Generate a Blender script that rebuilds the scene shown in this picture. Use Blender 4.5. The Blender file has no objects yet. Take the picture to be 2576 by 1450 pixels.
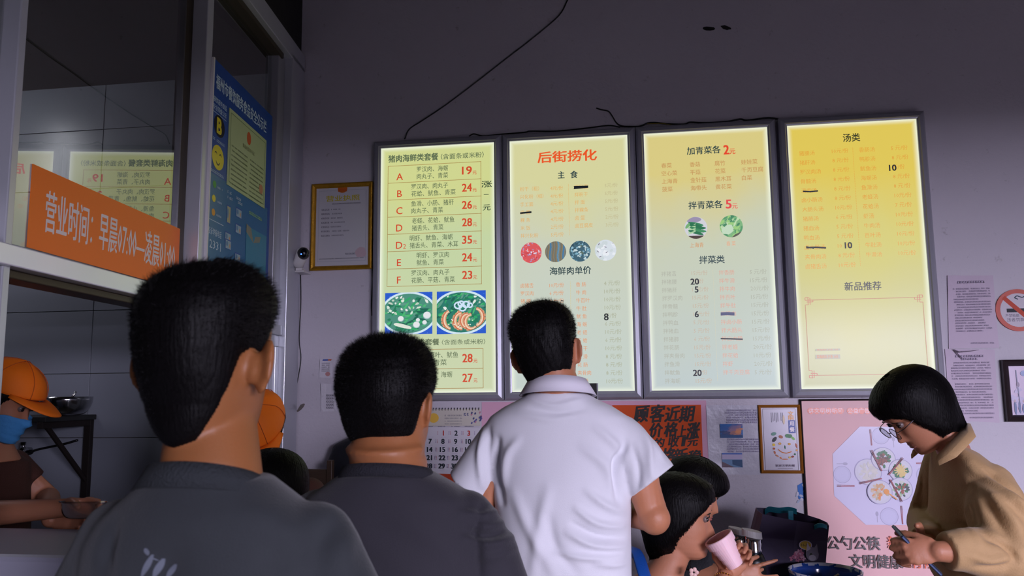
import bpy, bmesh, math, random
import numpy as np
from mathutils import Vector, Matrix, noise as mnoise
random.seed(7); rng = np.random.default_rng(7)
SC = bpy.context.scene
COL = SC.collection
R = math.radians

# ------------------------------------------------------------------ camera
FPX = 2006.0
YAW, PITCH, ROLL = 0.1456, 0.1268, -0.0105
def cam_axes():
    fwd = np.array([-math.sin(YAW)*math.cos(PITCH), math.cos(YAW)*math.cos(PITCH), math.sin(PITCH)])
    rt = np.array([math.cos(YAW), math.sin(YAW), 0.0]); up = np.cross(rt, fwd)
    return rt*math.cos(ROLL)+up*math.sin(ROLL), -rt*math.sin(ROLL)+up*math.cos(ROLL), fwd
RT, UP, FW = cam_axes()
CAM = np.array([0.0, 0.0, 1.5])
cd = bpy.data.cameras.new('camera'); co = bpy.data.objects.new('camera', cd); COL.objects.link(co)
cd.sensor_width = 36.0; cd.lens = 36.0*FPX/2576.0; cd.clip_start = 0.02
m = Matrix.Identity(4)
for i in range(3):
    m[i][0] = RT[i]; m[i][1] = UP[i]; m[i][2] = -FW[i]; m[i][3] = CAM[i]
co.matrix_world = m; SC.camera = co
cd.dof.use_dof = True; cd.dof.focus_distance = 2.9; cd.dof.aperture_fstop = 7.0

# ------------------------------------------------------------------ view, world, light
SC.view_settings.view_transform = 'Standard'; SC.view_settings.look = 'None'
SC.view_settings.gamma = 1.0; SC.view_settings.use_curve_mapping = False
SC.view_settings.exposure = 0.0
wd = bpy.data.worlds.new('daylight'); SC.world = wd; wd.use_nodes = True
wd.node_tree.nodes['Background'].inputs[0].default_value = (0.60, 0.66, 0.95, 1)
wd.node_tree.nodes['Background'].inputs[1].default_value = 0.12
def area(name, loc, target, sx, sy, power, color):
    l = bpy.data.lights.new(name, 'AREA'); l.shape = 'RECTANGLE'; l.size = sx; l.size_y = sy
    l.energy = power; l.color = color
    o = bpy.data.objects.new(name, l); COL.objects.link(o)
    o.location = loc; o.rotation_euler = (Vector(target)-Vector(loc)).to_track_quat('-Z', 'Y').to_euler()
    return o
# daylight of the street outside the shop front, entering under the lintel
area('street_daylight', (5.0, -7.5, 3.6), (1.6, 3.0, 1.0), 8.0, 3.6, 6600, (0.82, 0.77, 1.0))
area('kitchen_fill_light', (-3.35, 2.9, 2.98), (-2.6, 3.5, 2.2), .1, .9, 7, (0.9, 0.88, 1.0))  # unseen fill light, added to brighten the upper kitchen tiles

# ------------------------------------------------------------------ geometry of the place
YG = 3.5225                 # front of the light boxes
YW = 3.565                  # back wall
KA = 0.10925                # skew of the kitchen partition
KN = np.array([math.cos(KA), math.sin(KA), 0.0]); KC = float(KN @ np.array([-1.5976, YG, 0]))
KT = np.array([-math.sin(KA), math.cos(KA), 0.0])   # along the partition, away from the camera
def ray(px, py):
    return FW + RT*(px-1288)/FPX + UP*(725-py)/FPX
def at(px, py, Y=None, Z=None, X=None):
    d = ray(px, py)
    if Y is not None: t = Y/d[1]
    elif X is not None: t = X/d[0]
    else: t = (Z-1.5)/d[2]
    return Vector(CAM + d*t)
def on_plane(px, py, n, c):
    d = ray(px, py); return CAM + d*((c-n@CAM)/(n@d))
class Plane:
    """a flat printed surface: u to the right, v up, n towards the viewer"""
    def __init__(s, o, u, n):
        s.o = np.array(o, float); s.u = np.array(u, float); s.n = np.array(n, float); s.v = np.array([0, 0, 1.0])
    def uv(s, px, py):
        p = on_plane(px, py, s.n, float(s.n@s.o)) - s.o
        return (float(p@s.u), float(p@s.v))
    def xyz(s, u, v, h=0.0):
        return s.o + s.u*u + s.v*v + s.n*h
def wall_plane(y=YW): return Plane((0, y, 0), (1, 0, 0), (0, -1, 0))
def kitchen_plane(off=0.0):
    return Plane(KN*(KC+off), KT, KN)

# ------------------------------------------------------------------ helpers
def srgb(r, g, b):
    f = lambda c: (c/255/12.92) if c/255 <= .04045 else ((c/255+.055)/1.055)**2.4
    return (f(r), f(g), f(b), 1.0)
MATS = {}
def mat(name, col, rough=0.6, metal=0.0, bump=0.0, scale=40.0, var=0.0, spec=0.5, coat=0.0, sheen=0.0, sss=0.0, trans=0.0, vscale=None, aniso=None):
    if name in MATS: return MATS[name]
    m = bpy.data.materials.new(name); m.use_nodes = True; nt = m.node_tree; b = nt.nodes['Principled BSDF']
    b.inputs['Base Color'].default_value = col; b.inputs['Roughness'].default_value = rough
    b.inputs['Metallic'].default_value = metal; b.inputs['Specular IOR Level'].default_value = spec
    b.inputs['Coat Weight'].default_value = coat; b.inputs['Sheen Weight'].default_value = sheen
    b.inputs['Transmission Weight'].default_value = trans
    if sss:
        b.inputs['Subsurface Weight'].default_value = sss; b.inputs['Subsurface Radius'].default_value = (1, .35, .2); b.inputs['Subsurface Scale'].default_value = .008
    if bump or var:
        tc = nt.nodes.new('ShaderNodeTexCoord'); mp = nt.nodes.new('ShaderNodeMapping'); nt.links.new(tc.outputs['Object'], mp.inputs[0])
        if aniso: mp.inputs['Scale'].default_value = aniso
        if bump:
            n = nt.nodes.new('ShaderNodeTexNoise'); n.inputs['Scale'].default_value = scale; n.inputs['Detail'].default_value = 5
            nt.links.new(mp.outputs[0], n.inputs['Vector'])
            bp = nt.nodes.new('ShaderNodeBump'); bp.inputs['Strength'].default_value = bump; bp.inputs['Distance'].default_value = .01
            nt.links.new(n.outputs[0], bp.inputs['Height']); nt.links.new(bp.outputs[0], b.inputs['Normal'])
        if var:
            n2 = nt.nodes.new('ShaderNodeTexNoise'); n2.inputs['Scale'].default_value = vscale or scale*.25; n2.inputs['Detail'].default_value = 6
            nt.links.new(mp.outputs[0], n2.inputs['Vector'])
            mx = nt.nodes.new('ShaderNodeMix'); mx.data_type = 'RGBA'
            mx.inputs[6].default_value = tuple(c*(1-var) for c in col[:3])+(1,); mx.inputs[7].default_value = tuple(min(1, c*(1+var)) for c in col[:3])+(1,)
            nt.links.new(n2.outputs[0], mx.inputs[0]); nt.links.new(mx.outputs[2], b.inputs['Base Color'])
    MATS[name] = m; return m
def tag(o, label=None, cat=None, group=None, kind=None):
    if label: o['label'] = label
    if cat: o['category'] = cat
    if group: o['group'] = group
    if kind: o['kind'] = kind
    return o
def empty(name, loc=(0, 0, 0)):
    o = bpy.data.objects.new(name, None); COL.objects.link(o); o.location = loc; o.empty_display_size = .05
    return o
def link(name, me, mt=None, parent=None, smooth=False, angle=None):
    o = bpy.data.objects.new(name, me); COL.objects.link(o)
    if mt is not None and not me.materials: me.materials.append(mt)
    if smooth: me.polygons.foreach_set('use_smooth', [True]*len(me.polygons))
    if parent is not None:
        o.parent = parent; o.matrix_parent_inverse = Matrix.Translation(-Vector(world_loc(parent)))
    return o
def world_loc(o):
    v = Vector(o.location)
    p = o.parent
    while p is not None:
        v = v + p.matrix_parent_inverse.translation + Vector(p.location) if False else v
        p = p.parent
    return v
def bm_obj(name, bm, mt, parent=None, smooth=False, bevel=0.0):
    if bevel:
        bmesh.ops.bevel(bm, geom=list(bm.edges), offset=bevel, segments=2, affect='EDGES', profile=.5)
    bmesh.ops.recalc_face_normals(bm, faces=list(bm.faces))
    me = bpy.data.meshes.new(name); bm.to_mesh(me); bm.free()
    return link(name, me, mt, parent, smooth)
def box(bm, lo, hi, M=None):
    lo = Vector(lo); hi = Vector(hi); c = (lo+hi)/2; d = hi-lo
    T = Matrix.Translation(c) @ Matrix.Diagonal((d.x, d.y, d.z, 1))
    if M is not None: T = M @ T
    bmesh.ops.create_cube(bm, size=1, matrix=T)
def boxo(name, lo, hi, mt, parent=None, bevel=0.0, M=None):
    bm = bmesh.new(); box(bm, lo, hi, M)
    return bm_obj(name, bm, mt, parent, bevel=bevel)
def frame_from(d):
    d = Vector(d).normalized(); a = Vector((0, 0, 1)) if abs(d.z) < .9 else Vector((1, 0, 0))
    u = d.cross(a).normalized(); v = d.cross(u).normalized(); return u, v
def tube(bm, pts, rad, seg=8, flat=1.0):
    """tapered tube through points, closed"""
    pts = [Vector(p) for p in pts]; n = len(pts)
    rad = [rad]*n if isinstance(rad, (int, float)) else list(rad)
    rings = []; pu = None
    for i, p in enumerate(pts):
        d = (pts[min(i+1, n-1)]-pts[max(i-1, 0)]).normalized()
        if pu is None: u, v = frame_from(d)
        else:
            u = (pu - d*pu.dot(d)).normalized(); v = d.cross(u)
        pu = u
        rings.append([bm.verts.new(p+u*math.cos(2*math.pi*k/seg)*rad[i]+v*math.sin(2*math.pi*k/seg)*rad[i]*flat) for k in range(seg)])
    for a, b in zip(rings[:-1], rings[1:]):
        for k in range(seg): bm.faces.new((a[k], a[(k+1) % seg], b[(k+1) % seg], b[k]))
    bm.faces.new(rings[0][::-1]); bm.faces.new(rings[-1])
def ball(bm, c, r, M=None, seg=16):
    r = (r, r, r) if isinstance(r, (int, float)) else r
    T = Matrix.Translation(Vector(c)) @ (M.to_4x4() if M is not None else Matrix.Identity(4)) @ Matrix.Diagonal((r[0], r[1], r[2], 1))
    bmesh.ops.create_uvsphere(bm, u_segments=seg, v_segments=max(8, seg*2//3), radius=1, matrix=T)
def chain(bm, pts, rad, seg=14):
    tube(bm, pts, rad, seg)
    for p, r in zip(pts, [rad]*len(pts) if isinstance(rad, (int, float)) else rad): ball(bm, p, r*.995, seg=seg)
def smooth_path(pts, n=6):
    pts = [np.array(p, float) for p in pts]; P = [2*pts[0]-pts[1]]+pts+[2*pts[-1]-pts[-2]]; out = []
    for i in range(1, len(P)-2):
        for k in range(n):
            t = k/n; a, b, c, d = P[i-1], P[i], P[i+1], P[i+2]
            out.append(.5*((2*b)+(c-a)*t+(2*a-5*b+4*c-d)*t*t+(3*b-a-3*c+d)*t**3))
    out.append(pts[-1]); return [Vector(p) for p in out]
def loft(bm, rings, seg=40, e=2.3):
    """rings: (centre, a, b[, u, v]) super-elliptic sections, closed"""
    prev = None; first = None
    for r in rings:
        c = Vector(r[0]); a, b = r[1], r[2]
        u = Vector(r[3]) if len(r) > 3 else Vector((1, 0, 0)); v = Vector(r[4]) if len(r) > 4 else Vector((0, 1, 0))
        ring = []
        for k in range(seg):
            t = 2*math.pi*k/seg; cx, sx = math.cos(t), math.sin(t)
            ring.append(bm.verts.new(c+u*(a*math.copysign(abs(cx)**(2/e), cx))+v*(b*math.copysign(abs(sx)**(2/e), sx))))
        if prev:
            for k in range(seg): bm.faces.new((prev[k], prev[(k+1) % seg], ring[(k+1) % seg], ring[k]))
        else: first = ring
        prev = ring
    bm.faces.new(first[::-1]); bm.faces.new(prev)
def remesh(name, bm, voxel, mt, parent=None, smooth=3, disp=None, factor=.5):
    bmesh.ops.triangulate(bm, faces=[f for f in bm.faces if len(f.verts) > 4])
    bmesh.ops.recalc_face_normals(bm, faces=list(bm.faces))
    me = bpy.data.meshes.new('tmp'); bm.to_mesh(me); bm.free()
    o = bpy.data.objects.new('tmp', me); COL.objects.link(o)
    md = o.modifiers.new('r', 'REMESH'); md.mode = 'VOXEL'; md.voxel_size = voxel; md.use_smooth_shade = True
    if smooth:
        s = o.modifiers.new('s', 'SMOOTH'); s.factor = factor; s.iterations = smooth
    dg = bpy.context.evaluated_depsgraph_get(); dg.update()
    me2 = bpy.data.meshes.new_from_object(o.evaluated_get(dg)); me2.name = name
    bpy.data.objects.remove(o); bpy.data.meshes.remove(me)
    if disp is not None:
        n = len(me2.vertices); co_ = np.empty(n*3); me2.vertices.foreach_get('co', co_); co_ = co_.reshape(-1, 3)
        no = np.empty(n*3); me2.vertices.foreach_get('normal', no); no = no.reshape(-1, 3)
        co_ += no*disp(co_, no)[:, None]; me2.vertices.foreach_set('co', co_.ravel()); me2.update()
    me2.materials.clear()
    return link(name, me2, mt, parent, smooth=True)

# ------------------------------------------------------------------ printing: flat coloured pieces
def print_mat(name, emit=0.0, rough=.5, paper=True):
    if name in MATS: return MATS[name]
    m = bpy.data.materials.new(name); m.use_nodes = True; nt = m.node_tree; b = nt.nodes['Principled BSDF']
    at_ = nt.nodes.new('ShaderNodeAttribute'); at_.attribute_name = 'ink'
    b.inputs['Roughness'].default_value = rough
    if emit:
        nt.links.new(at_.outputs['Color'], b.inputs['Emission Color']); b.inputs['Emission Strength'].default_value = emit
        b.inputs['Base Color'].default_value = (.04, .04, .04, 1)
    else: nt.links.new(at_.outputs['Color'], b.inputs['Base Color'])
    MATS[name] = m; return m
FCURVES = {}
def glyphs(txt, bold=0.0):
    key = (txt, bold)
    if key in FCURVES: return FCURVES[key]
    c = bpy.data.curves.new('t', 'FONT'); c.body = txt; c.size = 1; c.resolution_u = 1 if len(txt) > 2 else 3; c.fill_mode = 'FRONT'
    o = bpy.data.objects.new('t', c); COL.objects.link(o)
    dg = bpy.context.evaluated_depsgraph_get(); dg.update()
    me = bpy.data.meshes.new_from_object(o.evaluated_get(dg))
    bpy.data.objects.remove(o); bpy.data.curves.remove(c)
    n = len(me.vertices); v = np.zeros(n*3); me.vertices.foreach_get('co', v); v = v.reshape(-1, 3)[:, :2]
    f = [tuple(p.vertices) for p in me.polygons]; bpy.data.meshes.remove(me)
    FCURVES[key] = (v, f); return v, f
def is_cjk(t): return any(ord(ch) > 0x2e80 for ch in t)
REF = {}
def ref(cjk):
    if cjk not in REF:
        v, f = glyphs('国' if cjk else '8'); REF[cjk] = (v[:, 1].min(), v[:, 1].max())
    return REF[cjk]
def clip(poly, cp):
    out = poly
    for i in range(len(cp)):
        a, b = cp[i], cp[(i+1) % len(cp)]; inp = out; out = []
        if not inp: return []
        s = inp[-1]; side = lambda p: (b[0]-a[0])*(p[1]-a[1])-(b[1]-a[1])*(p[0]-a[0])
        for e in inp:
            if side(e) >= 0:
                if side(s) < 0:
                    t = side(s)/(side(s)-side(e)); out.append((s[0]+(e[0]-s[0])*t, s[1]+(e[1]-s[1])*t))
                out.append(e)
            elif side(s) >= 0:
                t = side(s)/(side(s)-side(e)); out.append((s[0]+(e[0]-s[0])*t, s[1]+(e[1]-s[1])*t))
            s = e
    return out
class Print:
    def __init__(s, plane, h=0.0008, step=0.000012):
        s.pl = plane; s.V = []; s.F = []; s.C = []; s.h = h; s.step = step; s.clip = None
    def poly(s, pts, col, dh=None):
        """pts in plane units, counter-clockwise"""
        if s.clip: pts = clip(list(pts), s.clip)
        if len(pts) < 3: return
        s.h += s.step
        k = len(s.V); s.V += [s.pl.xyz(u, v, s.h) for u, v in pts]; s.F.append(tuple(range(k, k+len(pts)))); s.C.append(col)
    def quad(s, a, b, c, d, col):     # pixels: tl tr br bl
        P = [s.pl.uv(*p) for p in (d, c, b, a)]; s.poly(P, col)
    def rect(s, u0, v0, u1, v1, col): s.poly([(u0, v0), (u1, v0), (u1, v1), (u0, v1)], col)
    def line(s, p, q, w, col):        # plane units
        d = np.array(q)-np.array(p); L = math.hypot(*d) or 1e-6; n = np.array([-d[1], d[0]])/L*w/2
        p = np.array(p); q = np.array(q); s.poly([tuple(p-n), tuple(q-n), tuple(q+n), tuple(p+n)], col)
    def ell(s, u, v, a, b, col, rot=0.0, n=20, jag=0.0):
        P = []
        for k in range(n):
            t = 2*math.pi*k/n; r = 1+jag*(random.random()-.5)
            x, y = a*math.cos(t)*r, b*math.sin(t)*r
            P.append((u+x*math.cos(rot)-y*math.sin(rot), v+x*math.sin(rot)+y*math.cos(rot)))
        s.poly(P, col)
    def arc(s, u, v, r, t0, t1, w, col, n=8, sy=1.0):
        for k in range(n):
            a = t0+(t1-t0)*k/n; b = t0+(t1-t0)*(k+1)/n; w1 = w*(.45+.55*math.sin(math.pi*(k+.5)/n))
            s.line((u+r*math.cos(a), v+r*sy*math.sin(a)), (u+r*math.cos(b), v+r*sy*math.sin(b)), w1, col)
    def text(s, txt, u0, v, h, col, u1=None, bold=0.0, anchor='l', squeeze=1.0, shear=0.0, rise=0.0):
        vv, ff = glyphs(txt)
        if len(vv) == 0: return
        y0, y1 = ref(is_cjk(txt)); k = h/(y1-y0); x0 = vv[:, 0].min(); x1 = vv[:, 0].max()
        kx = k*squeeze
        if u1 is not None: kx = (u1-u0)/max(x1-x0, 1e-6)
        elif anchor == 'c': u0 = u0-(x1-x0)*kx/2
        P = np.stack([u0+(vv[:, 0]-x0)*kx, v+(vv[:, 1]-(y0+y1)/2)*k], 1); P[:, 0] += (P[:, 1]-v)*shear; P[:, 1] += (P[:, 0]-u0)*rise
        w = bold*k*.9    # heavier strokes: the letter laid down several times, slightly shifted
        for dx, dy in (((0, 0),) if bold < .006 else ((-w, -w*.5), (w, w*.5)) if bold < .015 else ((-w, w*.6), (w, w*.6), (-w, -w*.6), (w, -w*.6))):
            s.h += s.step; b = len(s.V); s.V += [s.pl.xyz(a+dx, c+dy, s.h) for a, c in P]
            s.F += [tuple(b+i for i in f) for f in ff]; s.C += [col]*len(ff)
    def textpx(s, txt, xl, y, hpx, col, xr=None, bold=0.0, squeeze=1.0):
        u0, v = s.pl.uv(xl, y); _, va = s.pl.uv(xl, y-hpx/2); _, vb = s.pl.uv(xl, y+hpx/2)
        u1 = None if xr is None else s.pl.uv(xr, y)[0]
        s.text(txt, u0, v, va-vb, col, u1, bold, squeeze=squeeze)
    def scribble(s, u0, v, u1, h, col, dens=1.0):
        """a line of print too small to read: a row of tiny marks"""
        u = u0; h0 = s.h+s.step; st = s.step; s.step = 0.0; s.h = h0
        while u < u1:
            w = h*(.75+.3*random.random())
            if random.random() < .93:
                k = random.random()
                s.rect(u, v-h*.45, u+w*.28, v+h*(.2+.3*k), col)
                s.rect(u+w*.1, v+h*.25, min(u+w*.82, u1), v+h*.45, col)
                s.rect(u+w*.4, v-h*.45, min(u+w*.8, u1), v-h*(.2-.15*k), col)
            u += w*1.12
        s.step = st
    def build(s, name, mt, parent=None):
        me = bpy.data.meshes.new(name); me.from_pydata([tuple(v) for v in s.V], [], s.F)
        at_ = me.color_attributes.new('ink', 'FLOAT_COLOR', 'CORNER')
        arr = []
        for f, c in zip(s.F, s.C): arr += list(c)*len(f)
        at_.data.foreach_set('color', arr)
        o = link(name, me, mt, parent)
        if name != 'food_photo': o['kind'] = 'stuff'
        return o

# ------------------------------------------------------------------ materials
def wall_mat():
    m = bpy.data.materials.new('old_plaster'); m.use_nodes = True; nt = m.node_tree; b = nt.nodes['Principled BSDF']
    tc = nt.nodes.new('ShaderNodeTexCoord')
    def nz(sc, det, rough=.6):
        n = nt.nodes.new('ShaderNodeTexNoise'); n.inputs['Scale'].default_value = sc; n.inputs['Detail'].default_value = det; n.inputs['Roughness'].default_value = rough
        nt.links.new(tc.outputs['Object'], n.inputs['Vector']); return n
    base = nt.nodes.new('ShaderNodeMix'); base.data_type = 'RGBA'
    base.inputs[6].default_value = srgb(196, 190, 200); base.inputs[7].default_value = srgb(214, 209, 216)
    nt.links.new(nz(1.3, 5).outputs[0], base.inputs[0])
    # grime flecks, more of them low on the left near the doorway to the kitchen
    n = nz(16, 8, .7); cr = nt.nodes.new('ShaderNodeValToRGB'); cr.color_ramp.elements[0].position = .62; cr.color_ramp.elements[1].position = .74
    nt.links.new(n.outputs[0], cr.inputs[0])
    mx = nt.nodes.new('ShaderNodeMix'); mx.data_type = 'RGBA'; mx.inputs[7].default_value = srgb(120, 112, 112)
    ml = nt.nodes.new('ShaderNodeMath'); ml.operation = 'MULTIPLY'; ml.inputs[1].default_value = .6
    nt.links.new(cr.outputs[0], ml.inputs[0]); nt.links.new(ml.outputs[0], mx.inputs[0]); nt.links.new(base.outputs[2], mx.inputs[6])
    nt.links.new(mx.outputs[2], b.inputs['Base Color']); b.inputs['Roughness'].default_value = .85
    bp = nt.nodes.new('ShaderNodeBump'); bp.inputs['Strength'].default_value = .25; bp.inputs['Distance'].default_value = .01
    nt.links.new(nz(60, 6).outputs[0], bp.inputs['Height']); nt.links.new(bp.outputs[0], b.inputs['Normal'])
    return m
M_WALL = wall_mat()
M_DARK = mat('shade_and_chip_black', srgb(34, 32, 33), .9, bump=.3, scale=20, var=.3)  # black for the void panel, the shade under the worktop and plaster holes
M_CEIL = mat('dark_ceiling', srgb(44, 42, 42), .9, bump=.2, scale=12, var=.2)
M_KCEIL = mat('smoked_ceiling', srgb(66, 58, 48), .85, bump=.15, scale=9, var=.15)
M_FLOOR = mat('floor_tile', srgb(78, 72, 66), .4, bump=.1, scale=8, var=.15)
M_TILE = mat('glazed_tile', srgb(142, 146, 156), .28, bump=.03, scale=6, var=.05)
M_GROUT = mat('grout', srgb(70, 68, 64), .9)
M_ALU = mat('white_aluminium', srgb(196, 198, 206), .32, metal=.35, bump=.02, scale=30, var=.06)
M_ALUS = mat('brushed_aluminium', srgb(160, 160, 170), .36, metal=.3, bump=.04, scale=90, var=.08, aniso=(1, 1, .1))
M_BRONZE = mat('brown_aluminium', srgb(70, 60, 44), .45, metal=.5)
M_STEEL = mat('polished_steel', srgb(200, 200, 204), .16, metal=1)
M_BLACK = mat('black_plastic', srgb(16, 16, 18), .4)
M_WHITEP = mat('white_plastic', srgb(215, 212, 212), .4)
M_GOLD = mat('gold_frame', srgb(190, 140, 30), .35, metal=.6, bump=.4, scale=160, var=.3)
M_WOOD = mat('dark_wood', srgb(66, 48, 36), .5, bump=.15, scale=40, var=.25, aniso=(1, 1, 6))
M_PAPER = mat('paper', srgb(214, 210, 218), .8, bump=.25, scale=18, var=.04)
M_PRINT = print_mat('printed_ink', 0, .6)
M_PRINTG = print_mat('glossy_ink', 0, .25)
M_LITINK = print_mat('backlit_ink', 1.0, .35)
def glass_mat():
    m = bpy.data.materials.new('window_glass'); m.use_nodes = True; nt = m.node_tree; nt.nodes.clear()
    o = nt.nodes.new('ShaderNodeOutputMaterial'); t = nt.nodes.new('ShaderNodeBsdfTransparent'); g = nt.nodes.new('ShaderNodeBsdfGlossy'); f = nt.nodes.new('ShaderNodeFresnel'); x = nt.nodes.new('ShaderNodeMixShader')
    t.inputs[0].default_value = (.86, .88, .86, 1); g.inputs['Roughness'].default_value = .006; g.inputs['Color'].default_value = (1, 1, 1, 1); f.inputs[0].default_value = 3.0
    ge = nt.nodes.new('ShaderNodeNewGeometry'); ml = nt.nodes.new('ShaderNodeMath'); ml.operation = 'MULTIPLY_ADD'; ml.inputs[1].default_value = -1; ml.inputs[2].default_value = 1   # the outer face reflects
    nt.links.new(ge.outputs['Backfacing'], ml.inputs[0]); m2 = nt.nodes.new('ShaderNodeMath'); m2.operation = 'MULTIPLY'; nt.links.new(ml.outputs[0], m2.inputs[0]); nt.links.new(f.outputs[0], m2.inputs[1])
    nt.links.new(m2.outputs[0], x.inputs[0]); nt.links.new(t.outputs[0], x.inputs[1]); nt.links.new(g.outputs[0], x.inputs[2]); nt.links.new(x.outputs[0], o.inputs[0])
    return m
M_GLASS = glass_mat()
def lens_mat(name, base, k, rough):
    m = bpy.data.materials.new(name); m.use_nodes = True; nt = m.node_tree; nt.nodes.clear()
    o = nt.nodes.new('ShaderNodeOutputMaterial'); t = nt.nodes.new('ShaderNodeBsdfTransparent'); g = nt.nodes.new('ShaderNodeBsdfGlossy'); f = nt.nodes.new('ShaderNodeLayerWeight'); x = nt.nodes.new('ShaderNodeMixShader')
    t.inputs[0].default_value = base; g.inputs['Roughness'].default_value = rough; f.inputs[0].default_value = k
    nt.links.new(f.outputs['Facing'], x.inputs[0]); nt.links.new(t.outputs[0], x.inputs[1]); nt.links.new(g.outputs[0], x.inputs[2]); nt.links.new(x.outputs[0], o.inputs[0]); return m
M_CLEAR = lens_mat('clear_plastic', (.93, .93, .95, 1), .45, .08); M_LENS = lens_mat('lens_glass', (.94, .94, .94, 1), .2, .03)

# ------------------------------------------------------------------ the room
def structure(name, lo, hi, mt):
    o = boxo(name, lo, hi, mt); o['kind'] = 'structure'; return o
ZC = 3.75
structure('floor', (-4.6, -2.8, -.1), (4.2, YW+.15, 0), M_FLOOR)
structure('ceiling', (-4.6, -2.8, ZC), (4.2, YW+.15, ZC+.12), M_CEIL)
structure('wall_back', (-1.62, YW, 0), (4.2, YW+.15, ZC), M_WALL)
kw = boxo('wall_kitchen', (-4.6, YW+.006, 0), (-1.62, YW+.15, ZC), M_GROUT); kw['kind'] = 'structure'
def tile_mesh(w, h):
    bm = bmesh.new(); box(bm, (-w/2, -.004, -h/2), (w/2, .004, h/2)); bmesh.ops.bevel(bm, geom=list(bm.edges), offset=.0012, segments=1, affect='EDGES')
    me = bpy.data.meshes.new('tile'); bm.to_mesh(me); bm.free(); return me
tm = tile_mesh(.597, .305)
for i in range(5):
    for j in range(10):
        x = -2.606+.6*(i-3)+.3; z = 1.907-.308*(5-j)-.154
        if x-.3 > -2.1 or z < -.05: continue
        t = link('tile', tm, M_TILE, kw); t.location = (x, YW+.003, z)
        t.rotation_euler = (random.uniform(-.002, .002), 0, 0)
        t.matrix_parent_inverse = Matrix.Identity(4)
t_last = None
for j in range(10):      # cut tiles beside the partition
    z = 1.907-.308*(5-j)-.154
    if z < -.05: continue
    t = link('tile', tile_mesh(.38, .305), M_TILE, kw); t.location = (-1.815, YW+.003, z)
    t.matrix_parent_inverse = Matrix.Identity(4)
# black panel standing in for the dark void above the kitchen, then its ceiling
def kbox(name, s0, s1, h0, h1, z0, z1, mt, parent=None, bevel=0.0):
    """box in partition coordinates: s along, h out towards the customers"""
    M = Matrix(((KT[0], KN[0], 0, 0), (KT[1], KN[1], 0, 0), (0, 0, 1, 0), (0, 0, 0, 1))) @ Matrix.Identity(4)
    base = KN*KC; M = Matrix.Translation(Vector(base)) @ M
    bm = bmesh.new(); box(bm, (s0, h0, z0), (s1, h1, z1)); bmesh.ops.transform(bm, matrix=M, verts=bm.verts)
    return bm_obj(name, bm, mt, parent, bevel=bevel)
KP = kitchen_plane()
KP5 = kitchen_plane(.05)
def ks(px, py): return KP.uv(px, py)
def ks5(px, py): return KP5.uv(px, py)
S_END = ks(708, 987)[0]+.03      # meets the back wall
kb = kbox('wall_left', -3.4, S_END, -.08, .045, 3.135, ZC, M_DARK); kb['kind'] = 'structure'
kc = boxo('ceiling_kitchen', (-4.6, -2.8, 3.065), (-1.66, YW, 3.11), M_KCEIL); kc['kind'] = 'structure'
kl = boxo('wall_kitchen_side', (-4.6, -2.8, 0), (-4.5, YW, 3.1), M_TILE); kl['kind'] = 'structure'
for s0_, s1_ in ((-3.4, 1.80), (2.24, 2.44)): kd = kbox('wall_left_base', s0_, s1_, -.06, .0, 0, .98, M_TILE); kd['kind'] = 'structure'
structure('wall_right', (4.1, -2.8, 0), (4.2, YW, ZC), M_WALL)
structure('wall_front_lintel', (-4.6, -2.9, 2.24), (4.2, -2.75, ZC), M_CEIL)
structure('wall_front', (-4.6, -2.9, 0), (1.8, -2.75, 2.24), M_CEIL)

# ------------------------------------------------------------------ kitchen partition (aluminium and glass)
part = empty('window_1', tuple(KN*KC)); part['kind'] = 'structure'
def kpart(name, *a, mt=M_ALU, bevel=.003): return kbox(name, *a, mt, part, bevel)
zt = 3.07
KP4 = kitchen_plane(.04); sL0, sL1 = KP4.uv(34, 300)[0], KP4.uv(53, 300)[0]
kpart('post', sL0, sL1, -.02, .04, .98, zt)
sP0, sP1 = ks5(512, 300)[0], ks5(528, 300)[0]
kpart('post', sP0, sP1, -.012, .05, 0, zt)
kpart('post_cover', ks(457, 300)[0], sP0, -.03, .0, 1.84, zt, mt=M_BRONZE)
kpart('post_edge', sP1, sP1+.010, -.01, .046, 1.8, zt)
sR0, sR1 = ks5(722, 400)[0]-.05, S_END
kpart('post', sR0+.05, sR1, -.035, .065, 0, zt)
kpart('post', sR0-.04, sR0+.05, -.02, .03, 1.78, zt, mt=M_ALUS)
kpart('head_rail', -1.5, sR1, -.035, .065, 3.045, 3.135)
kpart('head_rail', sP1, sR0, -.02, .04, 3.02, 3.045, mt=M_BRONZE)
ZS1, ZS0 = kitchen_plane(.055).uv(0, 606)[1], kitchen_plane(.055).uv(0, 662)[1]
kpart('sill', -1.5, sP0, -.05, .055, ZS0, ZS1, mt=mat('sill_aluminium', srgb(244, 246, 252), .2, metal=.3, bump=.05, scale=14, var=.06))
kpart('sill_track', -1.5, sP0, -.05, .02, ZS0-.02, ZS0, mt=M_BRONZE)
kpart('transom', sP1, sR0+.05, -.035, .05, 1.75, 1.795)
kpart('sash_rail', sP1, sR0+.05, -.02, .035, 1.70, 1.75)
kpart('sash_stile', sR0+.01, sR0+.05, -.02, .035, .9, 1.70)
kpart('sash_stile', sR0-.04, sR0+.01, -.015, .02, .9, 1.70, mt=M_ALUS)
kpart('sash_stile', sP1, sP1+.05, -.02, .035, .9, 1.70)
kpart('lower_panel', sP1, sR0+.05, -.02, .03, 0, .9, mt=M_ALU)
kbox('pane', sL1, sP0-.01, -.004, 0.0, 1.842, 3.045, M_GLASS, part)
kbox('pane', -1.5, sL0, -.004, 0.0, 1.842, 3.045, M_GLASS, part)
kbox('pane', sP1, sR0, -.004, 0.0, 1.795, 3.03, M_GLASS, part)
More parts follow.
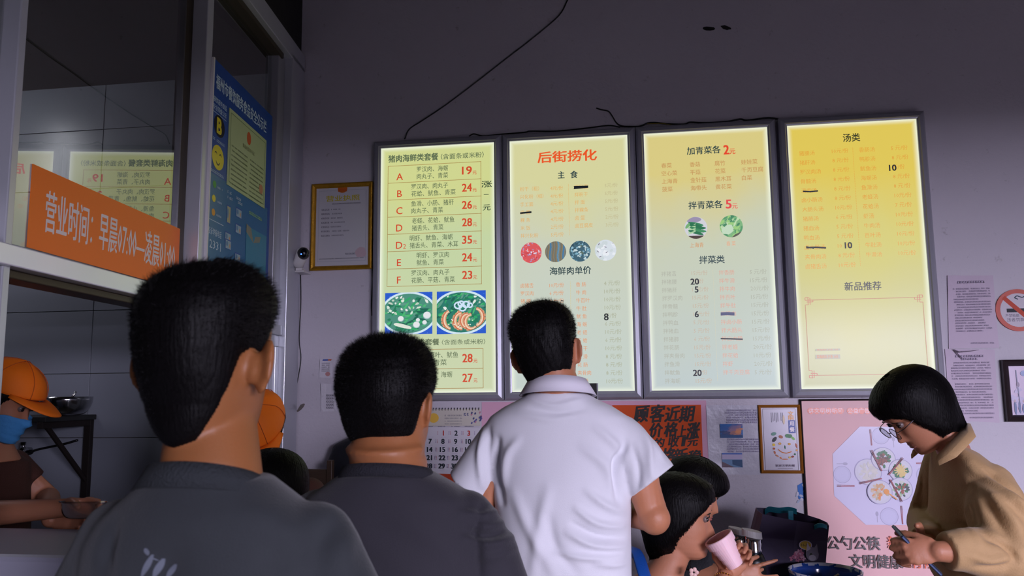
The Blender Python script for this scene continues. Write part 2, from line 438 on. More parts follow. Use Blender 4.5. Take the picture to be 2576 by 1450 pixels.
kbox('pane', sP1+.05, sR0-.04, -.004, 0.0, .9, 1.70, M_GLASS, part)

# orange opening-hours banner on the glass
ORANGE = srgb(236, 112, 20); WHITE = srgb(235, 225, 225)
kp1 = kitchen_plane(.002)
bn = empty('opening_hours_banner', tuple(kp1.xyz(*kp1.uv(260, 560)))); tag(bn, 'orange banner with white opening hours stuck on the kitchen glass above the sill', 'banner')
b = Print(kp1, 0, .00003)
uL0, v1 = kp1.uv(81, 412); uL1, v0 = kp1.uv(69, 622); uR = kp1.uv(453, 560)[0]; v0 = 1.843
M = mat('orange_vinyl', srgb(255, 122, 16), .45)
kbox('vinyl_sheet', uL0, uR, .0015, .0032, v0, v1, M, bn)
b = Print(kitchen_plane(.0033), .0002)
u0, va = b.pl.uv(114, 536); u1, vb = b.pl.uv(440, 640)
b.text('营业时间：早晨07:00—凌晨01:00', u0, (v0+v1)/2-.002, .098, srgb(240, 228, 222), u1, bold=.012)
b.build('lettering', M_PRINT, bn)

# blue food-safety board
def plane_at(px, py): return KP.uv(px, py)
bd = empty('safety_board', tuple(KP5.xyz(*KP5.uv(600, 450)))); tag(bd, 'blue food safety notice board with licence and smiley rating behind the glass corner', 'notice board')
q0, zt1 = ks5(534, 145); q1, zt2 = ks5(682, 296); zb = 1.80
kbox('board', q0, q1, .048, .056, zb, zt1, mat('blue_board', srgb(8, 66, 150), .4, var=.12, scale=6, bump=.01), bd)
kbox('board_edge', q0-.007, q0+.003, .046, .060, zb, zt1, M_WHITEP, bd)
bp_ = kitchen_plane(.0562); b = Print(bp_, .0002)
def c6(cx, cy): return (480+cx/2.59, 140+cy/2.589)
def uv6(cx, cy): return b.pl.uv(*c6(cx, cy))
PALEB = srgb(190, 214, 230)
TEALB = srgb(8, 100, 156)
u, v = uv6(110, 830); u2, v2 = uv6(215, 1290)
b.rect(q0+.01, zb+.01, q1-.03, uv6(180, 790)[1], TEALB)
uu0, vv = uv6(166, 165); uu1, vv2 = uv6(492, 470)
b.text('福州市餐饮服务食品安全公示栏', uu0, (vv+vv2)/2, .05, PALEB, uu1, bold=.02)
ua, va = uv6(150, 268); ub, _ = uv6(235, 330)
b.text('餐饮服务食品', ua, va-.004, .020, PALEB, ub, bold=.01); b.text('安全等级公示', ua, va-.032, .020, PALEB, ub, bold=.01)
b.line((ua, va-.05), (ub, va-.05), .002, PALEB)
uc, vc = uv6(186, 462); YEL = srgb(224, 208, 40)
b.ell(uc, vc, .048, .040, srgb(8, 14, 30)); b.text('B', uc, vc, .056, YEL, anchor='c', bold=.05)
b.scribble(ua+.005, uv6(180, 560)[1], ub-.01, .010, PALEB)
uc, vc = uv6(177, 665); b.ell(uc, vc, .052, .045, YEL, n=28)
b.arc(uc-.02, vc+.006, .010, .3, 2.8, .005, srgb(60, 40, 0)); b.arc(uc+.02, vc+.006, .010, .3, 2.8, .005, srgb(60, 40, 0)); b.arc(uc, vc-.008, .018, 3.5, 5.9, .006, srgb(60, 40, 0))
b.scribble(ua, uv6(175, 770)[1], ub-.01, .010, PALEB)
for (cx, cy, c) in ((154, 838, srgb(30, 150, 60)), (149, 930, YEL), (146, 1020, srgb(220, 150, 40))):
    uc, vc = uv6(cx, cy); b.ell(uc, vc, .015, .013, c); b.scribble(uc+.026, vc-.004, uc+.07, .007, PALEB)
u0, v0_ = uv6(112, 1058); u1_, _ = uv6(205, 1100); b.line((u0, v0_), (u1_+.01, v0_), .002, PALEB)
ua2, va2 = uv6(112, 1138); ub2, vb2 = uv6(198, 1170); b.text('投诉举报电话', ua2, (va2+vb2)/2, .024, PALEB, ub2, bold=.01)
ua2, va2 = uv6(106, 1222); ub2, vb2 = uv6(194, 1245); b.text('12331', ua2, (va2+vb2)/2, .030, PALEB, ub2)
# columns of cards
for (cx0, cy0, w, h) in ((235, 970, .065, .068), (294, 985, .105, .036), (290, 1090, .105, .036), (222, 1142, .10, .036), (224, 1190, .10, .036), (286, 1280, .10, .03)):
    u, v = uv6(cx0, cy0); c = srgb(150, 176, 190) if w > .07 else srgb(170, 170, 130)
    b.rect(u, v-h*1.0, u+w*.55, v, srgb(16, 70, 160)); b.rect(u+.004, v-h*.95, u+w*.53, v-.004, c)
    b.ell(u+w*.16, v-h*.45, w*.09, h*.28, srgb(90, 130, 170)); b.ell(u+w*.42, v-h*.6, w*.05, h*.22, srgb(200, 150, 110))
for (cx, cy) in ((238, 885), (238, 920), (296, 925), (305, 955)):
    u, v = uv6(cx, cy); b.scribble(u, v, u+.045, .010, PALEB)
u, v = uv6(380, 1005); b.scribble(u, v-.01, u+.14, .013, srgb(150, 200, 120))
u, v = uv6(362, 1075); b.rect(u, zb+.02, q1-.035, v-.02, srgb(40, 128, 160)); b.poly([(u, v-.045), (u+.08, v-.075), (u+.05, v-.02), (u, v-.012)], srgb(126, 128, 110)); b.poly([(u+.08, v-.075), (u+.15, v-.06), (u+.16, v-.035), (u+.1, v-.045)], srgb(126, 128, 110))
b.build('board_print', M_PRINTG, bd)
# licence sheet
b = Print(kitchen_plane(.0597), .0002)
uA, vA = uv6(255, 338); uB, vB = uv6(494, 555); uC, vC = uv6(480, 998); uD, vD = uv6(233, 835)
vt = (vA+vB)/2; vb_ = (vC+vD)/2
kbox('licence_sheet', uA, uB, .0565, .0594, vb_, vt, mat('licence_paper', srgb(176, 190, 140), .5), bd)
b.line((uA+.015, vt-.015), (uB-.015, vt-.015), .003, srgb(120, 140, 100)); b.line((uA+.015, vb_+.015), (uB-.015, vb_+.015), .003, srgb(120, 140, 100)); b.line((uA+.015, vt-.015), (uA+.015, vb_+.015), .003, srgb(120, 140, 100)); b.line((uB-.015, vt-.015), (uB-.015, vb_+.015), .003, srgb(120, 140, 100))
um = (uA+uB)/2; b.ell(um, vt-.055, .022, .026, srgb(196, 84, 30)); b.text('食品经营许可证', um, vt-.10, .016, srgb(110, 110, 70), anchor='c')
for k in range(9):
    b.scribble(uA+.03, vt-.135-k*.018, um-.01, .006, srgb(70, 84, 60)); b.scribble(um+.02, vt-.135-k*.018, uB-.03, .006, srgb(70, 84, 60))
b.ell(uB-.05, vb_+.07, .022, .02, srgb(186, 130, 96))
b.build('licence_print', M_PRINT, bd)

# ------------------------------------------------------------------ lit menu boxes
def menu_mat(name, top, bot, mid=None, blotch=.08):
    """film lit from behind by edge LEDs: yellowed film, brighter at the rim"""
    m = bpy.data.materials.new(name); m.use_nodes = True; nt = m.node_tree; b = nt.nodes['Principled BSDF']
    tc = nt.nodes.new('ShaderNodeTexCoord'); sp = nt.nodes.new('ShaderNodeSeparateXYZ'); nt.links.new(tc.outputs['Generated'], sp.inputs[0])
    nz = nt.nodes.new('ShaderNodeTexNoise'); nz.inputs['Scale'].default_value = 2.6; nz.inputs['Detail'].default_value = 3; nt.links.new(tc.outputs['Object'], nz.inputs['Vector'])
    ad = nt.nodes.new('ShaderNodeMath'); ad.operation = 'MULTIPLY_ADD'; ad.inputs[1].default_value = .35; nt.links.new(nz.outputs[0], ad.inputs[0]); nt.links.new(sp.outputs['Z'], ad.inputs[2])
    cr = nt.nodes.new('ShaderNodeValToRGB'); e = cr.color_ramp.elements
    e[0].position = .2; e[0].color = bot; e[1].position = 1.15; e[1].color = top
    if mid: x = e.new(.74); x.color = mid
    nt.links.new(ad.outputs[0], cr.inputs[0])
    # rim: distance to the nearest edge
    def edge(out, w):
        a = nt.nodes.new('ShaderNodeMath'); a.operation = 'SUBTRACT'; a.inputs[1].default_value = .5; nt.links.new(out, a.inputs[0])
        c = nt.nodes.new('ShaderNodeMath'); c.operation = 'ABSOLUTE'; nt.links.new(a.outputs[0], c.inputs[0])
        d = nt.nodes.new('ShaderNodeMapRange'); d.inputs['From Min'].default_value = .5-w; d.inputs['From Max'].default_value = .5; nt.links.new(c.outputs[0], d.inputs[0]); return d.outputs[0]
    mxm = nt.nodes.new('ShaderNodeMath'); mxm.operation = 'MAXIMUM'; nt.links.new(edge(sp.outputs['X'], .05), mxm.inputs[0]); nt.links.new(edge(sp.outputs['Z'], .022), mxm.inputs[1])
    pw = nt.nodes.new('ShaderNodeMath'); pw.operation = 'POWER'; pw.inputs[1].default_value = 1.6; nt.links.new(mxm.outputs[0], pw.inputs[0])
    mx = nt.nodes.new('ShaderNodeMix'); mx.data_type = 'RGBA'; nt.links.new(pw.outputs[0], mx.inputs[0]); nt.links.new(cr.outputs[0], mx.inputs[6]); mx.inputs[7].default_value = srgb(240, 246, 226)
    nt.links.new(mx.outputs[2], b.inputs['Emission Color']); b.inputs['Emission Strength'].default_value = 1.0
    b.inputs['Base Color'].default_value = (.05, .05, .05, 1); b.inputs['Roughness'].default_value = .2; b.inputs['Specular IOR Level'].default_value = .1
    return m
BX = [(-1.1324, -.5921), (-.52, .0163), (.089, .6248), (.7079, 1.2425)]
ZT_, ZB_ = 2.6343, 1.4893
MENU = [('leftmost lit menu board, pale green, with red set meal prices and two bowl photos', srgb(206, 212, 142), srgb(200, 210, 172), srgb(194, 210, 162)),
        ('second lit menu board, pale cream with a red heading and four round photos', srgb(212, 210, 156), srgb(194, 206, 200), srgb(200, 206, 186)),
        ('third lit menu board, yellow at the top, with two round green vegetable photos', srgb(216, 202, 130), srgb(190, 202, 202), srgb(198, 204, 182)),
        ('rightmost lit menu board, deep yellow, with soup prices and an empty red bordered field', srgb(222, 198, 86), srgb(198, 198, 164), srgb(214, 206, 126))]
boxes = []
PG = Plane((0, YG, 0), (1, 0, 0), (0, -1, 0))
FR = .0345
for i, ((x0, x1), (lab, top, bot, mid)) in enumerate(zip(BX, MENU)):
    r = empty('menu_light_box', ((x0+x1)/2, YW, ZB_)); tag(r, lab, 'menu board', 'lit menu boards on the back wall'); boxes.append(r)
    boxo('diffuser_panel', (x0-.002, YG, ZB_-.002), (x1+.002, YG+.004, ZT_+.002), menu_mat('menu_film', top, bot, mid), r)
    boxo('back_tray', (x0-.02, YG+.006, ZB_-.02), (x1+.02, YW-.001, ZT_+.02), M_ALUS, r)
    # four mitred rails with a sloping face and an inner lip
    prof = [(0.0, -.002), (0.0, -.010), (.006, -.012), (.010, -.017), (.026, -.012), (FR, -.002), (FR, YW-YG-.001), (FR-.012, YW-YG-.001), (0.004, .004)]
    cx, cz = (x0+x1)/2, (ZB_+ZT_)/2; hw, hh = (x1-x0)/2, (ZT_-ZB_)/2
    for (ax, az) in ((0, 1), (0, -1), (1, 0), (-1, 0)):
        bm = bmesh.new(); ends = []
        for sgn in (-1, 1):
            ring = []
            for (d, y) in prof:
                if az: P = (cx+sgn*(hw+d), YG+y, cz+az*(hh+d))
                else: P = (cx+ax*(hw+d), YG+y, cz+sgn*(hh+d))
                ring.append(bm.verts.new(P))
            ends.append(ring)
        n = len(prof)
        for k in range(n): bm.faces.new((ends[0][k], ends[0][(k+1) % n], ends[1][(k+1) % n], ends[1][k]))
        bm.faces.new(ends[0]); bm.faces.new(ends[1][::-1])
        bm_obj('frame_rail', bm, M_ALUS, r)
INK = srgb(92, 108, 78); INKR = srgb(206, 70, 38); LINE = srgb(160, 120, 60)
TEAL = srgb(34, 62, 66); ORG = srgb(226, 170, 92); BLACKI = srgb(14, 22, 26)
def photo_bowl(p, u0, v0, u1, v1, shrimp):
    p.clip = [(u0, v0), (u1, v0), (u1, v1), (u0, v1)]
    w, h = u1-u0, v1-v0; uc, vc = (u0+u1)/2, (v0+v1)/2
    p.rect(u0, v0, u1, v1, srgb(28, 86, 200))
    for k in range(60): p.ell(u0+w*random.random(), v0+h*random.random(), .0025, .002, srgb(60+random.randint(0, 60), 130, 225), n=6)
    p.ell(uc, vc, w*.60, h*.52, srgb(206, 228, 240), n=36); p.ell(uc, vc, w*.555, h*.47, srgb(34, 120, 104) if shrimp else srgb(70, 140, 120), n=36)
    greens = [srgb(20, 120, 84), srgb(40, 160, 100), srgb(10, 96, 76), srgb(70, 180, 110), srgb(90, 150, 130)]
    inner = [(uc+w*.54*math.cos(a), vc+h*.455*math.sin(a)) for a in np.linspace(0, 2*math.pi, 28)[:-1]]
    keep = p.clip; p.clip = clip(inner, p.clip)
    for k in range(110):
        a = random.random()*6.28; rr = math.sqrt(random.random()); uu = uc+w*.5*rr*math.cos(a); vv = vc+h*.42*rr*math.sin(a)+(h*.1 if shrimp else 0)
        p.ell(uu, vv, w*.07*random.uniform(.5, 1.5), h*.02*random.uniform(.6, 1.6), random.choice(greens), random.uniform(-.2, 1.2), n=9, jag=.4)
    whites = [srgb(214, 226, 214), srgb(190, 206, 190), srgb(228, 232, 226)]
    for k in range(26 if not shrimp else 12):
        uu = u0+w*random.uniform(.05, .95); vv = vc+h*random.uniform(.0, .42)
        p.ell(uu, vv, w*.035*random.uniform(.5, 1.5), h*.02*random.uniform(.6, 1.8), random.choice(whites), random.uniform(-1, 1), n=9, jag=.5)
    if shrimp:
        for (ru, rv, rr) in ((.44, .66, .075), (.53, .60, .07), (.60, .68, .07), (.50, .70, .06), (.68, .66, .05)):
            for q in range(12):
                a, b2 = q*math.pi/6, (q+1)*math.pi/6; uu, vv = u0+w*ru, v0+h*rv
                p.line((uu+w*rr*math.cos(a), vv+h*rr*math.sin(a)), (uu+w*rr*math.cos(b2), vv+h*rr*math.sin(b2)), w*.032, srgb(206, 226, 246))
        for (ru, rv, rr, t0, t1) in ((.30, .33, .16, 1.9, 4.6), (.38, .36, .13, -1.8, 1.2), (.50, .30, .14, 1.6, 4.9), (.70, .27, .13, 1.5, 5.6), (.80, .38, .15, -1.5, 1.5), (.62, .30, .12, 1.4, 4.4)):
            p.arc(u0+w*ru, v0+h*rv, w*rr, t0, t1, w*.11, srgb(206, 150, 112), sy=1.15); p.arc(u0+w*ru, v0+h*rv, w*rr*.97, t0, t1, w*.05, srgb(236, 206, 176), sy=1.15)
            p.arc(u0+w*ru, v0+h*rv, w*rr*1.08, t0, t1, w*.02, srgb(206, 96, 60), sy=1.15)
        for k in range(16): p.ell(u0+w*random.uniform(.25, .9), v0+h*random.uniform(.12, .5), w*.014, h*.013, srgb(226, 226, 214), n=7)
    else:
        p.ell(u0+w*.38, v0+h*.20, w*.20, h*.045, srgb(222, 226, 214), -.25, n=14, jag=.2)
        for (a, b2, rr) in ((.34, .37, .065), (.89, .44, .085), (.67, .22, .075), (.70, .33, .045), (.84, .27, .05)):
            p.ell(u0+w*a, v0+h*b2, w*rr, h*rr*1.05, srgb(160, 190, 190), n=16); p.ell(u0+w*a, v0+h*(b2+.01), w*rr*.9, h*rr*.92, srgb(226, 228, 230), n=16)
    p.clip = None
def photo_disc(p, u, v, r, kind):
    p.clip = [(u+r*math.cos(a), v+r*math.sin(a)) for a in np.linspace(0, 2*math.pi, 33)[:-1]]
    rnd = random.uniform
    if kind == 'meat':
        p.ell(u, v, r*1.1, r*1.1, srgb(214, 84, 88))
        for k in range(70): p.ell(u+rnd(-r, r), v+rnd(-r, r), r*.13*rnd(.5, 1.5), r*.05*rnd(.6, 1.6), random.choice([srgb(232, 120, 124), srgb(190, 60, 66), srgb(222, 206, 222), srgb(170, 140, 180), srgb(228, 100, 90)]), rnd(-1.5, 1.5), n=7, jag=.5)
    elif kind == 'clam':
        p.ell(u, v, r*1.1, r*1.1, srgb(84, 118, 134))
        for k in range(9):
            c = random.choice([srgb(70, 120, 160), srgb(96, 140, 170), srgb(120, 110, 90)])
            for q in range(7): p.line((u-r+k*r*.25+.06*r*math.sin(q), v+r-q*r*.3), (u-r+k*r*.25+.06*r*math.sin(q+1)+r*.03, v+r-(q+1)*r*.3), r*.15, c)
            for q in range(7): p.line((u-r+k*r*.25+.1*r+.06*r*math.sin(q), v+r-q*r*.3), (u-r+k*r*.25+.1*r+.06*r*math.sin(q+1)+r*.03, v+r-(q+1)*r*.3), r*.06, srgb(140, 124, 92))
    elif kind == 'squid':
        p.ell(u, v, r*1.1, r*1.1, srgb(60, 96, 112))
        for k in range(90): p.ell(u+rnd(-r, r), v+rnd(-r, r), r*.13*rnd(.5, 1.3), r*.07*rnd(.6, 1.5), random.choice([srgb(130, 176, 196), srgb(40, 70, 84), srgb(96, 140, 160), srgb(190, 210, 214), srgb(90, 110, 100)]), rnd(-1.5, 1.5), n=7, jag=.4)
    elif kind == 'fish':
        p.ell(u, v, r*1.1, r*1.1, srgb(212, 220, 228))
        for k in range(26): p.ell(u+rnd(-r, r), v+rnd(-r, r), r*.3*rnd(.5, 1.2), r*.2*rnd(.6, 1.2), random.choice([srgb(222, 228, 236), srgb(202, 212, 216), srgb(230, 234, 240)]), rnd(-1.5, 1.5), n=6, jag=.5)
        for (a, b2) in ((-.6, .6), (-.7, -.1), (.75, .65), (0, .3), (.1, -.2), (-.5, -.6)): p.ell(u+a*r, v+b2*r, r*.13, r*.035, srgb(96, 80, 104), rnd(-1, 1), n=6)
    elif kind == 'bokchoy':
        p.ell(u, v, r*1.1, r*1.1, srgb(206, 206, 214)); p.ell(u-.2*r, v+.75*r, r*.7, r*.25, srgb(150, 140, 170)); p.rect(u-r, v-r, u+r, v-r*.72, srgb(70, 56, 48))
        for k in range(7):
            p.ell(u+rnd(-.1, .25)*r, v+(.35-k*.13)*r, r*.7, r*.14, random.choice([srgb(60, 140, 90), srgb(24, 110, 70), srgb(40, 126, 80)]), -.2+rnd(-.2, .2), n=12); p.ell(u-.35*r, v+(.3-k*.12)*r, r*.38, r*.07, srgb(170, 206, 160), .35+rnd(-.1, .1), n=10)
        p.ell(u-.72*r, v+.2*r, r*.3, r*.13, srgb(110, 170, 110), .9)
    else:
        p.ell(u, v, r*1.1, r*1.1, srgb(120, 176, 120))
        for k in range(60): p.ell(u+rnd(-r, r), v+rnd(-r, r), r*.25*rnd(.5, 1.3), r*.1*rnd(.6, 1.5), random.choice([srgb(80, 150, 100), srgb(150, 200, 120), srgb(60, 130, 90), srgb(186, 214, 170)]), rnd(.2, 1.6), n=8, jag=.4)
        p.ell(u-.35*r, v-.3*r, r*.55, r*.4, srgb(190, 214, 186), .5, n=14, jag=.3); p.poly([(u, v-r), (u+r, v-r), (u+r, v-.45*r), (u+.3*r, v-.75*r)], srgb(84, 84, 70))
    p.clip = None
def column(p, items, a, b_, h, col, sq=.92, bold=.004):
    (ua, va), (ub, vb) = p.pl.uv(*a), p.pl.uv(*b_); n = len(items)
    for k, it in enumerate(items):
        t = k/(n-1); u = ua; v = va+(vb-va)*t
        if it: p.text(it, u, v, h, col, squeeze=sq, bold=bold)
def pen(p, pts, w=.006, col=BLACKI):
    P = [p.pl.uv(*q) for q in pts]
    for a, c in zip(P[:-1], P[1:]): p.line(a, c, w, col)
# ---- board 1
c1 = lambda x, y: (930+x/2.103, 330+y/2.1014)
p = Print(PG); UV1 = lambda x, y: p.pl.uv(*c1(x, y))
def t1(txt, x0, y, h, col, x1=None, bold=0.0): a = c1(x0, y); p.textpx(txt, a[0], a[1], h/2.1, col, c1(x1, y)[0] if x1 else None, bold)
t1('猪肉海鲜类套餐', 100, 149, 36, INK, 362, .03); t1('（含面条或米粉）', 376, 137, 28, INK, 604, .012)
tl = UV1(98, 187); trr = UV1(588, 160); bl = UV1(95, 823); zr = np.linspace(tl[1], bl[1], 8)
for z in zr: p.line((tl[0], z), (trr[0]+.002, z), .0022, LINE)
for u in (tl[0], trr[0]): p.line((u, zr[0]), (u, zr[-1]), .0022, LINE)
rows = [('A', '罗汉肉、海蛎', '肉丸子、青菜', '19', 248, 415, 415), ('B', '罗汉肉、肉丸子', '花蛤、鱿鱼、青菜', '24', 220, 415, 455), ('C', '鱼滑、小肠、猪肝', '肉丸子、青菜', '26', 220, 445, 388), ('D', '老蛏、花蛤、鱿鱼', '猪舌头、青菜', '28', 224, 448, 390), ('D', '明虾、鱿鱼、海蛎', '猪舌头、青菜、木耳', '35', 213, 440, 468), ('E', '明虾、罗汉肉', '鱿鱼、青菜', '24', 250, 420, 392), ('F', '罗汉肉、肉丸子', '花肠、平菇、青菜', '23', 223, 422, 450)]
rz = zr[0]-zr[1]; uc = lambda x: UV1(x, 500)[0]
def mrow(k, zc, row):
    L, a, b2, pr, x0, xa, xb = row
    if L: p.text(L, uc(157), zc-.012, .033, INKR, anchor='c', bold=.012)
    if L == 'D' and pr == '35': p.text('2', uc(178), zc-.018, .022, INKR)
    p.text(a, uc(x0), zc+.018, .0255, INK, uc(xa), bold=.006); p.text(b2, uc(x0), zc-.016, .0255, INK, uc(xb), bold=.006)
    p.text(pr, uc(490), zc+.002, .037, INKR, uc(541), bold=.022); p.text('元', uc(546), zc-.010, .018, INKR, uc(567), bold=.012)
for k, row in enumerate(rows): mrow(k, (zr[k]+zr[k+1])/2, row)
t1('牛肉海鲜类套餐', 108, 1121, 32, INK, 368, .03); t1('（含面条或米粉）', 382, 1118, 26, INK, 612, .006)
tl2 = UV1(100, 1160); tr2 = UV1(600, 1150); b2_ = UV1(600, 1359); zr2 = np.linspace(tr2[1], b2_[1], 3)
for z in zr2: p.line((tl2[0], z), (tr2[0], z), .0022, LINE)
for u in (tl2[0], tr2[0]): p.line((u, zr2[0]), (u, zr2[-1]), .0022, LINE)
mrow(0, (zr2[0]+zr2[1])/2, ('G', '老蛏、牛百叶、鱿鱼', '猪舌头、青菜', '28', 196, 467, 408)); mrow(1, (zr2[1]+zr2[2])/2, ('H', '花蛤、牛肚、海蛎', '木耳、青菜', '27', 196, 437, 348))
p.build('menu_lettering', M_LITINK, boxes[0])
p = Print(PG, .0042)
u, v = UV1(620, 282); p.text('涨', UV1(592, 282)[0], v, .030, srgb(16, 50, 40), UV1(648, 280)[0], bold=.012); u, v = UV1(618, 335)
p.text('一', UV1(605, 335)[0], v-.002, .02, srgb(16, 50, 40), UV1(630, 335)[0], bold=.03); p.text('元', UV1(600, 405)[0], UV1(620, 405)[1], .028, srgb(16, 50, 40), UV1(640, 405)[0], bold=.012)
p.build('marker_note', M_LITINK, boxes[0])
for (x0, x1, y0, y1, sh) in ((80, 332, 850, 1078, False), (355, 614, 842, 1075, True)):
    p = Print(PG); a = UV1(x0, y1); c = UV1(x1, (y0+y0)/2); photo_bowl(p, a[0], a[1], c[0], c[1], sh); p.build('food_photo', M_LITINK, boxes[0])
# ---- board 2
c2 = lambda x, y: (1260+x/2.0703, 320+y/2.0714)
p = Print(PG)
def tx(c, s, txt, x0, y, h, col, x1=None, bold=0.0): a = c(x0, y); p.textpx(txt, a[0], a[1], h/s, col, c(x1, y)[0] if x1 else None, bold)
tx(c2, 2.07, '后街捞化', 193, 161, 54, srgb(232, 84, 34), 500, .03)
tx(c2, 2.07, '主', 297, 251, 36, TEAL, 331, .02); tx(c2, 2.07, '食', 362, 249, 36, TEAL, 400, .02)
O2 = srgb(222, 172, 100); P2 = srgb(196, 196, 160); O3 = srgb(222, 148, 100)
HH = .0195
column(p, ['粉干（粗）', '兴化粉（细）', '手工面', '扁 面', '粿 条', '米 饭', '拌兴化粉'], c2(100, 325), c2(104, 568), HH, O2)
column(p, ['4元/份', '4元/份', '4元/份', '4元/份', '4元/份', '2元/份', '5元/份'], c2(257, 320), c2(260, 562), HH, O2, .95)
column(p, ['拌扁面', '拌粉干', '拌 面', '拌粿条', '卤 蛋', '卤豆腐皮'], c2(383, 313), c2(387, 515), HH, O2)
column(p, ['5元/份', '5元/份', '5元/份', '5元/份', '2元/份', '3元/份'], c2(541, 305), c2(547, 510), HH, srgb(190, 180, 136), .95)
def dotted(p, a, b_, col, n=60):
    (ua, va), (ub, vb) = p.pl.uv(*a), p.pl.uv(*b_)
    for k in range(n): z = va+(vb-va)*k/n; p.rect(ua-.0009, z, ua+.0009, z+abs(vb-va)/n*.55, col)
dotted(p, c2(352, 300), c2(356, 570), O2, 40); dotted(p, c2(362, 810), c2(372, 1335), srgb(214, 196, 130), 60)
tx(c2, 2.07, '海鲜肉单价', 255, 753, 38, TEAL, 470, .016)
column(p, ['卤猪舌', '罗汉肉', '猪 腰'], c2(103, 828), c2(105, 909), HH, O3)
column(p, ['10元/份', '6 元/份', '8 元/份'], c2(253, 826), c2(256, 907), HH, O3, .95)
column(p, ['香 肠', '牛 肉', '牛百叶', '牛 肚', '鱿 鱼', '海 蛎', '老 蛏', '花 蛤', '虾 干', '鱼 滑', '花 肠', '夹骨肉', '牛 滑'], c2(391, 822), c2(402, 1325), HH, O3)
column(p, ['4 元/份', '10元/份', '10元/份', '10元/份', '   元/份', '6 元/份', '10元/份', '6 元/份', '10元/份', '8 元/份', '8 元/份', '8 元/份', '10元/份'], c2(537, 815), c2(550, 1325), HH*1.1, srgb(168, 172, 146), .95)
p.build('menu_lettering', M_LITINK, boxes[1])
p = Print(PG, .0042)
pen(p, [c2(101, 450), c2(160, 444)], .008); pen(p, [c2(381, 317), c2(455, 312)], .008); pen(p, [c2(380, 310), c2(455, 308)], .004); pen(p, [c2(380, 322), c2(455, 315)], .005)
u, v = p.pl.uv(*c2(549, 990)); p.text('8', u, v, .030, BLACKI, anchor='c', bold=.02); pen(p, [c2(313, 905), c2(327, 907)], .004)
p.build('marker_note', M_LITINK, boxes[1])
for (x, y, kd_) in ((158, 655, 'meat'), (285, 650, 'clam'), (412, 647, 'squid'), (545, 642, 'fish')):
    p = Print(PG); u, v = p.pl.uv(*c2(x, y)); photo_disc(p, u, v, .0475, kd_); p.build('food_photo', M_LITINK, boxes[1])
# ---- board 3
c3 = lambda x, y: (1600+x/2.0128, 300+y/2.0139)
p = Print(PG); BR = srgb(196, 148, 88)
tx(c3, 2.01, '加青菜各', 258, 163, 36, TEAL, 428, .016); tx(c3, 2.01, '2', 444, 156, 46, srgb(226, 70, 40), 470, .03); tx(c3, 2.01, '元', 473, 164, 28, srgb(226, 70, 40), 502, .02)
for (x, y, its) in ((128, 237, ['春菜', '空心菜', '上海青', '菠菜']), (272, 231, ['香菇', '平菇', '金针菇', '海带头']), (398, 225, ['腐竹', '花菜', '黑木耳', '黄花菜']), (532, 219, ['娃娃菜', '千页豆腐', '白菜'])):
    column(p, its, c3(x, y), c3(x+2, y+40*(len(its)-1)), .0215, BR, .96, .012)
tx(c3, 2.01, '拌青菜各', 266, 439, 37, TEAL, 438, .016); tx(c3, 2.01, '5', 455, 431, 44, srgb(226, 70, 70), 482, .03); tx(c3, 2.01, '元', 487, 441, 26, srgb(226, 110, 90), 514, .02)
tx(c3, 2.01, '上海青', 273, 640, 24, srgb(206, 150, 100), 342, .006); tx(c3, 2.01, '春 菜', 458, 632, 22, srgb(224, 166, 130), 504, .006)
tx(c3, 2.01, '拌菜类', 320, 715, 38, TEAL, 448, .016)
PK = srgb(214, 158, 138); PA = srgb(170, 172, 158)
column(p, ['拌猪舌', '拌猪腰', '拌猪肝', '拌罗汉肉', '拌骨髓', '拌鸭胗', '拌鸭血', '拌猪血', '拌猪肺', '拌花肠', '拌夹骨肉', '拌鱼滑', '拌鱿鱼', '拌海蛎'], c3(128, 786), c3(140, 1328), .0205, PA, .95)
column(p, ['15元/份', '    元/份', '1  元/份', '15元/份', '15元/份', '1  元/份', '5 元/份', '5 元/份', '6 元/份', '15元/份', '15元/份', '15元/份', '    元/份', '15元/份'], c3(281, 781), c3(298, 1327), .0205, srgb(192, 172, 150), .95)
column(p, ['拌香肠', '拌牛滑', '拌牛肉', '拌百叶', '拌牛肚', '拌滑肉', '拌卤小肠', '拌大肠头', '拌白大肠', '拌老蛏', '拌花蛤', '拌虾', '拌千页豆腐'], c3(419, 779), c3(437, 1284), .0205, PK, .95)
column(p, ['5 元/份', '15元/份', '20元/份', '15元/份', '15元/份', '15元/份', '15元/份', '15元/份', '15元/份', '20元/份', '10元/份', '20元/份', '5 元/份'], c3(576, 775), c3(597, 1283), .0215, srgb(164, 168, 150), .95)
dotted(p, c3(389, 770), c3(407, 1335), srgb(206, 200, 170), 70)
p.build('menu_lettering', M_LITINK, boxes[2])
p = Print(PG, .0042)
for (t_, x, y) in (('20', 297, 824), ('5', 306, 864), ('6', 307, 989), ('20', 310, 1286)):
    u, v = p.pl.uv(*c3(x, y)); p.text(t_, u, v, .026, BLACKI, anchor='c', bold=.03)
for dy in (-6, -2, 2, 6): pen(p, [c3(428, 988+dy), c3(462, 986+dy), c3(498, 988+dy)], .0035, srgb(70, 74, 110))
pen(p, [c3(428, 1113), c3(480, 1114), c3(540, 1116)], .006)
p.build('marker_note', M_LITINK, boxes[2])
for (x, y, kd_) in ((303, 551, 'bokchoy'), (482, 543, 'lettuce')):
    p = Print(PG); u, v = p.pl.uv(*c3(x, y)); photo_disc(p, u, v, .049, kd_); p.build('food_photo', M_LITINK, boxes[2])
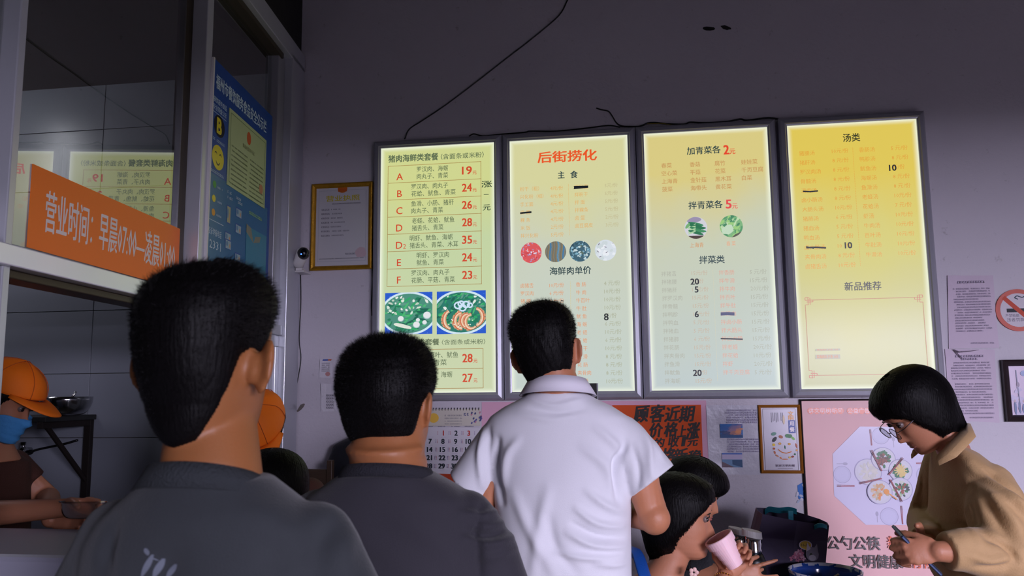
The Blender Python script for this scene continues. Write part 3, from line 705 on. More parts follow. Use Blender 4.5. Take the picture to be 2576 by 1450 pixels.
# ---- board 4
c4 = lambda x, y: (1950+x/1.96, 280+y/1.9595)
p = Print(PG); O4 = srgb(222, 156, 52)
tx(c4, 1.96, '汤类', 334, 133, 38, srgb(50, 54, 30), 418, .016)
column(p, ['猪腰汤', '猪肝汤', '罗汉肉汤', '骨髓汤', '滑肉汤', '卤小肠汤', '大肠头汤', '猪肺汤', '猪血汤', '鸭血汤', '卤大肠汤', '夹骨肉汤', '卤猪舌汤'], c4(118, 210), c4(155, 767), .0205, O4, .95)
column(p, ['10元/份', '8 元/份', '8 元/份', '8 元/份', '8 元/份', '8 元/份', '10元/份', '6 元/份', '5 元/份', '5 元/份', '10  /份', '8 元/份', '10元/份'], c4(279, 198), c4(318, 759), .0205, O4, .95)
column(p, ['香肠汤', '鸭胗汤', '鱿鱼汤', '海蛎汤', '鱼滑汤', '老蛏汤', '花蛤汤', '虾汤', '牛肉汤', '百叶汤', '牛肚汤', '牛滑汤'], c4(413, 192), c4(450, 708), .0205, O4, .95)
column(p, ['5 元/份', '8 元/份', '    元/份', '8 元/份', '8 元/份', '10元/份', '7 元/份', '10元/份', '10元/份', '10元/份', '10元/份', '10元/份'], c4(571, 183), c4(611, 700), .0205, O4, .95)
dotted(p, c4(382, 185), c4(424, 770), O4, 70)
tx(c4, 1.96, '新品推荐', 342, 866, 40, srgb(40, 44, 36), 522, .016)
a = p.pl.uv(*c4(166, 932)); c = p.pl.uv(*c4(706, 916)); d = p.pl.uv(*c4(187, 1303)); RD = srgb(176, 110, 76)
x0, x1, z1, z0 = a[0]-.004, c[0]+.004, a[1], d[1]
for (q1_, q2_) in (((x0+.02, z1), (x1-.02, z1)), ((x0+.02, z0), (x1-.02, z0)), ((x0-.012, z0+.02), (x0-.012, z1-.02)), ((x1+.012, z0+.02), (x1+.012, z1-.02))): p.line(q1_, q2_, .0022, RD)
for (ux, uz, sx, sz) in ((x0, z1, 1, -1), (x1, z1, -1, -1), (x0, z0, 1, 1), (x1, z0, -1, 1)):
    L = .0022
    for (A, B) in (((-.012, .02), (0, .02)), ((0, .02), (0, -.012)), ((-.006, .008), (.02, .008)), ((.02, .008), (.02, 0)), ((.008, .02), (.008, -.01)), ((-.012, 0), (.02, 0)), ((-.012, 0), (-.012, -.01)), ((-.012, -.01), (.004, -.01))):
        p.line((ux+sx*A[0], uz+sz*A[1]), (ux+sx*B[0], uz+sz*B[1]), L, srgb(190, 96, 80))
p.build('menu_lettering', M_LITINK, boxes[3])
p = Print(PG, .0042)
pen(p, [c4(136, 396), c4(170, 398), c4(210, 394)], .006); pen(p, [c4(152, 674), c4(200, 672), c4(250, 675)], .007); pen(p, [c4(152, 668), c4(190, 678)], .004)
for (t_, x, y) in (('10', 578, 280), ('10', 360, 662)):
    u, v = p.pl.uv(*c4(x, y)); p.text(t_, u, v, .026, BLACKI, anchor='c', bold=.03)
p.build('marker_note', M_LITINK, boxes[3])
p = Print(PG, .0042)
for (ya, h) in ((1178, 10), (1212, 21)):
    a = c4(197, ya-h/2); p.quad(a, (c4(319, 0)[0], a[1]-1), (c4(320, 0)[0], a[1]+h/1.96-1), (a[0], a[1]+h/1.96), srgb(170, 168, 150))
    a = c4(204, ya); p.textpx('菜梅肉丸子汤  8元', a[0], a[1], h/2.5, srgb(206, 130, 70), c4(310, ya)[0], .01)
p.build('tape_strip', M_LITINK, boxes[3])

# ------------------------------------------------------------------ things on the back wall
PW = wall_plane()
def wpos(px, py): u, v = PW.uv(px, py); return (u, YW, v)
def sheet(name, label, cat, quad, mt, group=None, thick=.0015, h=.0008, parent=None, curl=0.0):
    """paper on the wall; quad px: tl tr br bl"""
    P = [PW.uv(*q) for q in quad]; bm = bmesh.new(); n = 6
    def pt(s, t):
        a = (1-s)*np.array(P[0])+s*np.array(P[1]); b_ = (1-s)*np.array(P[3])+s*np.array(P[2]); q = (1-t)*a+t*b_
        hh = h+thick+curl*(.5+.5*math.sin(7*s+5*t))*(abs(s-.5)*2)**2*(abs(t-.5)*2)
        return q, hh
    front = [[None]*(n+1) for _ in range(n+1)]; back = [[None]*(n+1) for _ in range(n+1)]
    for i in range(n+1):
        for j in range(n+1):
            q, hh = pt(i/n, j/n); front[i][j] = bm.verts.new(PW.xyz(q[0], q[1], hh)); back[i][j] = bm.verts.new(PW.xyz(q[0], q[1], hh-thick))
    for i in range(n):
        for j in range(n):
            bm.faces.new((front[i][j], front[i][j+1], front[i+1][j+1], front[i+1][j])); bm.faces.new((back[i][j], back[i+1][j], back[i+1][j+1], back[i][j+1]))
    for i in range(n):
        bm.faces.new((front[i][0], front[i+1][0], back[i+1][0], back[i][0])); bm.faces.new((front[i][n], back[i][n], back[i+1][n], front[i+1][n]))
        bm.faces.new((front[0][i], back[0][i], back[0][i+1], front[0][i+1])); bm.faces.new((front[n][i], front[n][i+1], back[n][i+1], back[n][i]))
    if label:
        r = empty(name, tuple(PW.xyz(*((np.array(P[0])+P[2])/2), .0))); tag(r, label, cat, group)
        s = bm_obj('sheet', bm, mt, r, smooth=False); return r
    return bm_obj(name, bm, mt, parent)
def wall_frame(r, quad, w, depth, mt, mb, name='frame_rail', gl=None):
    """four rails round a panel; px corners tl tr br bl -> upright rectangle"""
    P = [PW.uv(*q) for q in quad]; x0 = (P[0][0]+P[3][0])/2; x1 = (P[1][0]+P[2][0])/2; z1 = (P[0][1]+P[1][1])/2; z0 = (P[2][1]+P[3][1])/2
    cx, cz, hw, hh = (x0+x1)/2, (z0+z1)/2, (x1-x0)/2, (z1-z0)/2
    for (ax, az) in ((0, 1), (0, -1), (1, 0), (-1, 0)):
        bm = bmesh.new(); ends = []
        for sg in (-1, 1):
            ring = []
            for (d, y) in ((-w, depth*.45), (-w*.75, depth*.8), (-w*.3, depth), (0, depth*.85), (0, .001), (-w, .001)):
                ring.append(bm.verts.new((cx+sg*(hw+d), YW-y, cz+az*(hh+d)) if az else (cx+ax*(hw+d), YW-y, cz+sg*(hh+d))))
            ends.append(ring)
        n = 6
        for k in range(n): bm.faces.new((ends[0][k], ends[0][(k+1) % n], ends[1][(k+1) % n], ends[1][k]))
        bm.faces.new(ends[0]); bm.faces.new(ends[1][::-1]); bm_obj(name, bm, mt, r)
    boxo('backing', (x0+w*.6, YW-depth*.35, z0+w*.6), (x1-w*.6, YW-.001, z1-w*.6), mb, r)
    return x0+w, x1-w, z0+w, z1-w, depth*.35
GREY = srgb(110, 106, 120); BLU = srgb(96, 92, 128)
# business licence in a gold frame (hangs slightly crooked)
r = empty('framed_licence', wpos(860, 570)); tag(r, 'gold framed business licence hanging between the kitchen corner and the menu boards', 'framed certificate')
x0, x1, z0, z1, d = wall_frame(r, ((785, 468), (938, 457), (940, 672), (786, 688)), .021, .022, M_GOLD, mat('licence_sheet', srgb(206, 204, 208), .35, coat=.4, spec=.6), name='gold_rail')
p = Print(PW, d+.0008); w = x1-x0
for q in ((x0+.012, z1-.014, x1-.012, z1-.012), (x0+.012, z0+.02, x1-.012, z0+.022), (x0+.012, z0+.02, x0+.014, z1-.012), (x1-.014, z0+.02, x1-.012, z1-.012)): p.rect(*q, srgb(186, 188, 196))
p.ell((x0+x1)/2, z1-.006, .024, .020, srgb(206, 110, 30)); p.rect((x0+x1)/2-.022, z1-.02, (x0+x1)/2+.022, z1-.004, srgb(200, 96, 40))
p.text('营业执照', x0+.05, z1-.052, .026, srgb(206, 190, 70), x1-.045, bold=.03)
p.scribble(x0+.08, z1-.078, x1-.04, .006, GREY)
for k in range(7): p.scribble(x0+.028, z1-.105-k*.021, x0+.068, .008, GREY); p.scribble(x0+.075, z1-.105-k*.021, x0+.12+.05*random.random(), .006, GREY)
p.scribble(x1-.11, z0+.055, x1-.065, .008, GREY); p.ell(x1-.035, z0+.06, .026, .024, srgb(206, 180, 186), n=14, jag=.3)
p.scribble(x0+.02, z0+.034, x1-.02, .004, GREY)
p.build('licence_print', M_PRINTG, r)
# security camera on a bracket
c = Vector((-1.50, YW-.10, 0)); base = at(760, 683, Y=YW-.06); hd = at(763, 642, Y=YW-.10)
r = empty('security_camera', (base.x, YW, base.z)); tag(r, 'small white security camera with a blue light on a corner bracket', 'security camera')
bm = bmesh.new(); dd = Vector((.10, -.75, -.2)).normalized()
q = Vector((0, 0, 1)).rotation_difference(dd)
loft(bm, [(base+Vector((-.004, -.03, .012)), .018, .020), (base+Vector((-.004, -.035, .03)), .027, .026), (hd+Vector((0, -.01, 0)), .031, .030), (hd+Vector((.004, -.012, .022)), .026, .026), (hd+Vector((.004, -.012, .034)), .012, .012)], 20, 2.2)
bm_obj('housing', bm, M_WHITEP, r, smooth=True)
bm = bmesh.new(); ball(bm, hd+Vector((.008, -.018, .004)), .029, seg=20); bm_obj('lens_dome', bm, mat('lens_black', srgb(10, 12, 20), .12, coat=.5), r, smooth=True)
bm = bmesh.new(); ball(bm, hd+Vector((.010, -.047, -.004)), .0034, seg=10)
me_ = mat('blue_led', srgb(60, 110, 255), .3); me_.node_tree.nodes['Principled BSDF'].inputs['Emission Color'].default_value = srgb(60, 110, 255); me_.node_tree.nodes['Principled BSDF'].inputs['Emission Strength'].default_value = 4
bm_obj('status_light', bm, me_, r, smooth=True)
bm = bmesh.new(); box(bm, (base.x-.055, YW-.09, base.z-.008), (base.x+.02, YW-.001, base.z+.0)); box(bm, (base.x-.02, YW-.09, base.z-.0), (base.x+.012, YW-.05, base.z+.012)); bm_obj('bracket', bm, M_WHITEP, r, bevel=.002)
bm = bmesh.new(); tube(bm, [base+Vector((-.01, -.02, -.002)), base+Vector((-.04, -.03, .015)), base+Vector((-.062, -.03, .034))], .0055); bm_obj('plug', bm, M_BLACK, r, smooth=True)
def cable(name, label, pxs, rad, mt=M_BLACK, y=YW, cat='cable', group=None, off=None):
    pts = [at(a, b2, Y=y-(off if off else rad)) for a, b2 in pxs]; bm = bmesh.new(); tube(bm, smooth_path(pts, 5), rad, 6)
    o = bm_obj(name, bm, mt, None, smooth=True); tag(o, label, cat, group); return o
cable('corner_cable', 'thick black cable running up the corner above the security camera', [(752, 165), (754, 300), (753, 430), (752, 560), (751, 640)], .007)
cable('camera_cable', 'thin dark cable hanging from the security camera down the wall', [(756, 690), (757, 760), (754, 820), (753, 860), (757, 900), (752, 940), (742, 985), (728, 1020), (716, 1050)], .0022)
cable('light_cable', 'thin black cable slanting from the ceiling to the leftmost menu board', [(1440, -18), (1428, 0), (1405, 40), (1335, 100), (1270, 150), (1200, 205), (1120, 265), (1060, 305), (1030, 325), (1018, 350)], .0028, off=.006)
cable('frame_cable', 'short black cable hanging beside the gold framed licence', [(938, 600), (936, 660), (938, 700), (935, 760), (936, 795)], .0035)
cable('board_cable', 'loose black wire curling from a nail above the second menu board', [(1500, 272), (1512, 276), (1530, 280), (1540, 292), (1550, 308), (1562, 316), (1590, 320)], .0030, off=.004)
cable('board_wire', 'yellow and black wires lying along the top of the third menu board', [(1560, 318), (1600, 319), (1616, 316), (1630, 310), (1650, 309), (1680, 312), (1720, 313), (1735, 308), (1760, 309), (1785, 309), (1830, 306), (1862, 300), (1880, 303), (1930, 297), (1958, 300)], .004, off=.006)
cable('yellow_wire', 'short yellow wire on top of the third menu board', [(1628, 312), (1650, 311), (1668, 311), (1690, 315)], .0018, mat('yellow_wire', srgb(150, 130, 40), .5), off=.012)
cable('board_wire', 'thin black wire along the top of the first and second menu boards', [(1180, 343), (1192, 337), (1215, 342), (1260, 338), (1320, 333), (1335, 330), (1400, 330), (1480, 322), (1530, 316), (1560, 320)], .003, off=.006)
# nails and chips in the plaster
def chip(px, py, a, rot, mt=M_DARK, s=1):
    u, v = PW.uv(px, py); bm = bmesh.new(); vs = []
    for k in range(10):
        t = 2*math.pi*k/10; rr = 1+.5*(random.random()-.5); x, y = a*math.cos(t)*rr, a*.32*s*math.sin(t)*rr
        vs.append((u+x*math.cos(rot)-y*math.sin(rot), v+x*math.sin(rot)+y*math.cos(rot)))
    f = [bm.verts.new(PW.xyz(x, y, .0022)) for x, y in vs]; g = [bm.verts.new(PW.xyz(x, y, -.001)) for x, y in vs]
    bm.faces.new(f)
    for k in range(10): bm.faces.new((f[k], g[k], g[(k+1) % 10], f[(k+1) % 10]))
    return bm
for (x, y, a, rot, lab, mt_) in ((1782, 72, .026, -.1, 'dark broken plaster patch high on the wall, left one of two', M_DARK), (1826, 70, .026, -.4, 'dark broken plaster patch high on the wall, right one of two', M_DARK), (735, 1018, .010, 0, 'rusty screw hole in the wall right of the orange cap', M_DARK), (757, 1026, .026, .9, 'scraped plaster scar below the security camera cable', mat('scraped_plaster', srgb(112, 104, 100), .9)), (842, 957, .006, 1, 'dark hole beside the small card on the wall', M_DARK), (2030, 690, .006, 0, None, M_DARK)):
    if lab: o = bm_obj('plaster_chip', chip(x, y, a, rot), mt_); tag(o, lab, 'wall damage')
# two small notices left
r = sheet('small_card', 'small card with blue and orange edge pinned above a folded note', 'card', ((807, 904), (838, 906), (837, 952), (803, 950)), M_PAPER, curl=.006, h=.003)
p = Print(PW, .0065); a = PW.uv(809, 906); b_ = PW.uv(836, 950)
p.rect(a[0], a[1]-.004, b_[0]-.02, a[1]+.002, srgb(50, 80, 160)); p.rect(b_[0]-.02, a[1]-.004, b_[0], a[1]+.002, srgb(200, 90, 50))
for k in range(5): p.scribble(a[0]+.004, a[1]-.016-k*.009, b_[0]-.012, .005, GREY)
p.ell(b_[0]-.02, b_[1]+.016, .012, .010, srgb(196, 140, 140)); p.build('card_print', M_PRINT, r)
r = sheet('folded_note', 'white folded note hanging below the small card, left of the second man', 'note', ((810, 965), (845, 968), (848, 1035), (808, 1036)), M_PAPER, curl=.012, h=.004)
p = Print(PW, .012); a = PW.uv(822, 990)
for k in range(5): p.scribble(a[0]+.004, a[1]-.01-k*.014, a[0]+.04, .009, GREY)
p.build('note_print', M_PRINT, r)
# calendar
PINK = mat('pink_paper', srgb(222, 172, 194), .8, bump=.2, scale=14)
s = sheet('pink_poster', 'faded pink poster strip under the menu boards behind the notices', 'poster', ((1212, 1012), (1776, 1008), (1790, 1196), (1212, 1200)), PINK, h=.0003)
r = sheet('wall_calendar', 'spiral bound wall calendar with large dates between the second and third man', 'calendar', ((1018, 1072), (1208, 1078), (1200, 1196), (1008, 1188)), M_PAPER, h=.002)
cq = [PW.uv(1018, 1030), PW.uv(1210, 1036), PW.uv(1208, 1074), PW.uv(1018, 1070)]
ux0, ux1 = PW.uv(1020, 1050)[0], PW.uv(1208, 1050)[0]; zc0, zc1 = PW.uv(1110, 1072)[1], PW.uv(1110, 1030)[1]
boxo('header_card', (ux0, YW-.008, zc0), (ux1, YW-.003, zc1), mat('cream_card', srgb(206, 200, 188), .7), r)
bm = bmesh.new()
for k in range(25):
    u = ux0+.005+(ux1-ux0-.01)*k/24; tube(bm, [(u, YW-.009, zc1-.006), (u, YW-.012, zc1+.003), (u, YW-.004, zc1+.006), (u, YW-.002, zc1-.004)], .0012, 5)
bm_obj('spiral_binding', bm, M_BLACK, r)
p = Print(PW, .0085)
p.ell(PW.uv(1092, 1052)[0], PW.uv(1092, 1052)[1], .024, .022, srgb(232, 186, 70), n=12)
for k in range(4): p.scribble(PW.uv(1120, 0)[0], PW.uv(1120, 1046+k*7)[1], PW.uv(1160, 0)[0], .007-.001*k, GREY)
for k in range(14): p.ell(PW.uv(1180+random.random()*26, 0)[0], PW.uv(0, 1044+random.random()*26)[1], .006, .004, random.choice([srgb(90, 90, 150), srgb(60, 70, 120), srgb(190, 130, 150)]), 1, n=6)
p.scribble(PW.uv(1165, 0)[0], PW.uv(0, 1050)[1], PW.uv(1176, 0)[0], .014, srgb(70, 80, 130))
p.build('header_print', M_PRINT, r)
p = Print(PW, .0048)
xs = [1052, 1084, 1116, 1148, 1180]; grid = [['', '', '1', '2', '3'], ['6', '7', '8', '9', '10'], ['13', '14', '15', '16', '17'], ['20', '21', '22', '23', '24'], ['27', '28', '29', '30', '31']]
for j, row in enumerate(grid):
    for i, t_ in enumerate(row):
        u, v = PW.uv(xs[i]-(j*1.0), 1090+j*20.7+(i-2)*.2)
        if t_:
            p.text(t_, u, v, .0215, srgb(190, 50, 40) if t_ in ('1', '3') else srgb(24, 38, 48), anchor='c', bold=.035)
            for q in (-1, 1): 
                for kk in range(3): p.rect(u+q*.026-.0014, v-.008+kk*.006, u+q*.026+.0014, v-.004+kk*.006, srgb(150, 130, 170) if q > 0 else srgb(200, 150, 160))
        p.rect(u-.012, v-.0185, u+.012, v-.0175, srgb(176, 172, 196))
for i in range(5): p.scribble(PW.uv(xs[i]-12, 0)[0], PW.uv(0, 1077)[1], PW.uv(xs[i]+8, 0)[0], .006, GREY)
p.build('date_print', M_PRINT, r)
s = sheet('red_sheet', 'dark red paper showing under the wall calendar', 'paper', ((1000, 1186), (1210, 1194), (1205, 1240), (1000, 1236)), mat('red_paper', srgb(186, 62, 24), .8))
# orange handwritten notice
r = sheet('price_notice', 'orange sheet with black brush writing about higher prices, right of the man in white', 'notice', ((1540, 1020), (1763, 1019), (1772, 1262), (1540, 1262)), mat('orange_paper', srgb(216, 82, 22), .75, bump=.2, scale=20), h=.002)
p = Print(PW, .0045); BK = srgb(26, 18, 16)
def brush(txt, xs_, y, h, xw):
    for ch, x in zip(txt, xs_):
        u, v = PW.uv(x, y+random.uniform(-3, 3)); p.text(ch, u, v+random.uniform(-.003, .003), h*random.uniform(.9, 1.12), BK, u+(.012 if ch == '1' else xw), bold=.034, shear=.18, rise=.10)
brush('顾客近期', (1596, 1636, 1674, 1710), 1045, .064, .060)
brush('价格', (1634, 1672), 1084, .060, .055); brush('上', (1706,), 1084, .05, .034); brush('涨', (1728,), 1084, .060, .052)
brush('的收1元', (1646, 1682, 1716, 1730), 1116, .040, .042)
brush('价格新稳', (1636, 1664, 1694, 1730), 1152, .058, .058)
p.build('brush_writing', M_PRINT, r)
# white sheet with two landscape photos in a sleeve
r = sheet('photo_sheet', 'white sheet in a plastic sleeve with a sunset photo and a sea photo', 'notice', ((1776, 1020), (1905, 1020), (1912, 1195), (1784, 1194)), mat('sleeve', srgb(206, 204, 216), .3, bump=.9, scale=9, coat=.6), h=.002, curl=.003)
p = Print(PW, .0075)
def pbox(p, x0, y0, x1, y1): a = PW.uv(x0, y1); b_ = PW.uv(x1, y0); return a[0], a[1], b_[0], b_[1]
a = pbox(p, 1812, 1067, 1867, 1102); p.clip = [(a[0], a[1]), (a[2], a[1]), (a[2], a[3]), (a[0], a[3])]
w, h = a[2]-a[0], a[3]-a[1]; p.rect(*a, srgb(60, 120, 190))
for k in range(60):
    s_, t_ = random.random(), random.random(); near = math.exp(-((s_-.85)**2+(t_-.45)**2)/.12)
    c_ = tuple(np.array(srgb(240, 160, 110))*near+np.array(srgb(56, 110, 180) if t_ > .5 else srgb(60, 90, 140))*(1-near)); p.ell(a[0]+w*s_, a[1]+h*t_, w*.16, h*.09, c_, .2, n=8, jag=.3)
p.rect(a[0], a[1], a[2], a[1]+h*.2, srgb(60, 96, 146))
a = pbox(p, 1817, 1140, 1866, 1176); p.clip = [(a[0], a[1]), (a[2], a[1]), (a[2], a[3]), (a[0], a[3])]; w, h = a[2]-a[0], a[3]-a[1]
p.rect(*a, srgb(80, 116, 196)); p.rect(a[0], a[1]+h*.5, a[2], a[3]-h*.1, srgb(200, 192, 222)); p.rect(a[0], a[1], a[2], a[1]+h*.55, srgb(110, 150, 190)); p.poly([(a[0]+w*.5, a[1]+h*.2), (a[2], a[1]), (a[2], a[1]+h*.52), (a[0]+w*.5, a[1]+h*.52)], srgb(36, 84, 130)); p.poly([(a[0], a[1]), (a[0]+w*.6, a[1]), (a[0], a[1]+h*.4)], srgb(112, 92, 104))
p.clip = None
for k in range(6): p.scribble(*PW.uv(1828-(4 if k == 1 else 0), 1033+k*6), PW.uv(1855, 0)[0], .007, srgb(150, 140, 176))
for k in range(6): p.scribble(*PW.uv(1830-(4 if k == 1 else 0), 1106+k*6), PW.uv(1856, 0)[0], .007, srgb(150, 140, 176))
p.build('sheet_print', M_PRINTG, r)
# framed poster with a smiling face laid out of vegetables
r = empty('vegetable_face_poster', wpos(1965, 1105)); tag(r, 'gold framed poster of a smiling face laid out of vegetables', 'framed poster')
x0, x1, z0, z1, d = wall_frame(r, ((1906, 1020), (2012, 1018), (2020, 1190), (1914, 1192)), .012, .016, mat('brass_frame', srgb(176, 112, 40), .4, metal=.4), mat('poster_white', srgb(214, 210, 222), .3, coat=.5), name='gold_rail')
p = Print(PW, d+.001); cf = lambda x, y: PW.uv(1780+x/5.369, 1010+y/5.37)
DG = srgb(96, 92, 110); A = cf(738, 105); B = cf(1225, 930)
for q in ((A[0], A[1], B[0], A[1]), (A[0], B[1], B[0], B[1]), (A[0], A[1], A[0], B[1]), (B[0], A[1], B[0], B[1])): p.line((q[0], q[1]), (q[2], q[3]), .0014, DG)
u, v = cf(1118, 170); p.text('文', u, v, .020, srgb(226, 150, 30), anchor='c', bold=.04); u, v = cf(1122, 228); p.text('明', u, v, .020, srgb(226, 150, 30), anchor='c', bold=.04)
u, v = cf(1135, 340); p.rect(u-.014, v-.028, u+.014, v+.026, srgb(20, 60, 150)); p.text('用', u, v+.012, .018, WHITE, anchor='c', bold=.03); p.text('餐', u, v-.013, .018, WHITE, anchor='c', bold=.03)
for k in range(7):
    u, v = cf(855+k*22+(20 if k > 4 else 0), 155); 
    for q in range(12-(k % 3)): p.rect(u-.0016, v-q*.0034-.0024, u+.0016, v-q*.0034, DG)
u, v = cf(1025, 250); p.ell(u, v, .0045, .020, srgb(220, 196, 160)); 
for (x, y, a_, b2, c_, rt) in ((890, 440, .011, .007, srgb(96, 150, 130), .3), (900, 515, .013, .007, srgb(16, 26, 36), .9), (985, 480, .009, .0065, srgb(170, 92, 50), -.4), (1075, 465, .010, .008, srgb(40, 130, 60), .2), (1105, 470, .010, .008, srgb(24, 110, 50), .2), (1150, 500, .009, .005, srgb(110, 180, 60), -.8), (890, 588, .0062, .006, srgb(236, 200, 40), 0), (893, 640, .005, .0045, srgb(176, 84, 40), 0), (903, 690, .007, .004, srgb(196, 110, 70), -1.3), (935, 735, .008, .003, srgb(206, 130, 80), -.6), (1195, 600, .011, .003, srgb(190, 84, 40), -1.3), (1200, 660, .004, .004, srgb(230, 160, 60), 0), (1175, 715, .004, .004, srgb(30, 110, 70), 0), (1145, 748, .006, .004, srgb(150, 60, 40), .3), (1105, 758, .005, .004, srgb(236, 200, 80), .1), (1040, 782, .014, .002, srgb(220, 120, 60), 0), (985, 765, .005, .003, srgb(226, 130, 60), -.8), (972, 572, .0062, .005, srgb(206, 140, 40), 0), (1100, 577, .0058, .0048, srgb(206, 140, 40), 0), (1042, 620, .0024, .0075, srgb(20, 110, 80), .05)):
    u, v = cf(x, y); p.ell(u, v, a_, b2, c_, rt, n=12)
for (x, y) in ((972, 572), (1100, 577)): u, v = cf(x, y); p.ell(u, v, .004, .003, srgb(232, 180, 70))
L_ = [cf(950, 650), cf(1000, 688), cf(1060, 702), (cf(1130, 680))]
for a, c_ in zip(L_[:-1], L_[1:]): p.line(a, c_, .0035, srgb(214, 120, 30))
u, v = cf(915, 868); u1, _ = cf(1175, 868); p.text('家家文明用餐', u, v, .009, srgb(110, 96, 116), u1, bold=.02); p.scribble(*cf(945, 905), cf(1140, 905)[0], .004, srgb(150, 140, 160))
p.build('poster_print', M_PRINTG, r)
# blue sticker remains
r = sheet('torn_sticker', 'torn blue and white sticker left of the big pink poster', 'sticker', ((2006, 1222), (2030, 1208), (2033, 1262), (2008, 1255)), mat('blue_sticker', srgb(40, 110, 190), .6), h=.0005)
p = Print(PW, .003)
for k in range(12): u, v = PW.uv(2003+random.random()*26, 1212+random.random()*56); p.ell(u, v, .008, .005, random.choice([srgb(206, 204, 216), srgb(180, 190, 210)]), random.random()*3, n=7, jag=.5)
p.build('torn_paper', M_PRINT, r)
# the big pink poster
r = empty('public_notice_poster', wpos(2210, 1230)); tag(r, 'large pink poster of an eight sided table with dishes, in a thin black frame', 'poster')
PQ = ((2016, 1006), (2402, 1001), (2430, 1560), (2036, 1580))
x0, x1, z0, z1, d = wall_frame(r, PQ, .008, .018, mat('black_frame', srgb(14, 14, 18), .35), mat('pink_board', srgb(226, 176, 176), .45, bump=.03, scale=8), name='frame_rail')
p = Print(PW, d+.001, .00003); cq_ = lambda x, y: PW.uv(2000+x/3.085, 980+y/3.085)
def pill(n, x0_, x1_, y, txt):
    ua, v = cq_(x0_, y); ub, _ = cq_(x1_, y); st = (ub-ua)/n
    for k in range(n): p.ell(ua+st*(k+.5), v, st*.58, .0135, srgb(226, 100, 44), n=14)
    p.text(txt, ua+st*.1, v, .019, srgb(236, 196, 196), ub-st*.1, bold=.01)
pill(6, 96, 372, 168, '讲文明树新风'); pill(4, 402, 578, 168, '公益广告')
c_ = [cq_(498, 288), cq_(288, 500), cq_(300, 825), cq_(545, 1050), cq_(885, 1052), cq_(1120, 830), cq_(1110, 500), cq_(900, 292)]
p.poly(c_, srgb(206, 200, 226))
def ring(x, y, r_, fill=srgb(196, 192, 220), edge=srgb(166, 160, 192)):
    u, v = cq_(x, y); k = .00062*r_*1.0; p.ell(u, v, k, k, edge, n=28); p.ell(u, v, k*.94, k*.94, fill, n=28); p.ell(u, v, k*.72, k*.72, tuple(min(1, q*1.04) for q in fill[:3])+(1,), n=28); return u, v, k
for (x, y, r_) in ((660, 360, 56), (362, 660, 57), (1006, 664, 57), (726, 985, 58)): ring(x, y, r_)
def spoon(x, y, rot):
    u, v = cq_(x, y); c_ = srgb(172, 166, 192); p.ell(u, v, .010, .0062, c_, rot, n=12); p.line((u, v), (u-.034*math.cos(rot), v-.034*math.sin(rot)), .0028, c_)
spoon(385, 577, 0); spoon(758, 385, 1.57); spoon(990, 757, 3.14); spoon(631, 965, 1.57)
def sticks(x0_, y0_, x1_, y1_):
    a = np.array(cq_(x0_, y0_)); b2 = np.array(cq_(x1_, y1_)); n = np.array([-(b2-a)[1], (b2-a)[0]]); n = n/np.linalg.norm(n)
    for s_ in (-1, 1): p.line(tuple(a+n*s_*.0024), tuple(b2+n*s_*.0014), .0026, srgb(150, 60, 70)); p.line(tuple(a+n*s_*.0024), tuple(a*.75+b2*.25+n*s_*.0022), .0030, srgb(110, 40, 56))
for q in ((578, 310, 590, 435), (320, 747, 458, 749), (1048, 573, 934, 573), (818, 902, 830, 1045)): sticks(*q)
def dish(x, y, r_, kind):
    u, v, k = ring(x, y, r_, srgb(208, 206, 216))
    for q in range(40):
        a, rr = random.random()*6.28, math.sqrt(random.random())
        if kind == 'meat': c_ = srgb(30, 110, 60) if rr > .75 else random.choice([srgb(110, 60, 40), srgb(140, 76, 50), srgb(84, 44, 34)])
        elif kind == 'corn': c_ = srgb(20, 110, 60) if rr > .75 else srgb(222, 196, 120)
        elif kind == 'mix': c_ = random.choice([srgb(206, 210, 196), srgb(150, 64, 40), srgb(40, 120, 60), srgb(170, 190, 150), srgb(30, 50, 50)])
        elif kind == 'soup': c_ = random.choice([srgb(206, 160, 110), srgb(220, 140, 70), srgb(196, 176, 140), srgb(210, 190, 160)])
        else: c_ = random.choice([srgb(206, 204, 196), srgb(214, 210, 200)])
        p.ell(u+k*.62*rr*math.cos(a), v+k*.62*rr*math.sin(a), k*.16, k*.11, c_, a, n=7, jag=.4)
    if kind == 'corn':
        for q in range(14): a = q*6.28/14; p.line((u, v), (u+k*.55*math.cos(a), v+k*.55*math.sin(a)), .004, srgb(226, 200, 120))
dish(562, 640, 88, 'rice'); dish(680, 540, 78, 'meat'); dish(812, 628, 75, 'corn'); dish(812, 772, 76, 'mix'); dish(650, 795, 80, 'soup')
sticks(585, 470, 665, 632); sticks(828, 530, 718, 662); sticks(495, 727, 665, 690); sticks(820, 870, 730, 698)
p.line(cq_(705, 795), cq_(780, 850), .004, srgb(230, 150, 50)); u, v = cq_(700, 792); p.ell(u, v, .011, .011, srgb(226, 146, 50))
u, v = cq_(245, 1188); p.text('公勺公筷', u, v, .052, srgb(36, 28, 28), cq_(652, 1188)[0], bold=.012); u, v = cq_(712, 1190); p.text('新时尚', u, v, .052, srgb(216, 88, 40), cq_(1010, 1190)[0], bold=.012)
u, v = cq_(418, 1330); p.text('文明健康', u, v, .052, srgb(36, 28, 28), cq_(828, 1330)[0], bold=.012); u, v = cq_(890, 1332); p.text('有你有我', u, v, .052, srgb(216, 88, 40), cq_(1260, 1332)[0], bold=.012)
p.build('poster_print', M_PRINTG, r)
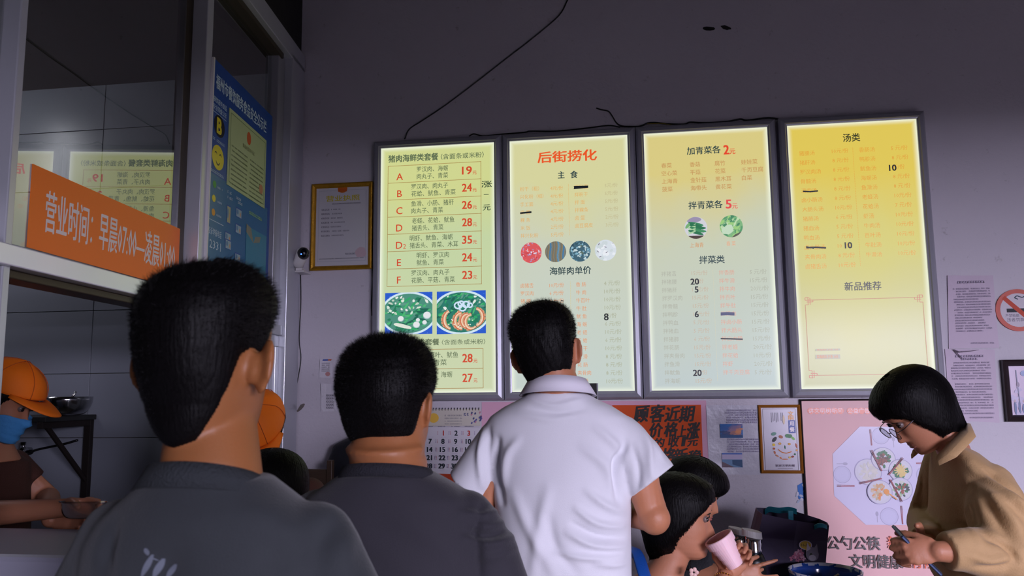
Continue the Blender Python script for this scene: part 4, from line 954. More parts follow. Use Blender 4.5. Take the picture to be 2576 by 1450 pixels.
# two notices at the right
def notice(quad, label, title, seed, torn=False):
    r = sheet('paper_notice', label, 'notice', quad, mat('mauve_paper', srgb(206, 190, 206), .75, bump=.3, scale=14, var=.05), curl=.004, h=.001 if not torn else .003, group=None)
    p = Print(PW, .007 if not torn else .009); a = PW.uv(*quad[0]); b_ = PW.uv(*quad[2]); T = srgb(126, 116, 140)
    w, h = b_[0]-a[0], a[1]-b_[1]; x0_ = a[0]+w*.1
    p.scribble(x0_+w*.1, a[1]-h*.10, b_[0]-w*.22, .010, T); 
    if not torn: p.scribble(x0_+w*.22, a[1]-h*.14, b_[0]-w*.35, .009, T)
    n = 20 if not torn else 17
    for k in range(n):
        if random.random() < .1: continue
        ind = .06*w if random.random() < .3 else 0
        p.scribble(x0_+ind, a[1]-h*(.19+.036*k), b_[0]-w*(.1+(.3*random.random() if random.random() < .3 else 0)), .0058, T)
    p.scribble(x0_+w*.3, a[1]-h*.93, b_[0]-w*.12, .006, T)
    p.build('notice_print', M_PRINT, r); return r
nt_ = notice(((2382, 694), (2496, 694), (2512, 876), (2386, 878)), 'pale typed notice at the right of the menu boards, upper of two', 'x', 1, True)
notice(((2376, 879), (2500, 880), (2514, 1064), (2390, 1058)), 'pale typed notice at the right of the menu boards, lower of two', 'x', 2)
r = empty('torn_tape', wpos(2425, 885)); tag(r, 'strip of torn grey tape over the join of the two typed notices', 'tape')
bm = bmesh.new(); tube(bm, [at(2398, 880, Y=YW-.012), at(2412, 886, Y=YW-.014), at(2440, 884, Y=YW-.012), at(2462, 881, Y=YW-.011)], [.004, .007, .005, .002], 6, .4); bm_obj('tape', bm, mat('tape', srgb(130, 118, 130), .5), r)
bm = bmesh.new(); tube(bm, [at(2400, 880, Y=YW-.012), at(2410, 892, Y=YW-.013), at(2420, 902, Y=YW-.011)], [.005, .004, .003], 6, .4); bm_obj('tape', bm, MATS['tape'], r)
# no smoking sign (cut by the frame)
u, v = PW.uv(2560, 781); r_ = .0875
r = empty('no_smoking_sign', (u, YW, v)); tag(r, 'round red and white no smoking sign at the right edge', 'sign')
bm = bmesh.new(); bmesh.ops.create_cone(bm, cap_ends=True, segments=48, radius1=r_, radius2=r_, depth=.006, matrix=Matrix.Translation((u, YW-.0045, v)) @ Matrix.Rotation(R(90), 4, 'X')); bm_obj('disc', bm, mat('sign_red', srgb(196, 66, 36), .45), r)
p = Print(PW, .0078); p.ell(u, v, r_*.80, r_*.80, srgb(210, 202, 210), n=48)
p.rect(u-r_*.52, v-r_*.10, u+r_*.5, v+r_*.08, srgb(20, 26, 36)); p.line((u-r_*.62, v+r_*.62), (u+r_*.62, v-r_*.62), .018, srgb(196, 66, 36))
SM = [(u+.002, v+.045), (u-.012, v+.052), (u-.002, v+.060), (u+.018, v+.052), (u+.03, v+.058)]
for a, c_ in zip(SM[:-1], SM[1:]): p.line(a, c_, .004, srgb(40, 60, 76))
p.text('严禁吸烟', u-.052, v-.022, .013, srgb(120, 110, 130), u+.0, bold=.01); p.text('违者罚款', u-.048, v-.04, .014, srgb(120, 110, 130), u+.02, bold=.01)
p.build('sign_print', M_PRINT, r)
# dark framed picture
r = empty('framed_picture', wpos(2600, 985)); tag(r, 'dark wooden framed picture with blue figures at the right edge', 'framed picture')
x0, x1, z0, z1, d = wall_frame(r, ((2516, 907), (2700, 903), (2710, 1058), (2527, 1063)), .026, .03, mat('dark_frame', srgb(38, 26, 28), .4), mat('picture_board', srgb(196, 176, 200), .3, coat=.4))
p = Print(PW, d+.0015); w, h = x1-x0, z1-z0
p.clip = [(x0, z0), (x1, z0), (x1, z1), (x0, z1)]
for k in range(40):
    s_, t_ = random.random(), random.random(); top = t_ > .6
    p.ell(x0+w*s_, z0+h*t_, w*.06*random.uniform(.5, 1.5), h*.06, random.choice([srgb(110, 130, 180), srgb(160, 160, 200), srgb(190, 186, 214)] if top else [srgb(196, 180, 206), srgb(180, 170, 200)]), random.random()*3, n=8, jag=.5)
for (s_, t_) in ((.06, .14), (.13, .16), (.2, .13), (.3, .15), (.38, .18), (.5, .14), (.6, .2), (.72, .15), (.85, .17)):
    p.ell(x0+w*s_, z0+h*t_, w*.022, h*.12, random.choice([srgb(70, 90, 140), srgb(90, 110, 160), srgb(50, 64, 110)]), 0, n=10, jag=.4); p.ell(x0+w*s_, z0+h*(t_+.15), w*.012, h*.03, srgb(170, 140, 140), n=8)
for s_ in (.14, .52, .8):
    p.line((x0+w*s_, z0+h*.2), (x0+w*(s_-.02), z0+h*.92), .004, srgb(80, 80, 120)); p.ell(x0+w*(s_-.005), z0+h*.62, .006, .01, srgb(110, 90, 120))
p.clip = None
p.build('picture_print', M_PRINTG, r)
# black box under the second board
a = at(1464, 965, Y=3.42); b_ = at(1502, 998, Y=3.42)
r = empty('order_screen', (a.x, YW, b_.z)); tag(r, 'small black screen below the second menu board, beside the white collar', 'screen')
boxo('casing', (a.x-.06, 3.425, 1.42), (b_.x, 3.46, a.z), M_BLACK, r, bevel=.002); boxo('mount', (a.x+.0, 3.46, 1.425), (a.x+.03, YW-.001, 1.447), M_BLACK, r)
boxo('screen_bezel', (b_.x-.0001, 3.424, 1.42), (b_.x+.004, 3.461, a.z), M_ALUS, r)

# ------------------------------------------------------------------ kitchen furniture
cn = empty('serving_counter', (-1.75, 1.9, 0)); tag(cn, 'white enamelled serving counter under the kitchen window', 'counter')
M_EN = mat('white_enamel', srgb(186, 186, 204), .4, bump=.02, scale=6)
bm = bmesh.new(); box(bm, (-2.7, 1.70, 1.035), (-1.2, 2.05, 1.135)); bm_obj('worktop', bm, M_EN, cn, bevel=.014)
boxo('cabinet_body', (-2.68, 1.72, 0), (-1.21, 2.03, .995), mat('counter_body', srgb(120, 122, 140), .4), cn, bevel=.004); boxo('shadow_gap', (-2.66, 1.74, .99), (-1.23, 2.02, 1.04), M_DARK, cn)  # the dark strip paints in the shade below the worktop
# wall shelf with steel bowls
sx0, sx1 = at(60, 1050, Y=YW).x, at(237, 1050, Y=YW-.02).x; zs = at(235, 1055, Y=3.25).z
sh = empty('wall_shelf', (sx1-.4, YW, zs)); tag(sh, 'dark metal wall shelf on a triangular bracket behind the masked worker', 'shelf')
boxo('shelf_board', (sx1-1.1, 3.22, zs-.012), (sx1, YW-.002, zs+.012), mat('dark_shelf', srgb(44, 44, 44), .5, metal=.3), sh, bevel=.003)
MS = mat('rusty_steel', srgb(40, 32, 30), .6, metal=.3, bump=.2)
boxo('upright', (sx1-.045, YW-.03, zs-.40), (sx1-.01, YW-.004, zs-.012), MS, sh, bevel=.002); boxo('arm', (sx1-.04, 3.22, zs-.04), (sx1-.012, YW-.02, zs-.012), MS, sh, bevel=.002)
bm = bmesh.new(); tube(bm, [(sx1-.026, 3.26, zs-.03), (sx1-.026, YW-.02, zs-.3)], .012, 6); bm_obj('brace', bm, MS, sh)
def bowl_mesh(r0, h, t=.003, base=.5, seg=32, flare=0.0):
    bm = bmesh.new(); prof = []
    for k in range(9): a = k/8; prof.append((r0*(base+(1-base)*math.sin(a*math.pi/2)**.8)+(flare if k == 8 else 0), h*a**1.5))
    prof = [(0, 0)]+prof; inner = [(max(0, x-t), y+t if y < h else y) for x, y in prof][::-1]
    P = prof+inner; rings = []
    for (x, y) in P: rings.append([bm.verts.new((x*math.cos(2*math.pi*k/seg), x*math.sin(2*math.pi*k/seg), y)) for k in range(seg)] if x > 1e-6 else [bm.verts.new((0, 0, y))])
    for A_, B_ in zip(rings[:-1], rings[1:]):
        for k in range(seg):
            a1, a2 = A_[k % len(A_)], A_[(k+1) % len(A_)]; b1, b2 = B_[k % len(B_)], B_[(k+1) % len(B_)]
            f = [a1]+([a2] if a2 is not a1 else [])+([b2] if b2 is not b1 else [])+[b1]
            if len(f) >= 3: bm.faces.new(f)
    return bm
for (px, s_, lab, tl_) in ((165, 1.0, 'steel mixing bowl with a spoon on the dark wall shelf', True),):
    c = at(px, 1048, Y=3.38); bw = empty('steel_bowl', (c.x, 3.38, zs+.013)); tag(bw, lab, 'bowl')
    bm = bowl_mesh(.11*s_, .085*s_); bmesh.ops.translate(bm, vec=(c.x, 3.38, zs+.013), verts=bm.verts); bm_obj('bowl_body', bm, M_STEEL, bw, smooth=True)
    if tl_: bm = bmesh.new(); tube(bm, [(c.x-.02, 3.38, zs+.03), (c.x+.06, 3.36, zs+.12)], .005, 6); bm_obj('spoon', bm, M_STEEL, bw, smooth=True)
# tap
c = at(57, 1145, Y=YW-.05)
tp = empty('wall_tap', (c.x, YW, c.z)); tag(tp, 'chrome wall tap with a hose behind the masked worker', 'tap')
bm = bmesh.new(); tube(bm, [(c.x, YW-.002, c.z+.02), (c.x, YW-.06, c.z+.02), (c.x, YW-.075, c.z), (c.x, YW-.075, c.z-.06)], .014, 10); bm_obj('spout', bm, M_STEEL, tp, smooth=True)
bm = bmesh.new(); tube(bm, [(c.x, YW-.05, c.z+.02), (c.x, YW-.05, c.z+.06)], .012, 8); bm_obj('handle', bm, M_STEEL, tp, smooth=True)
bm = bmesh.new(); tube(bm, smooth_path([(c.x-.16, YW-.01, c.z-.01), (c.x, YW-.014, c.z+.0), at(90, 1133, Y=YW-.014), at(160, 1118, Y=YW-.014), at(195, 1108, Y=YW-.02)]), .006, 6); bm_obj('hose', bm, M_BLACK, tp, smooth=True)
bm = bmesh.new(); ball(bm, (c.x-.055, YW-.03, c.z-.03), (.022, .02, .022)); bm_obj('valve', bm, M_STEEL, tp, smooth=True)

# ------------------------------------------------------------------ table and what is on it
ZTAB = .75
tb = empty('dining_table', (.85, 2.95, 0)); tag(tb, 'dark dining table against the wall under the pink poster', 'table')
boxo('tabletop', (.42, 2.62, ZTAB-.03), (1.40, 3.3, ZTAB), mat('table_top', srgb(60, 110, 112), .35), tb, bevel=.006)
for (x, y) in ((.46, 2.66), (1.36, 2.66), (.46, 3.26), (1.36, 3.26)): boxo('leg', (x-.02, y-.02, 0), (x+.02, y+.02, ZTAB-.03), M_ALUS, tb, bevel=.003)
# blue and white bowl
c = at(2076, 1440, Y=2.86); rb = (at(2165, 1440, Y=2.86)-at(1985, 1440, Y=2.86)).length/2
hb = c.z-ZTAB+.006
bw = empty('porcelain_bowl', (c.x, 2.86, ZTAB+.001)); tag(bw, 'blue and white porcelain noodle bowl on the table in front of the purple bag', 'bowl')
bm = bowl_mesh(rb, hb, .005, .42, 48, .004); bmesh.ops.translate(bm, vec=(c.x, 2.86, ZTAB+.001), verts=bm.verts)
def porcelain():
    m = bpy.data.materials.new('blue_white_porcelain'); m.use_nodes = True; nt = m.node_tree; b = nt.nodes['Principled BSDF']
    tc = nt.nodes.new('ShaderNodeTexCoord'); sp = nt.nodes.new('ShaderNodeSeparateXYZ'); nt.links.new(tc.outputs['Generated'], sp.inputs[0])
    n = nt.nodes.new('ShaderNodeTexNoise'); n.inputs['Scale'].default_value = 34; n.inputs['Detail'].default_value = 2; nt.links.new(tc.outputs['Object'], n.inputs['Vector'])
    gt = nt.nodes.new('ShaderNodeMath'); gt.operation = 'GREATER_THAN'; gt.inputs[1].default_value = .56; nt.links.new(n.outputs[0], gt.inputs[0])
    rp = nt.nodes.new('ShaderNodeValToRGB'); rp.color_ramp.interpolation = 'CONSTANT'; e = rp.color_ramp.elements
    e[0].position = 0; e[0].color = (0, 0, 0, 1); e[1].position = .70; e[1].color = (1, 1, 1, 1); x = e.new(.93); x.color = (0, 0, 0, 1)
    nt.links.new(sp.outputs['Z'], rp.inputs[0])
    mxx = nt.nodes.new('ShaderNodeMath'); mxx.operation = 'MAXIMUM'; nt.links.new(gt.outputs[0], mxx.inputs[0]); nt.links.new(rp.outputs[0], mxx.inputs[1])
    mx = nt.nodes.new('ShaderNodeMix'); mx.data_type = 'RGBA'; mx.inputs[6].default_value = srgb(200, 204, 220); mx.inputs[7].default_value = srgb(40, 76, 160)
    nt.links.new(mxx.outputs[0], mx.inputs[0]); nt.links.new(mx.outputs[2], b.inputs['Base Color']); b.inputs['Roughness'].default_value = .12; return m
bm_obj('bowl_body', bm, porcelain(), bw, smooth=True)
bm = bmesh.new()
for k in range(5): tube(bm, [(c.x+.02, 2.86, ZTAB+.02), (c.x+.012+.006*k, 2.80+.01*k, ZTAB+hb*.95)], .004, 5)
sp_ = bm_obj('spoon', bm, M_WOOD, bw)
# purple shopping bag
bg = empty('shopping_bag', (.78, 3.12, ZTAB)); tag(bg, 'dark purple shopping bag with turquoise handles and a cat print', 'bag')
MB_ = mat('purple_fabric', srgb(40, 24, 62), .55, bump=.15, scale=30, var=.15); MT_ = mat('turquoise_webbing', srgb(24, 136, 160), .6, bump=.2, scale=120); MI = mat('purple_lining', srgb(90, 60, 120), .7)
yb0, yb1 = 3.02, 3.20
q = [at(1912, 1286, Y=yb1), at(2016, 1290, Y=yb1), at(2085, 1320, Y=yb0+.05), at(1958, 1296, Y=yb0), at(1906, 1450, Y=yb0)]
xl, xr = at(1905, 1400, Y=3.06).x, at(2072, 1400, Y=3.06).x
bm = bmesh.new(); zt_ = at(1912, 1288, Y=3.1).z; zr_ = at(2085, 1322, Y=3.06).z
def bagring(z_, x0_, x1_, y0_, y1_, dz=0): return [bm.verts.new(v_) for v_ in ((x0_, y0_, z_), ((x0_+x1_)/2, y0_-.02, z_-dz*.5), (x1_, y0_+.01, z_-dz), (x1_+.01, (y0_+y1_)/2, z_-dz), (x1_, y1_, z_-dz), ((x0_+x1_)/2, y1_+.01, z_-dz*.1), (x0_, y1_, z_), (x0_-.005, (y0_+y1_)/2, z_))]
xlt, xrt = at(1914, 1290, Y=3.08).x, at(2084, 1322, Y=3.06).x
rs = [bagring(ZTAB+.002, xl+.01, xr-.02, yb0, yb1), bagring(ZTAB+.12, xl, xr-.005, yb0-.01, yb1), bagring(ZTAB+.22, xl, xr+.01, yb0, yb1, .01), bagring(zt_, xlt, xrt, yb0+.02, yb1, zt_-zr_)]
for A_, B_ in zip(rs[:-1], rs[1:]):
    for k in range(8): bm.faces.new((A_[k], A_[(k+1) % 8], B_[(k+1) % 8], B_[k]))
bm.faces.new(rs[0][::-1])
o = bm_obj('bag_body', bm, MB_, bg); sd = o.modifiers.new('s', 'SOLIDIFY'); sd.thickness = .003
bm = bmesh.new(); box(bm, (xlt+.01, yb0+.03, ZTAB+.2), (xrt-.012, yb1-.012, zr_-.03)); bm_obj('bag_lining', bm, MI, bg)
def strap(pts, w=.022, t=.003):
    bm = bmesh.new(); P = smooth_path(pts, 6); prev = None
    for i, a in enumerate(P):
        vs = [bm.verts.new(a+Vector((0, dy, dz))) for dy, dz in ((-t, -w/2), (-t, w/2), (t, w/2), (t, -w/2))]
        if prev:
            for k in range(4): bm.faces.new((prev[k], prev[(k+1) % 4], vs[(k+1) % 4], vs[k]))
        else: bm.faces.new(vs)
        prev = vs
    bm.faces.new(prev[::-1]); return bm
bm_obj('handle', strap([at(1924, 1290, Y=3.19), at(1935, 1282, Y=3.17), at(1960, 1285, Y=3.13), at(1985, 1283, Y=3.10), at(2004, 1288, Y=3.08)], .020), MT_, bg)
bm_obj('handle', strap([at(2048, 1328, Y=3.03), at(2058, 1323, Y=3.02), at(2070, 1323, Y=3.02), at(2080, 1327, Y=3.03)], .014), MT_, bg)
boxo('strap_tab', (at(1984, 1300, Y=3.06).x, 3.06, at(1990, 1302, Y=3.06).z-.01), (at(1996, 1300, Y=3.06).x, 3.075, at(1990, 1290, Y=3.06).z+.004), MT_, bg)
PB = Plane((0, yb0-.024, 0), (1, 0, 0), (0, -1, 0)); p = Print(PB, .0015)
u, v = PB.uv(2026, 1372); p.ell(u, v, .022, .016, srgb(196, 186, 206)); p.ell(u, v, .019, .0135, srgb(196, 160, 40)); p.poly([(u-.004, v-.012), (u+.012, v-.03), (u+.008, v-.01)], srgb(196, 160, 40)); p.text('Hello', u, v, .009, srgb(60, 50, 20), anchor='c', bold=.01)
u, v = PB.uv(2043, 1395); GC = srgb(120, 112, 130); p.ell(u, v, .022, .024, GC, n=14); p.poly([(u-.020, v+.008), (u-.004, v+.018), (u-.014, v+.040)], srgb(190, 180, 196)); p.poly([(u+.004, v+.018), (u+.020, v+.006), (u+.018, v+.036)], GC); p.ell(u-.004, v-.002, .005, .006, srgb(40, 50, 40)); p.ell(u+.0, v-.012, .012, .010, srgb(176, 170, 186))
for k in range(10):
    u, v = PB.uv(1990+random.random()*32, 1388+random.random()*24)
    for q_ in range(5): a = q_*1.256+k; p.ell(u+.006*math.cos(a), v+.006*math.sin(a), .005, .0035, random.choice([srgb(170, 90, 120), srgb(150, 76, 106), srgb(190, 140, 160)]), a, n=7)
p.build('bag_print', M_PRINT, bg)
# black vacuum flasks
def flask(px, ztop, Y, lab, lid, tilt=0.0):
    c = at(px, 1400, Y=Y); r = empty('vacuum_flask', (c.x, Y, ZTAB)); tag(r, lab, 'flask'); H = ztop-ZTAB
    bm = bmesh.new(); loft(bm, [((c.x, Y, ZTAB+.001), .036, .036), ((c.x, Y, ZTAB+.01), .038, .038), ((c.x, Y, ZTAB+H*.62), .038, .038), ((c.x, Y, ZTAB+H*.70), .030, .030)], 24, 2); bm_obj('flask_body', bm, M_BLACK, r, smooth=True)
    bm = bmesh.new(); loft(bm, [((c.x, Y, ZTAB+H*.70), .027, .027), ((c.x, Y, ZTAB+H*.76), .028, .028), ((c.x, Y, ZTAB+H*.78), .026, .026), ((c.x, Y, ZTAB+H*.84), .028, .028), ((c.x, Y, ZTAB+H*.86), .026, .026), ((c.x, Y, ZTAB+H*.92), .027, .027)], 24, 2); bm_obj('steel_neck', bm, M_STEEL, r, smooth=True)
    bm = bmesh.new(); loft(bm, [((c.x-.004, Y, ZTAB+H*.92), .034, .034, (1, 0, -.2), (0, 1, 0)), ((c.x-.004, Y, ZTAB+H), .033, .033, (1, 0, -.2), (0, 1, 0))], 24, 2); bm_obj('lid', bm, lid, r, smooth=False)
    bm = bmesh.new(); tube(bm, smooth_path([(c.x-.035, Y, ZTAB+H*.9), (c.x-.075, Y, ZTAB+H*.8), (c.x-.075, Y, ZTAB+H*.55), (c.x-.036, Y, ZTAB+H*.4)]), .006, 8); bm_obj('handle', bm, M_BLACK, r, smooth=True)
flask(1897, at(1897, 1335, Y=2.9).z, 2.9, 'tall black vacuum flask with a steel neck and pale lid beside the bag', M_WHITEP)
flask(1862, at(1862, 1330, Y=3.08).z, 3.08, 'black vacuum flask with a pale lid half hidden by the raised cup', M_WHITEP)
# hanging bag and chair back on the left
a = at(858, 1150, Y=3.3)
r = empty('dark_bag', (a.x, YW, a.z)); tag(r, 'black patterned bag hanging on the wall left of the second man', 'bag')
bm = bmesh.new(); loft(bm, [((a.x+.02, 3.45, a.z-.22), .05, .05), ((a.x+.01, 3.45, a.z-.18), .10, .07), ((a.x, 3.45, a.z-.05), .12, .08), ((a.x+.01, 3.46, a.z+.04), .10, .07), ((a.x+.06, 3.48, a.z+.09), .05, .04)], 24, 2.4)
remesh('bag_body', bm, .012, mat('patterned_black', srgb(22, 24, 34), .6, bump=.4, scale=25, var=.9, vscale=18), r)
bm = bmesh.new(); tube(bm, smooth_path([(a.x+.0, 3.47, a.z+.07), (a.x+.05, 3.52, a.z+.2), (a.x+.09, 3.50, a.z+.06)]), .008, 6); bm_obj('strap', bm, M_BLACK, r)
c = at(787, 1195, Y=3.2)
r = empty('wooden_chair', (c.x, 3.2, 0)); tag(r, 'brown wooden chair against the wall left of the second man', 'chair')
for dx in (-.18, .035): boxo('back_post', (c.x+dx-.012, 3.29, 0), (c.x+dx+.012, 3.32, c.z+.05), M_WOOD, r, bevel=.003)
for k in range(3): boxo('back_slat', (c.x-.17, 3.30, c.z-.06-.1*k), (c.x+.025, 3.315, c.z+.012-.1*k), M_WOOD, r, bevel=.004)
boxo('seat', (c.x-.20, 2.95, .43), (c.x+.05, 3.29, .46), M_WOOD, r, bevel=.004)
for dx in (-.18, .03): boxo('leg', (c.x+dx-.015, 2.96, 0), (c.x+dx+.015, 2.99, .43), M_WOOD, r, bevel=.003)

# ------------------------------------------------------------------ people
def skin_mat(name, c, rough=.5): return mat(name, c, rough, sss=.12, bump=.06, scale=220, var=.06, vscale=14)
HZ = np.array([-.118, -.114, -.104, -.09, -.075, -.06, -.04, -.02, .0, .015, .03, .045, .06, .075, .09, .102, .111, .116, .118])
HF = np.array([.050, .068, .082, .086, .086, .088, .088, .087, .083, .083, .092, .094, .092, .086, .075, .058, .037, .017, .0])   # front profile
HB = np.array([-.02, -.03, -.045, -.058, -.068, -.078, -.088, -.096, -.101, -.103, -.103, -.101, -.097, -.090, -.079, -.064, -.044, -.022, -.001])
HW = np.array([.012, .026, .041, .052, .059, .064, .069, .072, .074, .0755, .0765, .0765, .0755, .072, .064, .052, .036, .018, .001])
def head_pt(th, z, face=1.0):
    """th measured from the face (+Y) towards the right ear (+X)"""
    f = np.interp(z, HZ, HF); b_ = np.interp(z, HZ, HB); w = np.interp(z, HZ, HW); yc = -.012*(1-np.clip((z-.09)/.028, 0, 1))+.006*np.clip((-.05-z)/.06, 0, 1)*4
    s_, c_ = np.sin(th), np.cos(th); e = .86
    bk = np.clip(-c_*1.6, 0, 1); w = w*(1-bk)+np.maximum(w, np.interp(z, [-.118, -.09, -.06], [.040, .048, .0]))*bk; b_ = np.minimum(b_, np.interp(z, [-.118, -.1, -.08, -.06, -.05], [-.062, -.068, -.074, -.079, 0]))
    x = w*np.sign(s_)*np.abs(s_)**e
    y = np.where(c_ >= 0, yc+(f-yc)*np.abs(c_)**e, yc-(yc-b_)*np.abs(c_)**e)
    fr = np.clip(c_, 0, 1)**.5
    g = lambda v, m_, s2: np.exp(-((v-m_)/s2)**2)
    nose = np.interp(z, [-.052, -.046, -.040, -.034, -.026, -.008, .010, .022], [0, .006, .019, .0225, .019, .011, .004, 0])
    ns = np.interp(z, [-.05, -.034, -.01, .02], [.016, .0135, .009, .007])
    y = y+face*fr*(nose*g(x, 0, ns) + .0045*g(z, -.0595, .0035)*g(x, 0, .022)+.005*g(z, -.0705, .0042)*g(x, 0, .019)-.003*g(z, -.065, .002)*g(x, 0, .02)-.0035*g(z, -.080, .005)*g(x, 0, .022)
                   -.009*g(np.abs(x), .030, .013)*g(z, .010, .009)+.003*g(np.abs(x), .030, .018)*g(z, .026, .006)+.004*g(np.abs(x), .042, .018)*g(z, -.02, .018)+.004*g(z, -.098, .012)*g(x, 0, .02)
                   +.004*g(np.abs(x), .030, .011)*g(z, .008, .006))
    return np.stack([x, y, z+0*x], -1)
def add_head(bm, M, s=1.0, face=1.0, nz=64, nt=72, fat=1.0):
    ts = np.linspace(0, 1, nz); zs = -.118+.236*(.5-.5*np.cos(math.pi*ts)); rings = []
    for z in zs:
        P = head_pt(np.linspace(0, 2*math.pi, nt, endpoint=False), z, face)*s
        P[:, 0] *= fat
        rings.append([bm.verts.new(M @ Vector(p)) for p in P])
    for A_, B_ in zip(rings[:-1], rings[1:]):
        for k in range(nt): bm.faces.new((A_[k], A_[(k+1) % nt], B_[(k+1) % nt], B_[k]))
    bm.faces.new(rings[0][::-1]); bm.faces.new(rings[-1])
def add_ears(bm, M, s=1.0, out=30, sides=(-1, 1), fat=1.0):
    for sd in sides:
        E = M @ Matrix.Translation((sd*.076*s*fat, -.006*s, -.008*s)) @ Matrix.Rotation(sd*R(out), 4, 'Z') @ Matrix.Rotation(sd*R(8), 4, 'Y') @ Matrix.Rotation(R(-8), 4, 'X')
        # shell and rim, free edge towards the back
        ball(bm, E @ Vector((sd*.003, -.010*s, .003)), (.0062*s, .0185*s, .0315*s), E.to_3x3(), 22)
        ball(bm, E @ Vector((sd*.002, -.004*s, -.018*s)), (.0060*s, .012*s, .018*s), E.to_3x3(), 16)
        ball(bm, E @ Vector((-sd*.006, .004*s, -.004)), (.011*s, .012*s, .020*s), E.to_3x3(), 12)
def hair_fn(kind, par):
    dg = np.degrees
    def short(th, z):
        a = np.abs((dg(th)+180) % 360-180)
        zl = np.interp(a, [0, 45, 62, 76, 90, 100, 112, 125, 145, 180], [.086, .080, .045, .010, .014, .004, -.040, -.066, par.get('nape', -.085)+.008, par.get('nape', -.085)])
        top = np.interp(z, [-.1, -.04, 0, .04, .08, .118], [par.get('low', .0040), par.get('side', .006)*.6, par.get('side', .006)*.7, par.get('side', .006)*1.1, par.get('top', .02)*.62, par.get('top', .02)])
        k = np.clip((z-zl)/par.get('fade', .03), -1, 1); return np.where(k > 0, top*np.clip(k, 0, 1)**.6+.0012*np.clip(k*5, 0, 1), -.030*np.clip(-k*7, 0, 1))-.05*np.clip((-.110-z)/.004, 0, 1)
    def bob(th, z):
        a = np.abs((dg(th)+180) % 360-180)
        zl = np.interp(a, par['a'], par['zl'])
        th_ = np.interp(z, [-.13, -.08, 0, .06, .118], [par.get('low', .02), par.get('low', .02)*1.1, par.get('mid', .026), par.get('mid', .026)*.9, par.get('top', .018)])
        k = np.clip((z-zl)/.035, -1, 1); return np.where(k > 0, th_*np.clip(k, .18, 1)**.7, -.008)
    return short if kind == 'short' else bob
def hair_surface(th, z, fn, s, fat=1.0, drop=0.0):
    zc = np.clip(z, -.118, .118); P = head_pt(th, zc, 0.0)
    h = fn(th, z)
    axis = np.stack([0*zc, 0*zc-.008, np.clip(zc, -.2, .035)], -1)
    D = P-axis; h = np.maximum(h, -.6*np.linalg.norm(D, axis=-1)); D[..., 0] *= 1.15; D = D/np.linalg.norm(D, axis=-1, keepdims=True)
    Q = P+D*h[..., None]; Q[..., 2] += np.minimum(z+.118, 0)*1.0
    if drop: Q[..., 2] -= drop*np.clip((-z-.045)/.06, 0, 1)*np.clip(-np.cos(th)*2, 0, 1)
    Q[..., 0] *= fat
    return Q*s, D
M_HAIR = mat('black_hair', srgb(12, 10, 11), .5, spec=.14, bump=.25, scale=260, aniso=(1, 1, .12))
